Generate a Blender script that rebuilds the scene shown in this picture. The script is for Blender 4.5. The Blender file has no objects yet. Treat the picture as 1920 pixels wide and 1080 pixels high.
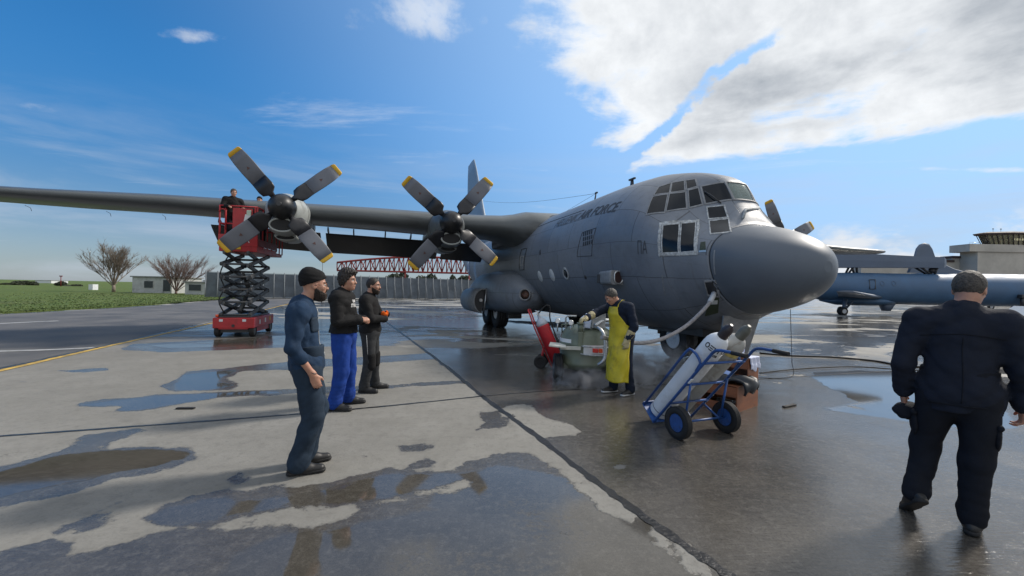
import bpy, bmesh, math, random
import numpy as np
from mathutils import Vector, Matrix, Quaternion
from mathutils.bvhtree import BVHTree
random.seed(7); RNG = np.random.default_rng(7)
PI = math.pi; R = math.radians
scene = bpy.context.scene
COL = scene.collection
V3 = Vector

# ------------------------------------------------------------ camera
CAM_H, FPX, PITCH, ROLL = 1.641, 803.24, 0.0028, 0.0199
_F = V3((0, math.cos(PITCH), math.sin(PITCH)))
_R0 = V3((1, 0, 0)); _U0 = V3((0, -math.sin(PITCH), math.cos(PITCH)))
_R = math.cos(ROLL)*_R0 + math.sin(ROLL)*_U0
_U = -math.sin(ROLL)*_R0 + math.cos(ROLL)*_U0
cam_d = bpy.data.cameras.new('camera'); cam = bpy.data.objects.new('camera', cam_d); COL.objects.link(cam)
cam_d.sensor_width = 36; cam_d.lens = 36*FPX/1920; cam_d.clip_start = .05; cam_d.clip_end = 6000
m = Matrix.Identity(4)
for i in range(3):
    m[i][0], m[i][1], m[i][2] = _R[i], _U[i], -_F[i]
m[0][3], m[1][3], m[2][3] = 0, 0, CAM_H
cam.matrix_world = m
scene.camera = cam
CAMP = V3((0, 0, CAM_H))
def ray(px, py):
    return (_F + _R*((px-960)/FPX) - _U*((py-540)/FPX))
def gp(px, py, z=0.0):            # where the sight line through a photo pixel meets the ground
    d = ray(px, py); t = (z-CAM_H)/d.z
    return CAMP + d*t
def dp(px, py, depth):            # a point at a given distance ahead
    d = ray(px, py); return CAMP + d*(depth/d.y)

# ------------------------------------------------------------ sky, sun, exposure
SUN_EL, SUN_AZ = R(40), R(62)      # azimuth measured from +Y towards +X
world = bpy.data.worlds.new('World'); scene.world = world; world.use_nodes = True
scene.view_settings.view_transform = 'Standard'; scene.view_settings.look = 'None'
scene.view_settings.exposure = 0.47; scene.view_settings.gamma = 1.0
sun_d = bpy.data.lights.new('sun', 'SUN'); sun = bpy.data.objects.new('sun', sun_d); COL.objects.link(sun)
sun_d.energy = 2.7; sun_d.angle = R(7); sun_d.color = (1.0, .93, .84)
sdir = V3((math.sin(SUN_AZ)*math.cos(SUN_EL), math.cos(SUN_AZ)*math.cos(SUN_EL), math.sin(SUN_EL)))
sun.rotation_euler = sdir.to_track_quat('Z', 'Y').to_euler()

class E:                            # tiny expression builder for math nodes
    def __init__(s, nt, sock): s.nt, s.s = nt, sock
    def _m(s, op, *o):
        n = s.nt.nodes.new('ShaderNodeMath'); n.operation = op
        for i, a in enumerate((s,)+o):
            if isinstance(a, E): s.nt.links.new(a.s, n.inputs[i])
            else: n.inputs[i].default_value = a
        return E(s.nt, n.outputs[0])
    def __add__(s, o): return s._m('ADD', o)
    def __sub__(s, o): return s._m('SUBTRACT', o)
    def __mul__(s, o): return s._m('MULTIPLY', o)
    def __truediv__(s, o): return s._m('DIVIDE', o)
    __radd__ = __add__; __rmul__ = __mul__
    def __rsub__(s, o): return (s*-1.0)+o
    def mn(s, o): return s._m('MINIMUM', o)
    def mx(s, o): return s._m('MAXIMUM', o)
    def f(s, op, *o): return s._m(op, *o)
    def step(s, a, b, o0=0., o1=1.):
        n = s.nt.nodes.new('ShaderNodeMapRange'); n.interpolation_type = 'SMOOTHSTEP'
        s.nt.links.new(s.s, n.inputs[0])
        for i, v in enumerate((a, b, o0, o1)): n.inputs[i+1].default_value = v
        return E(s.nt, n.outputs[0])
def comb(nt, x, y, z=0.):
    n = nt.nodes.new('ShaderNodeCombineXYZ')
    for i, a in enumerate((x, y, z)):
        if isinstance(a, E): nt.links.new(a.s, n.inputs[i])
        else: n.inputs[i].default_value = a
    return n.outputs[0]
def noise(nt, vec, scale, detail=6, rough=.55, dist=0., lac=2.0):
    n = nt.nodes.new('ShaderNodeTexNoise')
    if vec is not None: nt.links.new(vec, n.inputs['Vector'])
    n.inputs['Scale'].default_value = scale; n.inputs['Detail'].default_value = detail
    n.inputs['Roughness'].default_value = rough; n.inputs['Distortion'].default_value = dist
    n.inputs['Lacunarity'].default_value = lac
    return E(nt, n.outputs['Fac'])
def mix(nt, fac, a, b):
    n = nt.nodes.new('ShaderNodeMix'); n.data_type = 'RGBA'; n.clamp_factor = True
    for i, v in ((0, fac), (6, a), (7, b)):
        if isinstance(v, E): nt.links.new(v.s, n.inputs[i])
        elif hasattr(v, 'links'): nt.links.new(v, n.inputs[i])
        elif isinstance(v, (int, float)): n.inputs[i].default_value = v
        else: n.inputs[i].default_value = (*v, 1)
    return n.outputs[2]

def build_world():
    nt = world.node_tree; nt.nodes.clear()
    sky = nt.nodes.new('ShaderNodeTexSky'); sky.sky_type = 'NISHITA'; sky.sun_disc = False
    sky.sun_elevation = SUN_EL; sky.sun_rotation = SUN_AZ
    sky.air_density = 1.0; sky.dust_density = .4; sky.ozone_density = 2.5; sky.altitude = 100
    hs = nt.nodes.new('ShaderNodeHueSaturation'); hs.inputs['Saturation'].default_value = 1.12
    hs.inputs['Value'].default_value = 1.0
    nt.links.new(sky.outputs[0], hs.inputs['Color'])
    tc = nt.nodes.new('ShaderNodeTexCoord')
    sp = nt.nodes.new('ShaderNodeSeparateXYZ'); nt.links.new(tc.outputs['Generated'], sp.inputs[0])
    x, y, z = (E(nt, sp.outputs[i]) for i in range(3))
    zz = z.mx(.045)
    X = x/zz; Y = y/zz                                  # a flat cloud layer seen from below
    vec = comb(nt, X, Y, 0.)
    n1 = noise(nt, vec, 1.5, 10, .6, .25)
    dvec = comb(nt, x, y, z)
    n2 = noise(nt, dvec, 9., 8, .6, .2)
    nlow = noise(nt, vec, .55, 3, .5)
    sd1 = (X+.10)*.906 - (Y-1.45)*.424
    sd2 = (X-.95)*-.525 - (Y-3.6)*.85
    wedge = sd1.mn(sd2)
    gapd = ((X-.93) + (Y-2.2)*.06 + (n2-.5)*.35)
    gap = (gapd*gapd*-260.).f('EXPONENT') * Y.step(1.35, 1.9) * .72
    body = wedge.step(-.30, .45) * 1.0
    n3 = noise(nt, dvec, 30., 6, .62)
    dens = (body*.95 + (n1-.5)*1.9 + (n2-.5)*.7 + (n3-.5)*.22 - gap*1.1).step(.34, .80) * wedge.step(-.55, -.1)
    # thin veil + wisps elsewhere
    wv = noise(nt, comb(nt, X*.5, Y*1.4, 3.), .9, 9, .66, .5)
    wz = noise(nt, comb(nt, X*.3, Y*.3, 9.), 1.0, 2, .5)
    wisp = (wv+(wz-.5)*.6).step(.60, .80)*.55
    # specific small tufts left of the main bank
    def tuft(px, py, sx, sy):
        d = ray(px, py); tx, ty = d.x/d.z, d.y/d.z
        a = (X-tx)/sx; b = (Y-ty)/sy
        return ((a*a+b*b)*-1.).f('EXPONENT')
    tf = tuft(800, 25, .2, .2)*1.5 + tuft(372, 70, .2, .09) + tuft(40, 200, .3, .15)*.5 + tuft(1850, 318, 1.2, .1)
    tuftm = (tf*.8 + (n1-.5)*1.9 + (n2-.5)*1.5+(n3-.5)*.6).step(.50, 1.15)*.6
    # low cumulus bank near the horizon, in azimuth / elevation
    az = x/(y.mx(.05))
    el = z
    hv = comb(nt, az*3.2, el*13., 1.7)
    hn = noise(nt, hv, 1.4, 9, .58, .1)
    bank = (az.step(.60, .85)*1.0 + .15)
    lowb = (hn + (0.125-el)*4.2*bank).step(.56, .74) * el.step(.16, .10) * az.step(.45, .75) * y.step(0., .1)
    # streaky pale veil low on the left
    hv2 = comb(nt, az*1.3, el*15., 4.2)
    hn2 = noise(nt, hv2, 1.1, 7, .6, .3)
    veil = hn2.step(.42, .72)*el.step(.36, .12)*.5
    haze = el.step(.22, -.01)*.5
    m1 = dens.mx(tuftm).mx(wisp*.5)
    # shade inside the thick cloud
    shade = (noise(nt, vec, 1.1, 7, .55, .2) - (n2-.5)*.25)
    thick = wedge.step(.05, .9)
    shm = (shade.step(.42, .66)*thick*.62 + thick*.12)
    sunside = (x*.75+y*.45).step(.3, 1.1)
    fine = (n2-.5)*1.5+(n3-.5)*.5+(n1-.5)*1.1
    shm = (shm + fine*.75 + .10)
    cbright = mix(nt, shm, (6.9, 7.1, 7.3), (2.9, 3.2, 3.6))
    lowm = el.step(.02, .42)
    tint = mix(nt, lowm, (.47, .52, .62), (.32, .84, 1.10))
    mu = nt.nodes.new('ShaderNodeMix'); mu.data_type = 'RGBA'; mu.blend_type = 'MULTIPLY'; mu.inputs[0].default_value = 1.
    nt.links.new(hs.outputs[0], mu.inputs[6]); nt.links.new(tint, mu.inputs[7])
    sd_ = x*float(sdir.x)+y*float(sdir.y)+z*float(sdir.z)
    glow = sd_.step(.05, 1.1)
    c0 = mix(nt, glow*.8, mu.outputs[2], (3.7, 5.5, 8.0))
    c = mix(nt, haze*.6, c0, (2.6, 3.4, 4.6))
    c = mix(nt, veil*.85, c, (3.9, 4.4, 5.2))
    c = mix(nt, lowb*.93, c, (5.9, 6.1, 6.4))
    c = mix(nt, m1, c, cbright)
    # below the horizon
    c = mix(nt, z.step(.0, -.02), c, (1.8, 1.9, 2.0))
    bg = nt.nodes.new('ShaderNodeBackground'); bg.inputs[1].default_value = .1
    nt.links.new(c, bg.inputs[0])
    out = nt.nodes.new('ShaderNodeOutputWorld'); nt.links.new(bg.outputs[0], out.inputs[0])
build_world()

# ------------------------------------------------------------ materials
MATS = {}
def mat(name, col=(.5, .5, .5), rough=.5, metal=0., var=.12, scale=4., bump=0., bscale=40., dirt=None, dscale=1.5, damt=.5, spec=.5, alpha=1., trans=0., coat=0., stretch=(1, 1, 1)):
    if name in MATS: return MATS[name]
    M = bpy.data.materials.new(name); M.use_nodes = True; nt = M.node_tree
    b = nt.nodes['Principled BSDF']
    tc = nt.nodes.new('ShaderNodeTexCoord')
    mp = nt.nodes.new('ShaderNodeMapping'); nt.links.new(tc.outputs['Object'], mp.inputs[0]); mp.inputs['Scale'].default_value = stretch
    v = mp.outputs[0]
    n = noise(nt, v, scale, 6, .6)
    c0 = tuple(x*(1-var) for x in col); c1 = tuple(min(1, x*(1+var)) for x in col)
    c = mix(nt, n.step(.3, .7), c0, c1)
    if dirt:
        d = noise(nt, v, dscale, 8, .65, .4)
        c = mix(nt, d.step(.5, .72)*damt, c, dirt)
    nt.links.new(c, b.inputs['Base Color'])
    r = n.step(.25, .75, max(.02, rough-.08), min(1, rough+.08)); nt.links.new(r.s, b.inputs['Roughness'])
    b.inputs['Metallic'].default_value = metal; b.inputs['Specular IOR Level'].default_value = spec
    if coat: b.inputs['Coat Weight'].default_value = coat
    if trans: b.inputs['Transmission Weight'].default_value = trans
    if alpha < 1: b.inputs['Alpha'].default_value = alpha
    if bump:
        bn = noise(nt, v, bscale, 5, .6)
        bp = nt.nodes.new('ShaderNodeBump'); bp.inputs['Strength'].default_value = bump; bp.inputs['Distance'].default_value = .01
        nt.links.new(bn.s, bp.inputs['Height']); nt.links.new(bp.outputs[0], b.inputs['Normal'])
    MATS[name] = M
    return M

# ------------------------------------------------------------ mesh helpers
class MB:
    def __init__(s): s.v = []; s.f = []; s.mi = []; s.sm = []; s.cur = 0; s.uv = None
    def add(s, vs, fs, smooth=False):
        o = len(s.v); s.v += [tuple(p) for p in vs]
        for f in fs: s.f.append(tuple(i+o for i in f)); s.mi.append(s.cur); s.sm.append(smooth)
        return s
    def box(s, c, d, rot=None, bev=0.):
        c = V3(c); hx, hy, hz = d[0]/2, d[1]/2, d[2]/2
        if bev <= 0:
            P = [V3((sx*hx, sy*hy, sz*hz)) for sz in (-1, 1) for sy in (-1, 1) for sx in (-1, 1)]
            F = [(0, 2, 3, 1), (4, 5, 7, 6), (0, 1, 5, 4), (2, 6, 7, 3), (0, 4, 6, 2), (1, 3, 7, 5)]
        else:
            b = min(bev, hx*.9, hy*.9, hz*.9); bm = bmesh.new(); bmesh.ops.create_cube(bm, size=1)
            for v in bm.verts: v.co = V3((v.co.x*d[0], v.co.y*d[1], v.co.z*d[2]))
            bmesh.ops.bevel(bm, geom=bm.edges[:], offset=b, segments=2, profile=.5, affect='EDGES')
            bm.verts.ensure_lookup_table(); P = [v.co.copy() for v in bm.verts]; F = [tuple(v.index for v in f.verts) for f in bm.faces]; bm.free()
        if rot is not None: P = [rot @ p for p in P]
        return s.add([p+c for p in P], F)
    def loft(s, rings, cap0=True, cap1=True, closed=True, smooth=True):
        n = len(rings[0]); o = [p for r in rings for p in r]; F = []
        for i in range(len(rings)-1):
            for j in range(n if closed else n-1):
                k = (j+1) % n; F.append((i*n+j, i*n+k, (i+1)*n+k, (i+1)*n+j))
        s.add(o, F, smooth)
        b = len(s.v)-len(o)
        if cap0: s.f.append(tuple(b+j for j in range(n))[::-1]); s.mi.append(s.cur); s.sm.append(False)
        if cap1: s.f.append(tuple(b+(len(rings)-1)*n+j for j in range(n))); s.mi.append(s.cur); s.sm.append(False)
        return s
    def cyl(s, a, b, r0, r1=None, n=16, caps=True, smooth=True):
        a, b = V3(a), V3(b); r1 = r0 if r1 is None else r1
        q = (b-a).to_track_quat('Z', 'Y')
        rs = [[c + q @ V3((r*math.cos(2*PI*i/n), r*math.sin(2*PI*i/n), 0)) for i in range(n)] for c, r in ((a, r0), (b, r1))]
        return s.loft(rs, caps, caps, True, smooth)
    def lathe(s, a, d, prof, n=24, smooth=True, cap=True):   # profile of (along, radius)
        a = V3(a); q = V3(d).to_track_quat('Z', 'Y')
        rs = [[a + q @ V3((r*math.cos(2*PI*i/n), r*math.sin(2*PI*i/n), h)) for i in range(n)] for h, r in prof]
        return s.loft(rs, cap, cap, True, smooth)
    def tube(s, pts, r, n=8, smooth=True, caps=True, closed=False):
        P = [V3(p) for p in pts]; rs = []; up = None; m_ = len(P)
        for i, p in enumerate(P):
            if closed: t = (P[(i+1) % m_]-P[i-1]).normalized()
            else: t = (P[min(i+1, m_-1)]-P[max(i-1, 0)]).normalized()
            if up is None:
                up = V3((0, 0, 1)) if abs(t.z) < .9 else V3((1, 0, 0))
            a = (up - t*up.dot(t)); a = a.normalized() if a.length > 1e-6 else t.orthogonal().normalized()
            up = a; b = t.cross(a); rr = r[i] if isinstance(r, (list, tuple)) else r
            rs.append([p + a*(rr*math.cos(2*PI*j/n)) + b*(rr*math.sin(2*PI*j/n)) for j in range(n)])
        if closed: rs.append(rs[0]); caps = False
        return s.loft(rs, caps, caps, True, smooth)
    def sph(s, c, r, n=16, m_=10, rot=None):
        c = V3(c); r = (r, r, r) if isinstance(r, (int, float)) else r; rs = []
        for i in range(m_+1):
            ph = -PI/2 + PI*i/m_; ph = max(min(ph, PI/2-.02), -PI/2+.02)
            ring = [V3((r[0]*math.cos(ph)*math.cos(2*PI*j/n), r[1]*math.cos(ph)*math.sin(2*PI*j/n), r[2]*math.sin(ph))) for j in range(n)]
            if rot is not None: ring = [rot @ p for p in ring]
            rs.append([p+c for p in ring])
        return s.loft(rs)
    def prism(s, poly, ax, lo, hi, smooth=False):    # polygon in the two other axes, extruded along ax
        def mk(p, t):
            l = list(p); l.insert(ax, t); return tuple(l)
        n = len(poly); vs = [mk(p, lo) for p in poly]+[mk(p, hi) for p in poly]
        fs = [tuple(range(n))[::-1], tuple(range(n, 2*n))]+[(i, (i+1) % n, n+(i+1) % n, n+i) for i in range(n)]
        return s.add(vs, fs, smooth)
    def xf(s, M, start=0):
        s.v = s.v[:start]+[tuple(M @ V3(p)) for p in s.v[start:]]; return s
    def build(s, name, mats, parent=None, fix=True):
        me = bpy.data.meshes.new(name); me.from_pydata(s.v, [], s.f)
        if not isinstance(mats, (list, tuple)): mats = [mats]
        for m_ in mats: me.materials.append(m_)
        me.polygons.foreach_set('material_index', s.mi); me.polygons.foreach_set('use_smooth', s.sm)
        me.update()
        if fix:
            bm = bmesh.new(); bm.from_mesh(me); bmesh.ops.recalc_face_normals(bm, faces=bm.faces[:]); bm.to_mesh(me); bm.free()
        o = bpy.data.objects.new(name, me); COL.objects.link(o)
        if parent is not None: o.parent = parent
        return o
def empty(name, loc=(0, 0, 0), rz=0.):
    o = bpy.data.objects.new(name, None); COL.objects.link(o); o.location = loc; o.rotation_euler = (0, 0, rz); o.empty_display_size = .2
    return o
def tag(o, label=None, cat=None, group=None, kind=None):
    if label: o['label'] = label
    if cat: o['category'] = cat
    if group: o['group'] = group
    if kind: o['kind'] = kind
    return o
def dup(o, parent=None):
    c = o.copy(); COL.objects.link(c); c.parent = parent
    for ch in list(o.children): dup(ch, c)
    return c
def text_mesh(txt, size, bold=0.):
    cu = bpy.data.curves.new('lettering', 'FONT'); cu.body = txt; cu.size = size; cu.offset = bold; cu.resolution_u = 3
    ob = bpy.data.objects.new('lettering', cu); COL.objects.link(ob)
    bpy.context.view_layer.update()
    me = bpy.data.meshes.new_from_object(ob)
    vs = [v.co.copy() for v in me.vertices]; fs = [tuple(p.vertices) for p in me.polygons]
    bpy.data.objects.remove(ob); bpy.data.meshes.remove(me); bpy.data.curves.remove(cu)
    return vs, fs
def text_obj(name, txt, size, M, mt, parent, bold=0., fn=None, cuts=0, shear=0., center=True):
    vs, fs = text_mesh(txt, size, bold)
    if center:
        xs = [v.x for v in vs]; cx = (min(xs)+max(xs))/2
        for v in vs: v.x -= cx
    me = bpy.data.meshes.new(name); me.from_pydata([tuple(v) for v in vs], [], fs)
    if cuts:
        bm = bmesh.new(); bm.from_mesh(me); bmesh.ops.triangulate(bm, faces=bm.faces[:])
        for _ in range(cuts): bmesh.ops.subdivide_edges(bm, edges=[e for e in bm.edges if e.calc_length() > size*.12], cuts=1)
        bmesh.ops.triangulate(bm, faces=bm.faces[:]); bm.to_mesh(me); bm.free()
    for v in me.vertices:
        v.co = fn(v.co.x+shear*v.co.y, v.co.y) if fn else M @ V3((v.co.x+shear*v.co.y, v.co.y, 0))
    me.materials.append(mt); me.update()
    o = bpy.data.objects.new(name, me); COL.objects.link(o); o.parent = parent
    return o
def arc(c, r, a0, a1, n, ax=(V3((1, 0, 0)), V3((0, 0, 1)))):
    return [V3(c)+ax[0]*(r*math.cos(a0+(a1-a0)*i/n))+ax[1]*(r*math.sin(a0+(a1-a0)*i/n)) for i in range(n+1)]
def smooth_path(pts, k=6):
    P = [V3(p) for p in pts]; out = []
    for i in range(len(P)-1):
        p0, p1, p2, p3 = P[max(i-1, 0)], P[i], P[i+1], P[min(i+2, len(P)-1)]
        for j in range(k):
            t = j/k
            out.append(.5*((2*p1)+(p2-p0)*t+(2*p0-5*p1+4*p2-p3)*t*t+(3*p1-p0-3*p2+p3)*t**3))
    out.append(P[-1]); return out
# ============================================================ GROUND
def sdf_poly(X, Y, poly):
    P = np.array(poly); n = len(P); d = np.full(X.shape, 1e9); ins = np.zeros(X.shape, bool)
    for i in range(n):
        a, b = P[i], P[(i+1) % n]; e = b-a; wx, wy = X-a[0], Y-a[1]
        t = np.clip((wx*e[0]+wy*e[1])/max(e@e, 1e-9), 0, 1)
        d = np.minimum(d, (wx-e[0]*t)**2+(wy-e[1]*t)**2)
        c = ((a[1] > Y) != (b[1] > Y)); 
        xi = (b[0]-a[0])*(Y-a[1])/((b[1]-a[1]) if abs(b[1]-a[1]) > 1e-9 else 1e-9)+a[0]
        ins ^= c & (X < xi)
    d = np.sqrt(d); return np.where(ins, -d, d)
def L(pts):     # left-half detail coordinates -> ground
    return [gp(x/2, 640+y/2).to_2d()[:] for x, y in pts]
def Rr(pts):    # right-half detail coordinates -> ground
    return [gp(960+x/2, 640+y/2).to_2d()[:] for x, y in pts]
WET = [
 L([(-300,540),(0,470),(130,435),(230,405),(300,375),(300,350),(560,322),(575,325),(540,345),(430,375),(420,400),(560,400),(720,395),(750,412),(735,440),(640,475),(480,510),(380,535),(240,580),(140,590),(40,620),(-300,700)]),
 L([(530,655),(620,605),(790,575),(900,555),(1060,545),(1200,535),(1400,480),(1470,470),(1560,490),(1700,480),(1800,430),(1920,400),(2000,420),(2200,560),(2300,700),(1780,560),(1780,512),(1690,532),(1590,572),(1520,582),(1350,605),(1200,622),(1100,622),(1000,642),(800,688),(650,703),(560,678)]),
 L([(-300,900),(0,795),(100,755),(190,735),(240,745),(260,765),(285,800),(320,790),(440,780),(540,740),(640,715),(760,700),(870,708),(1060,688),(1090,707),(1200,693),(1290,668),(1340,637),(1500,590),(1595,577),(1690,567),(1780,550),(2000,520),(2400,700),(2900,1100),(-600,1300)]),
 L([(215,710),(280,655),(330,635),(410,655),(425,675),(380,700),(290,715)]),
 L([(275,240),(330,225),(500,210),(640,195),(800,190),(1080,178),(1500,160),(1800,140),(1800,155),(1085,200),(900,205),(780,215),(640,240),(540,262),(430,262),(460,245),(380,248)]),
 L([(640,150),(700,115),(900,95),(1085,75),(1700,40),(1720,60),(1085,105),(900,112),(850,140),(900,165),(870,180),(640,192),(600,170)]),
 L([(230,110),(400,100),(420,110),(290,118)]),
 L([(1470,405),(1500,395),(1625,392),(1610,405),(1500,416)]),
 L([(1345,425),(1390,420),(1395,432),(1355,434)]),
 L([(1770,258),(1830,250),(1890,295),(1870,325),(1800,328),(1830,300)]),
 L([(1555,455),(1600,440),(1635,455),(1620,475),(1560,475)]),
 L([(870,480),(930,476),(925,487),(880,488)]), L([(795,485),(845,480),(840,492),(800,494)]),
 L([(410,610),(480,585),(470,600),(420,615)]), L([(860,525),(940,508),(935,522),(870,530)]),
 L([(950,-14),(1180,-30),(2200,-80),(2200,-20),(1900,10),(1100,22),(620,42),(450,30),(500,10)]),
]
DRY_R = [
 Rr([(-10,240),(60,238),(110,275),(160,300),(210,310),(260,335),(312,388),(280,382),(250,355),(130,362),(60,330),(0,272)]),
 Rr([(-20,295),(0,300),(110,372),(118,398),(0,415),(-60,420)]),
 Rr([(325,462),(400,462),(465,485),(440,492),(380,478)]), Rr([(360,432),(410,436),(400,444)]), Rr([(820,812),(840,820),(835,840)]), Rr([(868,800),(890,805),(885,835)]),
 Rr([(-120,-60),(60,-60),(0,-30),(-120,-35)]),
]
SEAM2 = [(720,600),(760,630),(905,743),(1100,890),(1370,1085),(1700,1330)]
POOL = [
 L([(-300,560),(0,490),(230,420),(400,405),(640,403),(735,412),(700,440),(600,465),(480,490),(300,525),(100,560),(-300,660)]),
 L([(540,655),(640,615),(800,590),(1000,590),(1200,560),(1400,505),(1480,495),(1780,495),(1900,450),(1950,500),(1760,512),(1590,565),(1350,600),(1100,618),(900,655),(700,690),(600,685)]),
 L([(700,1000),(900,790),(1060,720),(1300,700),(1500,650),(1800,600),(2250,690),(2550,900),(2800,1150),(500,1300)]),
 L([(300,238),(500,214),(640,202),(830,192),(1000,184),(1070,192),(880,203),(640,236),(520,258),(440,258),(470,243)]),
 L([(690,125),(900,105),(840,130),(820,150),(880,165),(760,186),(650,185)]),
 L([(960,-10),(2200,-70),(2200,-30),(1100,12),(640,25),(560,15)]),
 Rr([(1130,115),(1300,108),(1500,112),(1800,140),(1900,330),(1600,320),(1420,290),(1130,255),(1300,230),(1190,175),(1120,135)]),
 Rr([(230,515),(330,560),(560,700),(700,800),(840,900),(700,1000),(-300,1000),(-300,500),(0,470)]),
]
xs = np.concatenate([-np.geomspace(12, 2500, 46)[::-1], np.arange(-11.86, 13.9, .14), np.geomspace(14, 2500, 46)])
ys = np.concatenate([-np.geomspace(2, 2500, 24)[::-1], np.arange(-1.5, 1, .5), np.arange(1.2, 15, .14), np.geomspace(15.2, 2800, 60)])
GX, GY = np.meshgrid(xs, ys)
wet = np.full(GX.shape, 9.); pool = np.full(GX.shape, 9.)
near = (np.abs(GX) < 40) & (GY < 60)
nx, ny = GX[near], GY[near]
w = np.full(nx.shape, 9.)
for p in WET: w = np.minimum(w, sdf_poly(nx, ny, p))
# right of the long joint the slab is damp all over
s2 = [gp(*p) for p in SEAM2]
rp = [(p.x, p.y) for p in s2]+[(40, -3), (60, 10), (60, 60), (rp0 := s2[0].x-4, 60)]
w = np.minimum(w, sdf_poly(nx, ny, rp))
for p in DRY_R: w = np.maximum(w, -sdf_poly(nx, ny, p))
q = np.full(nx.shape, 9.)
for p in POOL: q = np.minimum(q, sdf_poly(nx, ny, p))
wet[near] = np.clip(w, -1.2, 1.2); pool[near] = np.clip(q, -1.2, 1.2)
wet = np.clip(wet, -1.2, 1.2); pool = np.clip(pool, -1.2, 1.2)
farm = np.clip((GY-9.5)/6., 0, 1)
NX, NY = len(xs), len(ys)
me = bpy.data.meshes.new('ground')
vv = np.stack([GX.ravel(), GY.ravel(), np.zeros(GX.size)], 1)
I = np.arange(NX*NY).reshape(NY, NX); fc = np.stack([I[:-1, :-1], I[:-1, 1:], I[1:, 1:], I[1:, :-1]], -1).reshape(-1, 4)
me.from_pydata(vv.tolist(), [], fc.tolist())
for nme, a in (('wet', wet), ('pool', pool), ('far', farm)):
    at_ = me.attributes.new(nme, 'FLOAT', 'POINT'); at_.data.foreach_set('value', a.ravel().astype(np.float32))
ground = bpy.data.objects.new('concrete_apron', me); COL.objects.link(ground); tag(ground, kind='structure')
def ground_mat():
    M = bpy.data.materials.new('wet_concrete'); M.use_nodes = True; nt = M.node_tree; b = nt.nodes['Principled BSDF']
    def attr(n):
        a = nt.nodes.new('ShaderNodeAttribute'); a.attribute_name = n; return E(nt, a.outputs['Fac'])
    tc = nt.nodes.new('ShaderNodeTexCoord'); v = tc.outputs['Object']
    wet, pool, far = attr('wet'), attr('pool'), attr('far')
    nA = noise(nt, v, 1.6, 8, .62, .2); nB = noise(nt, v, 9., 7, .65); nC = noise(nt, v, 55., 5, .6); nD = noise(nt, v, .22, 4, .5, .3); nF = noise(nt, v, 260., 2, .5)
    edge = (nA-.5)*.42 + (nB-.5)*.16
    W = (wet+edge*(1.-far)).step(.02, -.02)
    # little drips and footprints on the dry part
    sp = (noise(nt, v, 3.1, 5, .6, .5)+(noise(nt, v, .5, 2)-.5)*.5).step(.735, .75)
    # far apron: broad shallow sheets of water
    mp = nt.nodes.new('ShaderNodeMapping'); nt.links.new(v, mp.inputs[0]); mp.inputs['Scale'].default_value = (.16, .34, 1); mp.inputs['Rotation'].default_value = (0, 0, .25)
    fn = noise(nt, mp.outputs[0], 1., 9, .62, .6)
    farwet = fn.step(.43, .47)
    farpool = fn.step(.505, .535)
    sepx = nt.nodes.new('ShaderNodeSeparateXYZ'); nt.links.new(v, sepx.inputs[0])
    gx, gy = E(nt, sepx.outputs[0]), E(nt, sepx.outputs[1])
    isl = (noise(nt, v, 1.1, 9, .66, .4)+(noise(nt, v, .35, 2, .5)-.5)*.5).step(.625, .645)*(gy-gx*.5).step(3.4, 4.2)
    W = W*(1.-isl*wet.step(-.15, -.3)*gx.step(.5, 1.5))
    Wf = W.mx(sp*.8)*(1.-far) + farwet*far
    P = (pool+edge*.6).step(.03, -.03)*(1.-far) + farpool*far
    spk = noise(nt, v, 16., 9, .78)
    P = P*Wf*(1.-spk.step(.50, .62)*(1.-far)*.6*pool.step(-.35, -.8)*gx.step(2.2, 1.2))
    # film of water on the damp slab at the right, broken up by grain
    film = (noise(nt, v, .8, 7, .62, .3)).step(.40, .60)*Wf
    dry = mix(nt, (nA*.5+nD*.5).step(.35, .65), (.265, .258, .236), (.375, .366, .338))
    dry = mix(nt, nB.step(.45, .75)*.45, dry, (.13, .125, .115))
    dry = mix(nt, spk.step(.52, .66)*.5, dry, (.15, .145, .132))
    dry = mix(nt, nC.step(.5, .8)*.7, dry, (.14, .138, .13))
    dry = mix(nt, nF.step(.62, .75)*.35, dry, (.08, .078, .075))
    dry = mix(nt, noise(nt, v, .9, 6, .6, 1.).step(.60, .8)*.35, dry, (.095, .088, .078))
    wetc = mix(nt, nA.step(.3, .7), (.048, .043, .037), (.092, .083, .07))
    wetc = mix(nt, spk.step(.46, .66)*.75, wetc, (.135, .125, .11))
    wetc = mix(nt, nC.step(.4, .7)*.6, wetc, (.035, .032, .03))
    wetc = mix(nt, nF.step(.5, .7)*.5, wetc, (.14, .13, .115))
    rim = ((wet+edge).step(-.25, .02))*(1.-far)
    dry = mix(nt, rim*.5, dry, (.115, .11, .098))
    vo = nt.nodes.new('ShaderNodeTexVoronoi'); vo.feature = 'DISTANCE_TO_EDGE'; vo.inputs['Scale'].default_value = .55
    wv_ = nt.nodes.new('ShaderNodeVectorMath'); wv_.operation = 'ADD'; nt.links.new(v, wv_.inputs[0]); nt.links.new(comb(nt, (nA-.5)*1.6, (nB-.5)*.5, 0.), wv_.inputs[1]); nt.links.new(wv_.outputs[0], vo.inputs['Vector'])
    crack = E(nt, vo.outputs['Distance']).step(.006, .002)*nD.step(.48, .62)*(1.-far)
    dry = mix(nt, crack*.6, dry, (.05, .048, .045))
    c = mix(nt, Wf, dry, wetc)
    c = mix(nt, P*.35, c, (.05, .045, .034))
    c = mix(nt, nF.step(.6, .72)*Wf*(1.-far)*.5, c, (.17, .165, .155))
    nt.links.new(c, b.inputs['Base Color'])
    rdamp = film*-.15+.235 + (nC-.5)*.08
    rough = (.8-(nB-.5)*.2)*(1.-Wf) + rdamp*Wf
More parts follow.
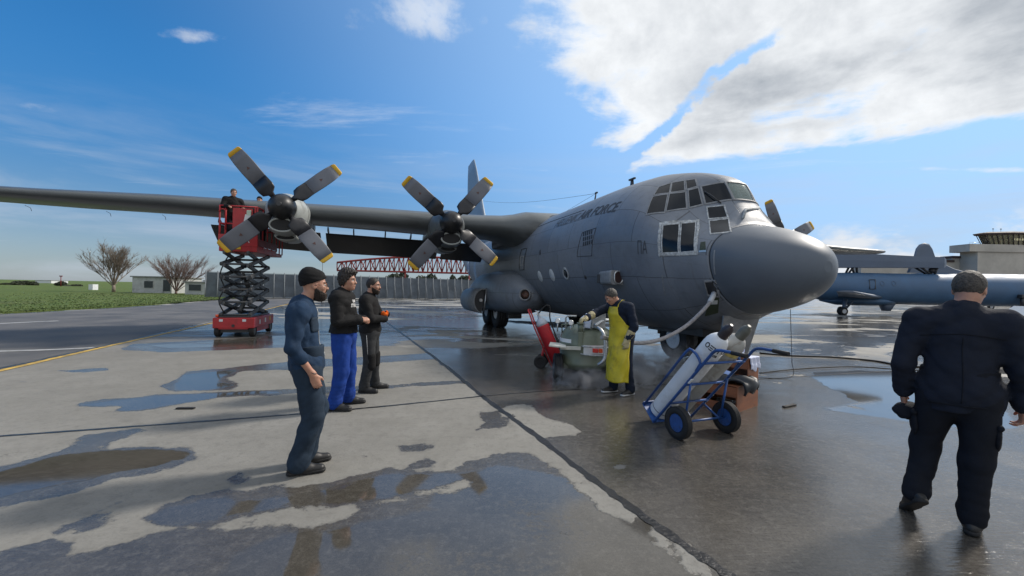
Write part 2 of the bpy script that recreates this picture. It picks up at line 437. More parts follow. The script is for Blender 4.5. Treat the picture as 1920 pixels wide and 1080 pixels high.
    rough = rough*(1.-P) + P*(far*.11+.025+nC*.05)
    nt.links.new(rough.s, b.inputs['Roughness'])
    b.inputs['IOR'].default_value = 1.45
    sl = Wf*.32+P*.15+.3; nt.links.new(sl.s, b.inputs['Specular IOR Level'])
    h = (nC*.5+nF*.35+nB*.5)*(1.-P*.985)*(1.-Wf*.74)
    rip = noise(nt, v, 7., 3, .5)*P*.02
    mpb = nt.nodes.new('ShaderNodeMapping'); nt.links.new(v, mpb.inputs[0]); mpb.inputs['Rotation'].default_value = (0, 0, -.45); mpb.inputs['Scale'].default_value = (9., 46., 1.)
    broom = noise(nt, mpb.outputs[0], 1., 4, .6, .5)
    h = h + (broom-.5)*.45*(1.-P)*(1.-far)
    bp = nt.nodes.new('ShaderNodeBump'); bp.inputs['Strength'].default_value = .8; bp.inputs['Distance'].default_value = .006
    nt.links.new((h+rip).s, bp.inputs['Height']); nt.links.new(bp.outputs[0], b.inputs['Normal'])
    return M
me.materials.append(ground_mat())

M_tar = mat('tar_joint', (.012, .012, .013), .35, bump=1., bscale=25, var=.4, scale=9)
M_yel = mat('worn_yellow_paint', (.50, .33, .07), .6, var=.3, scale=5, dirt=(.14, .11, .06), dscale=3, damt=.8, bump=.3)
M_wpaint = mat('worn_white_paint', (.36, .36, .35), .6, var=.25, scale=3, dirt=(.14, .14, .135), dscale=4, damt=.9)
M_asph = mat('asphalt', (.10, .097, .095), .7, var=.35, scale=.5, bump=.5, bscale=60, dirt=(.13, .125, .12), dscale=.18, damt=.7)
def strip(name, pts, w, z, mt, kind='structure', k=10, jit=0.):
    P = smooth_path([(p[0], p[1], 0) for p in pts], k); vs = []; n = len(P)
    for i, p in enumerate(P):
        t = (P[min(i+1, n-1)]-P[max(i-1, 0)]).normalized(); nrm = V3((-t.y, t.x, 0))
        a = w/2*(1+jit*random.uniform(-1, 1)); b_ = w/2*(1+jit*random.uniform(-1, 1))
        vs += [p+nrm*a+V3((0, 0, z)), p-nrm*b_+V3((0, 0, z))]
    mb = MB(); mb.add(vs, [(2*i, 2*i+1, 2*i+3, 2*i+2) for i in range(n-1)]); o = mb.build(name, mt, None, False); tag(o, kind=kind); return o
def g2(*pp): return [gp(*p).to_2d()[:] for p in pp]
strip('slab_joint', g2((720,600),(760,630),(830,682),(905,743),(1000,813),(1100,890),(1230,985),(1370,1082),(1500,1180)), .075, .004, M_tar, k=14, jit=.35)
strip('slab_joint', g2((-300,838),(0,818),(250,800),(540,778),(740,760),(905,743)), .05, .004, M_tar, k=16, jit=.3)
strip('slab_joint', g2((905,743),(1000,735),(1140,727),(1400,712),(1600,700),(2100,668)), .03, .004, M_tar, k=16, jit=.4)
strip('slab_joint', g2((1430,700),(1560,692),(1800,680),(2200,662)), .025, .005, M_tar, k=8, jit=.4)
# taxiway asphalt, left
asp = MB(); A = g2((-900,720),(-300,752),(0,690),(190,648),(400,602),(540,569),(600,561)); B = g2((-900,608),(-300,600),(0,590),(150,582),(300,573),(420,562),(470,560))
asp.add([(p[0], p[1], .004) for p in A]+[(p[0], p[1], .004) for p in B], [(i, i+1, 8+i, 7+i) for i in range(6)]); tag(asp.build('taxiway', M_asph, None, False), kind='structure')
YL = g2((-300,757),(0,695),(190,652),(400,605),(480,585),(540,570),(570,563))
strip('yellow_line', YL, .17, .009, M_yel, k=24, jit=.12)
strip('yellow_line_seam', [(p[0]-.13, p[1]+.1) for p in YL], .09, .013, M_tar, k=24, jit=.3)
strip('white_line', g2((-200,666),(0,659),(100,656),(185,652)), .22, .009, M_wpaint, k=8, jit=.1)
strip('white_line', g2((-100,612),(0,607),(60,604),(110,602)), .3, .009, M_wpaint, k=6, jit=.2)

# grass field
def grass_mat():
    M = bpy.data.materials.new('grass'); M.use_nodes = True; nt = M.node_tree; b = nt.nodes['Principled BSDF']
    tc = nt.nodes.new('ShaderNodeTexCoord'); v = tc.outputs['Object']
    a = noise(nt, v, .35, 6, .6); c_ = noise(nt, v, 6, 5, .7)
    c = mix(nt, a.step(.35, .65), (.075, .13, .025), (.12, .16, .04))
    c = mix(nt, c_.step(.4, .75)*.6, c, (.10, .10, .04))
    c = mix(nt, noise(nt, v, .12, 4).step(.5, .7)*.5, c, (.085, .085, .035))
    nt.links.new(c, b.inputs['Base Color']); b.inputs['Roughness'].default_value = .8; b.inputs['Specular IOR Level'].default_value = .2
    bp = nt.nodes.new('ShaderNodeBump'); bp.inputs['Strength'].default_value = 1.; bp.inputs['Distance'].default_value = .1
    nt.links.new(noise(nt, v, 14, 4, .7).s, bp.inputs['Height']); nt.links.new(bp.outputs[0], b.inputs['Normal'])
    return M
M_grass = grass_mat()
gb = MB(); C1 = g2((-900,606),(-300,597),(0,588),(150,580),(300,571),(420,560.5),(440,553)); 
C2 = [(-2000, 300), (-2000, 2500), (-1500, 2600), (-1100, 2600), (-800, 2600), (-700, 2600), (-75, 200)]
gb.add([(p[0], p[1], .05) for p in C1]+[(p[0], p[1], .05) for p in C2]+[(p[0], p[1], .0) for p in C1], [(i, i+1, 8+i, 7+i) for i in range(6)]+[(14+i, 15+i, i+1, i) for i in range(6)])
tag(gb.build('grass_field', M_grass, None, False), kind='structure')
gt = MB()
for i in range(15000):
    t = random.random()**.8*5.999; k = int(t); fr = t-k
    a, b_ = V3((*C1[k], 0)).lerp(V3((*C1[k+1], 0)), fr), V3((*C2[k], 0)).lerp(V3((*C2[k+1], 0)), fr)
    p = a + (b_-a).normalized()*(random.random()**1.8*45)
    hgt = random.uniform(.02, .05)*(1+p.length/90); an = random.uniform(0, PI); wd = random.uniform(.02, .05)*(1+p.length/40)
    dx, dy = math.cos(an)*wd, math.sin(an)*wd; lx, ly = random.uniform(-.04, .04), random.uniform(-.04, .04)
    gt.add([(p.x-dx, p.y-dy, .04), (p.x+dx, p.y+dy, .04), (p.x+lx, p.y+ly, .04+hgt)], [(0, 1, 2)])
tag(gt.build('grass', mat('grass_blades', (.075, .115, .03), .7, var=.5, scale=1.2), None, False), 'short green grass tufts covering the field edge beside the taxiway', 'grass', kind='stuff')
# ============================================================ TRANSPORT AEROPLANE
# local axes: x forward from the nose, y to its left, z up
YAW = 3.46448; Fh = (math.cos(YAW), -math.sin(YAW)); Rh = (Fh[1], -Fh[0]); CX, CY = 6.0505, -7.6481
PL = empty('transport_airplane', (-(CX*Rh[0]+CY*Rh[1]), -(CX*Fh[0]+CY*Fh[1]), 0), math.atan2(Fh[0], Rh[0]))
PLM = Matrix.Translation(PL.location) @ Matrix.Rotation(PL.rotation_euler.z, 4, 'Z'); PLI = PLM.inverted()
tag(PL, 'big grey four propeller military transport plane with its nose towards the right', 'airplane')
def plane_mat():
    M = bpy.data.materials.new('grey_aircraft_paint'); M.use_nodes = True; nt = M.node_tree; b = nt.nodes['Principled BSDF']
    tc = nt.nodes.new('ShaderNodeTexCoord'); v = tc.outputs['Object']; uv = tc.outputs['UV']
    def brick(w_, h_, ms, off=.5):
        bk = nt.nodes.new('ShaderNodeTexBrick'); nt.links.new(uv, bk.inputs['Vector'])
        bk.inputs['Color1'].default_value = (0, 0, 0, 1); bk.inputs['Color2'].default_value = (1, 1, 1, 1); bk.inputs['Mortar'].default_value = (0, 0, 0, 1)
        bk.inputs['Scale'].default_value = 1; bk.inputs['Brick Width'].default_value = w_; bk.inputs['Row Height'].default_value = h_; bk.inputs['Mortar Size'].default_value = ms; bk.inputs['Mortar Smooth'].default_value = .1; bk.offset = off
        return bk
    bk = brick(1.52, .97, .010); bk2 = brick(.508, .485, .006, 0.)
    pan = nt.nodes.new('ShaderNodeSeparateColor'); nt.links.new(bk.outputs['Color'], pan.inputs[0]); panv = E(nt, pan.outputs[0])
    sp = nt.nodes.new('ShaderNodeSeparateXYZ'); nt.links.new(v, sp.inputs[0]); z = E(nt, sp.outputs[2])
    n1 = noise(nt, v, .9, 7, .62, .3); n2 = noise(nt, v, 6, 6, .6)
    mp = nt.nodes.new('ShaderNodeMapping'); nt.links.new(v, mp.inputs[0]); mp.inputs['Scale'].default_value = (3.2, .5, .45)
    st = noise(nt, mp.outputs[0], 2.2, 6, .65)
    c = mix(nt, n1.step(.3, .7), (.128, .152, .190), (.178, .204, .245))
    c = mix(nt, panv*.34, c, (.24, .25, .27))
    c = mix(nt, noise(nt, v, 1.7, 4, .6, 1.).step(.55, .7)*.3, c, (.10, .118, .15))
    c = mix(nt, n2.step(.5, .75)*.35, c, (.105, .108, .115))
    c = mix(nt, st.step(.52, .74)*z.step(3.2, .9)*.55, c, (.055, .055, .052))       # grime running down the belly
    c = mix(nt, st.step(.62, .72)*.20, c, (.30, .30, .31))
    line = E(nt, bk.outputs['Fac']); line2 = E(nt, bk2.outputs['Fac'])
    c = mix(nt, line*.75, c, (.05, .055, .065)); c = mix(nt, line2*.22, c, (.09, .09, .095))
    # rivets
    nt.links.new(c, b.inputs['Base Color'])
    r = n1.step(.3, .7, .36, .52); nt.links.new(r.s, b.inputs['Roughness']); b.inputs['Specular IOR Level'].default_value = .5
    h = (line*-.6)+(line2*-.25)+(noise(nt, v, 2.2, 3)*1.1)+n2*.12
    bp = nt.nodes.new('ShaderNodeBump'); bp.inputs['Strength'].default_value = .35; bp.inputs['Distance'].default_value = .015
    nt.links.new(h.s, bp.inputs['Height']); nt.links.new(bp.outputs[0], b.inputs['Normal'])
    return M
M_pl = plane_mat()
M_rad = mat('radome_paint', (.10, .122, .152), .5, var=.05, scale=1.2, dirt=(.05, .065, .09), dscale=.7, damt=.5, bump=.04, bscale=4)
M_dk = mat('dark_grey_paint', (.035, .036, .04), .45, var=.3)
M_wing = mat('wing_grey', (.10, .112, .118), .36, var=.15, scale=.8, dirt=(.05, .05, .05), dscale=1.0, damt=.75, stretch=(1, .3, 1))
M_blk = mat('black_rubber', (.014, .014, .015), .75, var=.2, scale=9, bump=.4, bscale=30)
M_prop = mat('blade_grey', (.135, .145, .172), .5, var=.08, scale=2)
M_propb = mat('blade_cuff_black', (.012, .013, .018), .4, var=.25)
M_propy = mat('blade_tip_yellow', (.60, .36, .02), .5, var=.1)
M_spin = mat('spinner_black', (.012, .013, .015), .42, var=.4, scale=5, dirt=(.03, .03, .03))
M_alu = mat('bare_metal', (.55, .56, .57), .38, metal=.9, var=.15)
M_tapeed = mat('window_sealant', (.42, .44, .45), .6, var=.35, scale=14, dirt=(.12, .12, .12), dscale=5, damt=.8)
M_hubw = mat('white_wheel_hub', (.62, .64, .66), .5, var=.12, scale=8, dirt=(.2, .18, .16), dscale=6)
M_nac = mat('pale_nacelle_paint', (.33, .35, .34), .45, var=.12, scale=2, dirt=(.12, .12, .11), dscale=2, damt=.6)
M_stcl = mat('stencil_black', (.03, .032, .038), .6, var=.3, scale=8)
def glass_mat(name, tint, rough=.06, alpha=.92, metal=0.):
    M = mat(name, tint, rough, var=.1, scale=2); M.node_tree.nodes['Principled BSDF'].inputs['Alpha'].default_value = alpha; return M
M_gl = glass_mat('dark_cockpit_glass', (.010, .014, .020), .07, 1.); M_gl.node_tree.nodes['Principled BSDF'].inputs['Specular IOR Level'].default_value = .28
M_glc = mat('clear_windshield', (.55, .72, .66), .04, var=.03, trans=.9)
M_gls = mat('sky_lit_glass', (.75, .8, .82), .05, var=.03, trans=.95)

ST = [(.68,2.05,2.24,.10,2.15,0,.5),(.65,1.93,2.35,.22,2.15,0,.5),(.59,1.82,2.45,.36,2.15,0,.5),(.42,1.65,2.62,.62,2.18,0,.5),(.2,1.51,2.76,.84,2.2,0,.5),(.02,1.43,2.84,.97,2.23,0,.5),(-.35,1.31,2.98,1.18,2.3,0,.5),(-.72,1.22,3.07,1.32,2.38,0,.5),
 (-.85,1.16,3.11,1.40,2.4,.14,.5),(-1.1,1.05,3.18,1.54,2.46,.45,.55),(-1.25,.97,3.24,1.63,2.52,.68,.58),(-1.4,.91,3.34,1.71,2.58,.80,.64),(-1.6,.82,3.6,1.83,2.64,.68,.72),(-1.9,.75,3.97,1.95,2.7,.44,.82),(-2.2,.71,4.28,2.02,2.76,.23,.9),(-2.6,.68,4.52,2.08,2.8,.08,1.),
 (-3.1,.66,4.67,2.12,2.82,.01,1),(-4.5,.66,4.73,2.14,2.85,0,1),(-6.3,.66,4.71,2.14,2.85,0,1),(-9,.66,4.68,2.14,2.85,0,1),(-13,.66,4.66,2.14,2.85,0,1),(-16.5,.68,4.65,2.14,2.85,0,1),(-18.5,1.15,4.64,2.08,2.95,0,1),(-21,2.0,4.62,1.85,3.3,0,1),(-24,2.95,4.55,1.35,3.75,0,1),(-27,3.6,4.5,.7,4.05,0,1),(-28.8,3.95,4.4,.2,4.2,0,1)]
SA = np.array(ST)
def sinterp(x):
    xs_ = SA[:, 0]; i = int(np.clip(np.searchsorted(-xs_, -x)-1, 0, len(xs_)-2)); x0, x1 = xs_[i], xs_[i+1]; t = (x-x0)/(x1-x0)
    out = []
    for k in range(1, 7):
        y0, y1 = SA[i, k], SA[i+1, k]; d = (y1-y0)/(x1-x0)
        def sl(j):
            if j <= 0 or j >= len(xs_)-1: return d
            a = (SA[j, k]-SA[j-1, k])/(xs_[j]-xs_[j-1]); b_ = (SA[j+1, k]-SA[j, k])/(xs_[j+1]-xs_[j])
            return 0 if a*b_ <= 0 else 2*a*b_/(a+b_)
        m0, m1 = sl(i)*(x1-x0), sl(i+1)*(x1-x0)
        out.append((2*t**3-3*t*t+1)*y0+(t**3-2*t*t+t)*m0+(-2*t**3+3*t*t)*y1+(t**3-t*t)*m1)
    return out
def fpos(x, th, off=0.):          # th from the right horizontal (0) up over the top
    zb, zt, hw, zc, bu, bw = sinterp(x); c, s = math.cos(th), math.sin(th)
    return V3((x, -(hw+off)*c, zc+((zt-zc)+off if s > 0 else (zc-zb)+off)*s+(bu/(1+(abs(hw*c)/bw)**4) if s > 0 else 0)))
def fus_mesh(name, xs_, mt, n=96, parent=PL, cap0=False, cap1=False):
    mb = MB(); rings = [[fpos(x, 2*PI*j/n) for j in range(n)] for x in xs_]
    mb.loft(rings, cap0, cap1); o = mb.build(name, mt, parent)
    uvl = o.data.uv_layers.new(name='UVMap'); ring = {}
    for p in o.data.polygons:
        js = [vi % n for vi in p.vertices]; wrap = max(js)-min(js) > n//2
        for li, vi in zip(p.loop_indices, p.vertices):
            j = vi % n; j = n if (wrap and j == 0) else j
            uvl.data[li].uv = (o.data.vertices[vi].co.x, 2.14*2*PI*j/n)
    return o
fx = list(np.arange(-.72, -3.4, -.04))+list(np.arange(-3.4, -4.6, -.1))+list(np.arange(-4.7, -17, -.3))+list(np.arange(-17, -28.8, -.4))+[-28.8]
fus = fus_mesh('fuselage', fx, M_pl, 144, cap0=True, cap1=True)
rx = [.68-.0+0*i for i in range(0)]+list(.68-np.array([0, .005, .015, .03, .05, .08, .12, .17, .22, .28]))+list(np.arange(.34, -.69, -.06))+[-.695]
rad = fus_mesh('radome', rx, M_rad, n=72, cap0=True, cap1=True)
# dark joint ring between radome and fuselage
mb = MB(); mb.loft([[fpos(-.698, 2*PI*j/72, -.012) for j in range(72)], [fpos(-.717, 2*PI*j/72, -.012) for j in range(72)]], True, True); mb.build('radome_joint', M_dk, PL)
# ray casting onto the skin
def skin_bvh(objs):
    vs, fs = [], []
    for o in objs:
        b0 = len(vs); vs += [v.co.copy() for v in o.data.vertices]; fs += [tuple(i+b0 for i in p.vertices) for p in o.data.polygons]
    return BVHTree.FromPolygons(vs, fs)
BV = skin_bvh([fus, rad])
CL = PLI @ CAMP
def hit(px, py):
    d = (PLI.to_3x3() @ ray(px, py)).normalized(); h = BV.ray_cast(CL, d)
    return (h[0], h[1]) if h[0] else (None, None)
def z4(x, y): return (960+x/3.272, 310+y/3.272)
def z5(x, y): return (1190+x/3.272, 310+y/3.272)
def snap(p, off):                      # push a local point onto the skin, off metres proud
    h = BV.find_nearest(p); n = h[1]
    c = V3((p.x, 0, 2.8)); n = n if n.dot(h[0]-c) > 0 else -n
    return h[0]+n*off
def quad_corners(qs): 
    out = []
    for p in qs:
        h, n = hit(*p)
        out.append(h if h is not None else PLI @ dp(p[0], p[1], 7.0))
    return out
def patch(c, off, n=6, grow=0.):
    ctr = sum(c, V3())/4; cc = [p+(p-ctr).normalized()*grow*1.4 for p in c]
    g = []
    for i in range(n+1):
        a = cc[0].lerp(cc[3], i/n); b_ = cc[1].lerp(cc[2], i/n)
        g.append([snap(a.lerp(b_, j/n), off) for j in range(n+1)])
    return g
def grid_mb(g, mb=None):
    mb = mb or MB(); n = len(g); k = len(g[0])
    mb.add([p for r in g for p in r], [(i*k+j, i*k+j+1, (i+1)*k+j+1, (i+1)*k+j) for i in range(n-1) for j in range(k-1)], True); return mb
def border(c, off, w, n=8):            # raised frame round a pane
    ctr = sum(c, V3())/4; mb = MB()
    def loop(s, o):
        L_ = []
        cc = [p+(p-ctr).normalized()*s*1.3 for p in c]
        for k in range(4):
            for j in range(n): L_.append(snap(cc[k].lerp(cc[(k+1) % 4], j/n), o))
        return L_
    a, b_, c_, d_ = loop(w, .001), loop(w*.85, off), loop(0., off), loop(-.004, .001); N = len(a)
    vs = a+b_+c_+d_; fs = []
    for r in range(3):
        for j in range(N): fs.append((r*N+j, r*N+(j+1) % N, (r+1)*N+(j+1) % N, (r+1)*N+j))
    return mb.add(vs, fs, False)
def window(qs, off=.014, w=.036, fm=None, gm=None, name='window', mirror=True, label=None):
    c = quad_corners(qs)
    for s in ((1, -1) if mirror else (1,)):
        mb = border(c, off, w); g = grid_mb(patch(c, .006))
        if s < 0:
            for q in (mb, g): q.v = [(x, -y, z) for x, y, z in q.v]
        f = mb.build(name, fm or M_pl2, PL); g.build('pane', gm or M_gl, f)
        if label: f['label'] = label
M_pl2 = mat('grey_window_frame', (.21, .22, .235), .5, var=.2, scale=6, dirt=(.4, .4, .4), dscale=9, damt=.4)
WQ = [((150,135),(222,112),(210,170),(122,181)), ((232,110),(302,97),(305,154),(222,166)), ((316,96),(368,88),(381,128),(322,146)),
      ((113,196),(200,181),(181,287),(76,299)), ((216,178),(309,167),(315,262),(195,281)), ((331,156),(388,141),(411,238),(337,257))]
for q in WQ: window([z5(*p) for p in q])
window([z5(*p) for p in ((412,132),(548,110),(606,208),(438,234))], w=.05, label='dark side windshield')
def local_pane(cs, **kw):
    mb = border(cs, .022, .04); g = grid_mb(patch(cs, .006)); f = mb.build('window', M_pl2, PL); g.build('pane', kw.get('gm', M_gl), f); f['label'] = kw['label']
gc = quad_corners([z5(*p) for p in ((548,110),(606,208))])
zt1, zb1 = gc[0], gc[1]
local_pane([V3((zt1.x, -.27, zt1.z)), V3((zt1.x, .27, zt1.z)), V3((zb1.x, .29, zb1.z)), V3((zb1.x, -.29, zb1.z))], gm=M_glc, label='pale green centre windshield pane')
window([z5(*p) for p in ((447,260),(545,250),(567,318),(457,327))], fm=M_tapeed)
window([z5(*p) for p in ((461,344),(573,332),(585,407),(468,419))], fm=M_tapeed)
window([z5(*p) for p in ((176,372),(270,362),(267,532),(173,537))], fm=M_tapeed, w=.05)
window([z5(*p) for p in ((287,360),(371,352),(365,524),(284,531))], fm=M_tapeed, w=.05)
# ragged pale sealant strip round the big lower window
c = quad_corners([z5(*p) for p in ((166,362),(384,345),(372,535),(160,545))]); mb = border(c, .012, .06, 16)
for i, v_ in enumerate(mb.v): mb.v[i] = tuple(V3(v_)+V3((random.uniform(-.012, .012), 0, random.uniform(-.012, .012))))
mb.build('window_surround', M_tapeed, PL)
c = quad_corners([z5(*p) for p in ((150,535),(368,528),(366,547),(150,556))]); grid_mb(patch(c, .02)).build('window_sill_strip', M_tapeed, PL)
# wipers
for a, b_ in (((428,165),(530,238)), ((748,205),(790,252))):
    h0, h1 = hit(*z5(*a))[0], hit(*z5(*b_))[0]
    if h0 and h1:
        mb = MB(); mb.tube([snap(h0, .03), snap(h0.lerp(h1, .5), .06), snap(h1, .03)], .014); mb.build('wiper', M_dk, PL)
# small markings, patches and portholes
def disc_part(name, px, py, rx_, rz_, mt, off=.012, thick=.03, label=None):
    h, n = hit(px, py)
    if h is None: return
    g = []; k = 20; ctr = snap(h, off)
    ring = [snap(V3((h.x+rx_*math.cos(2*PI*j/k), h.y, h.z+rz_*math.sin(2*PI*j/k))), off) for j in range(k)]
    ring0 = [snap(V3((h.x+rx_*1.12*math.cos(2*PI*j/k), h.y, h.z+rz_*1.12*math.sin(2*PI*j/k))), .0) for j in range(k)]
    mb = MB(); mb.add(ring+ring0+[ctr], [(j, (j+1) % k, 2*k) for j in range(k)]+[(j, (j+1) % k, k+(j+1) % k, k+j) for j in range(k)], True)
    o = mb.build(name, mt, PL)
    if label: o['label'] = label
M_port = mat('porthole_white', (.55, .58, .60), .35, var=.1)
M_brn = mat('rusty_intake', (.10, .05, .035), .6, var=.5, scale=8)
disc_part('porthole', *z4(172,682), .16, .19, M_port); disc_part('porthole', *z4(245,675), .16, .2, M_port)
disc_part('porthole', *z4(331,665), .15, .18, M_tapeed, label='dark glazed porthole')
def ringpart(name, px, py, r0, mt):
    h, n = hit(px, py); k = 24
    if h is None: return
    P = [snap(V3((h.x+r0*math.cos(2*PI*j/k), h.y, h.z+r0*1.15*math.sin(2*PI*j/k))), .012) for j in range(k)]
    MB().tube(P, .014, 5, closed=True).build(name, mt, PL)
ringpart('porthole_frame', *z4(331,665), .16, M_tapeed)
disc_part('porthole_glass', *z4(331,665), .11, .13, M_gl, off=.02)
disc_part('vent_hole', *z4(450,686), .05, .06, M_dk); disc_part('vent_hole', *z4(173,534), .05, .09, M_dk)
def outline(name, qs, w=.012, mt=None, closed=True):
    c = [hit(*q)[0] for q in qs]
    if any(p is None for p in c): return
    P = []; n = len(c)
    for k in range(n if closed else n-1):
        for j in range(8): P.append(snap(c[k].lerp(c[(k+1) % n], j/8), .004))
    MB().tube(P, w, 5, closed=closed).build(name, mt or M_dk, PL)
outline('side_door_outline', [z4(*p) for p in ((60,515),(93,508),(74,640),(46,643))], .016)
outline('side_window_outline', [z4(*p) for p in ((52,560),(72,556),(66,612),(50,614))], .01, M_tapeed)
outline('hatch_outline', [z4(*p) for p in ((433,412),(516,384),(490,555),(400,560))], .008)
outline('panel_line', [z4(*p) for p in ((118,395),(240,345),(480,262))], .009, closed=False)
for (a, b_) in (((436,412),(500,392)),):
    for i in range(5):
        for j in range(3):
            x0 = 438+i*12.5; y0 = 412-i*3.6+j*30
            c = quad_corners([z4(x0, y0), z4(x0+7, y0-2), z4(x0+4, y0+22), z4(x0-3, y0+24)]); 
            if i == 0 and j == 0: gmb = MB()
            grid_mb(patch(c, .008, 2), gmb)
    gmb.build('vent_grille', M_stcl, PL)
c = quad_corners([z5(*p) for p in ((405,472),(434,468),(438,528),(398,532))]); grid_mb(patch(c, .008, 3)).build('squadron_badge', mat('badge_green', (.03, .045, .03), .5, var=.5, scale=30), PL)
c = quad_corners([z5(*p) for p in ((396,523),(438,520),(440,532),(394,534))]); grid_mb(patch(c, .012, 3)).build('badge_scroll', mat('badge_blue', (.30, .45, .62), .5), PL)
c = quad_corners([z5(*p) for p in ((472,826),(510,826),(508,850),(470,852))]); grid_mb(patch(c, .01, 3)).build('placard', mat('placard_white', (.6, .62, .62), .5), PL)
c = quad_corners([z5(*p) for p in ((462,800),(520,800),(512,905),(430,925))]); grid_mb(patch(c, .005, 4)).build('filler_panel', mat('olive_green_panel', (.045, .06, .035), .6, var=.3), PL)
c = quad_corners([z5(*p) for p in ((432,715),(492,712),(515,800),(452,792))]); grid_mb(patch(c, .006, 4)).build('filler_recess', M_dk, PL); 
mb = border(c, .03, .03); mb.build('filler_frame', M_pl2, PL)
# streaks of old tape
for (a, b_, w_) in (((165,672),(185,800),.03), ((487,520),(490,670),.025)):
    c = quad_corners([z5(*a), z5(a[0]+8, a[1]), z5(b_[0]+8, b_[1]), z5(*b_)]); grid_mb(patch(c, .006, 6)).build('tape_streak', M_pl2, PL)
# lettering
def fus_text(name, txt, size, p_left, p_right, mt, bold=.0, shear=.2):
    h0, _ = hit(*p_left); h1, _ = hit(*p_right); vs, fs = text_mesh(txt, size, bold); xs_ = [v.x for v in vs]; wd = max(xs_)-min(xs_); x0 = min(xs_)
    # the baseline runs from tail to nose on the right side
    def th_of(p): zb, zt, hw, zc = sinterp(p.x)[:4]; return math.atan2((p.z-zc)/((zt-zc) if p.z > zc else (zc-zb)), -p.y/hw)
    t0, t1 = th_of(h0), th_of(h1)
    def fn(u, v): 
        k = (u-x0)/wd; x = h0.x+(h1.x-h0.x)*k; th = t0+(t1-t0)*k+v/2.0
        return fpos(x, th, .008)
    text_obj(name, txt, size, None, mt, PL, bold, fn, 2, shear, center=False)
fus_text('air_force_lettering', 'AIR FORCE', .46, z4(402,335), z4(632,283), mat('worn_lettering', (.05, .054, .062), .6, var=.4, scale=7), .008)
fus_text('ghost_lettering', 'HELLENIC', .46, z4(258,382), z4(392,341), mat('faded_stencil', (.10, .105, .115), .6, var=.5, scale=6), .0)
fus_text('nose_code', 'ΠΑ', .42, z4(774,545), z4(832,542), mat('nose_code_grey', (.06, .063, .07), .6), .0, 0.)
# heat exchanger scoop below the cockpit
h, n = hit(*z4(615,690)); th0 = math.atan2(h.z-2.85, -h.y)
mb = MB(); fwd = hit(*z4(668,690))[0].x; aft = hit(*z4(545,690))[0].x; zt_, zb_ = hit(*z4(660,643))[0].z, hit(*z4(660,733))[0].z
def rr_poly(hx, hz, r, k=5):
    P = []
    for (sx, sz, a0) in ((1, 1, 0), (-1, 1, PI/2), (-1, -1, PI), (1, -1, 3*PI/2)):
        for i in range(k+1): a = a0+PI/2*i/k; P.append((sx*(hx-r)+r*math.cos(a), sz*(hz-r)+r*math.sin(a)))
    return P
zc_ = (zt_+zb_)/2; hz_ = (zt_-zb_)/2; ys = h.y
rings = []
for x, out, sc in ((aft-.05, .02, .75), (aft+.12, .13, .95), (fwd-.1, .24, 1.), (fwd, .24, 1.)):
    rings.append([V3((x, ys-(out+.12)/2+.12+py_-.1*0, zc_+pz)) for py_, pz in rr_poly((out+.14)/2, hz_*sc, .07)])
mb.loft(rings); sc = mb.build('intake_scoop', M_pl2, PL)
mb = MB(); mb.loft([[V3((fwd+.004, ys-.06+py_, zc_+pz)) for py_, pz in rr_poly(.11, hz_*.86, .1)], [V3((fwd+.02, ys-.06+py_, zc_+pz)) for py_, pz in rr_poly(.11, hz_*.86, .1)]]); mb.build('scoop_mouth', mat('scoop_dark_red', (.03, .012, .012), .6), sc)
mb = MB(); mb.tube([V3((fwd+.02, ys-.06+py_, zc_+pz)) for py_, pz in rr_poly(.11, hz_*.86, .1)], .018, 6, closed=True); mb.build('scoop_lip', M_alu, sc)
mb = MB(); mb.box((aft+.14, ys-.165, zc_-.02), (.10, .02, hz_*1.3), bev=.008); mb.build('scoop_outlet', M_dk, sc)
# antennas on the roof and the long wires
def roof(px, py): h_, _ = hit(px, py+4); return V3((h_.x, 0, sinterp(h_.x)[1])) if h_ else None
pa = V3((-5.35, 0, 0)); pa.z = sinterp(pa.x)[1]
mb = MB(); mb.loft([[pa+V3((a, b_, -.03)) for a, b_ in ((.15, 0), (0, .03), (-.13, 0), (0, -.03))], [pa+V3((a+.02, b_, .37)) for a, b_ in ((.08, 0), (0, .02), (-.08, 0), (0, -.02))]]); mb.box(pa+V3((.02, 0, .39)), (.30, .06, .05)); mb.build('blade_antenna', M_dk, PL)
pb = V3((-7.9, .1, 0)); pb.z = sinterp(pb.x)[1]-.02
mb = MB(); mb.cyl(pb, pb+V3((.18, 0, .50)), .035, .025, 8); mb.box(pb+V3((.20, 0, .52)), (.14, .05, .05)); mb.build('antenna_mast', M_dk, PL)
for e in ((-25., 0, 8.2), (-24.5, 1.5, 5.2)):
    a = pb+V3((.18, 0, .50)); P = [a.lerp(V3(e), t/14)-V3((0, 0, .25*math.sin(PI*t/14))) for t in range(15)]
    MB().tube(P, .006, 4).build('wire_antenna', M_dk, PL)
for k in range(9):      # small fittings along the crown
    x = -2.6-k*.42; MB().cyl(V3((x, (-.3, .25, 0)[k % 3], sinterp(x)[1]-.06)), V3((x, (-.3, .25, 0)[k % 3], sinterp(x)[1]+.015)), .03, .02, 8).build('roof_fitting', M_dk, PL)
pp_ = [V3((-1.35, .2, 3.30)), V3((-1.15, -.15, 3.27)), V3((-.85, -.35, 3.18))]
MB().tube([snap(p, .02) for p in pp_], .03, 6).build('nose_probe', M_tapeed, PL)

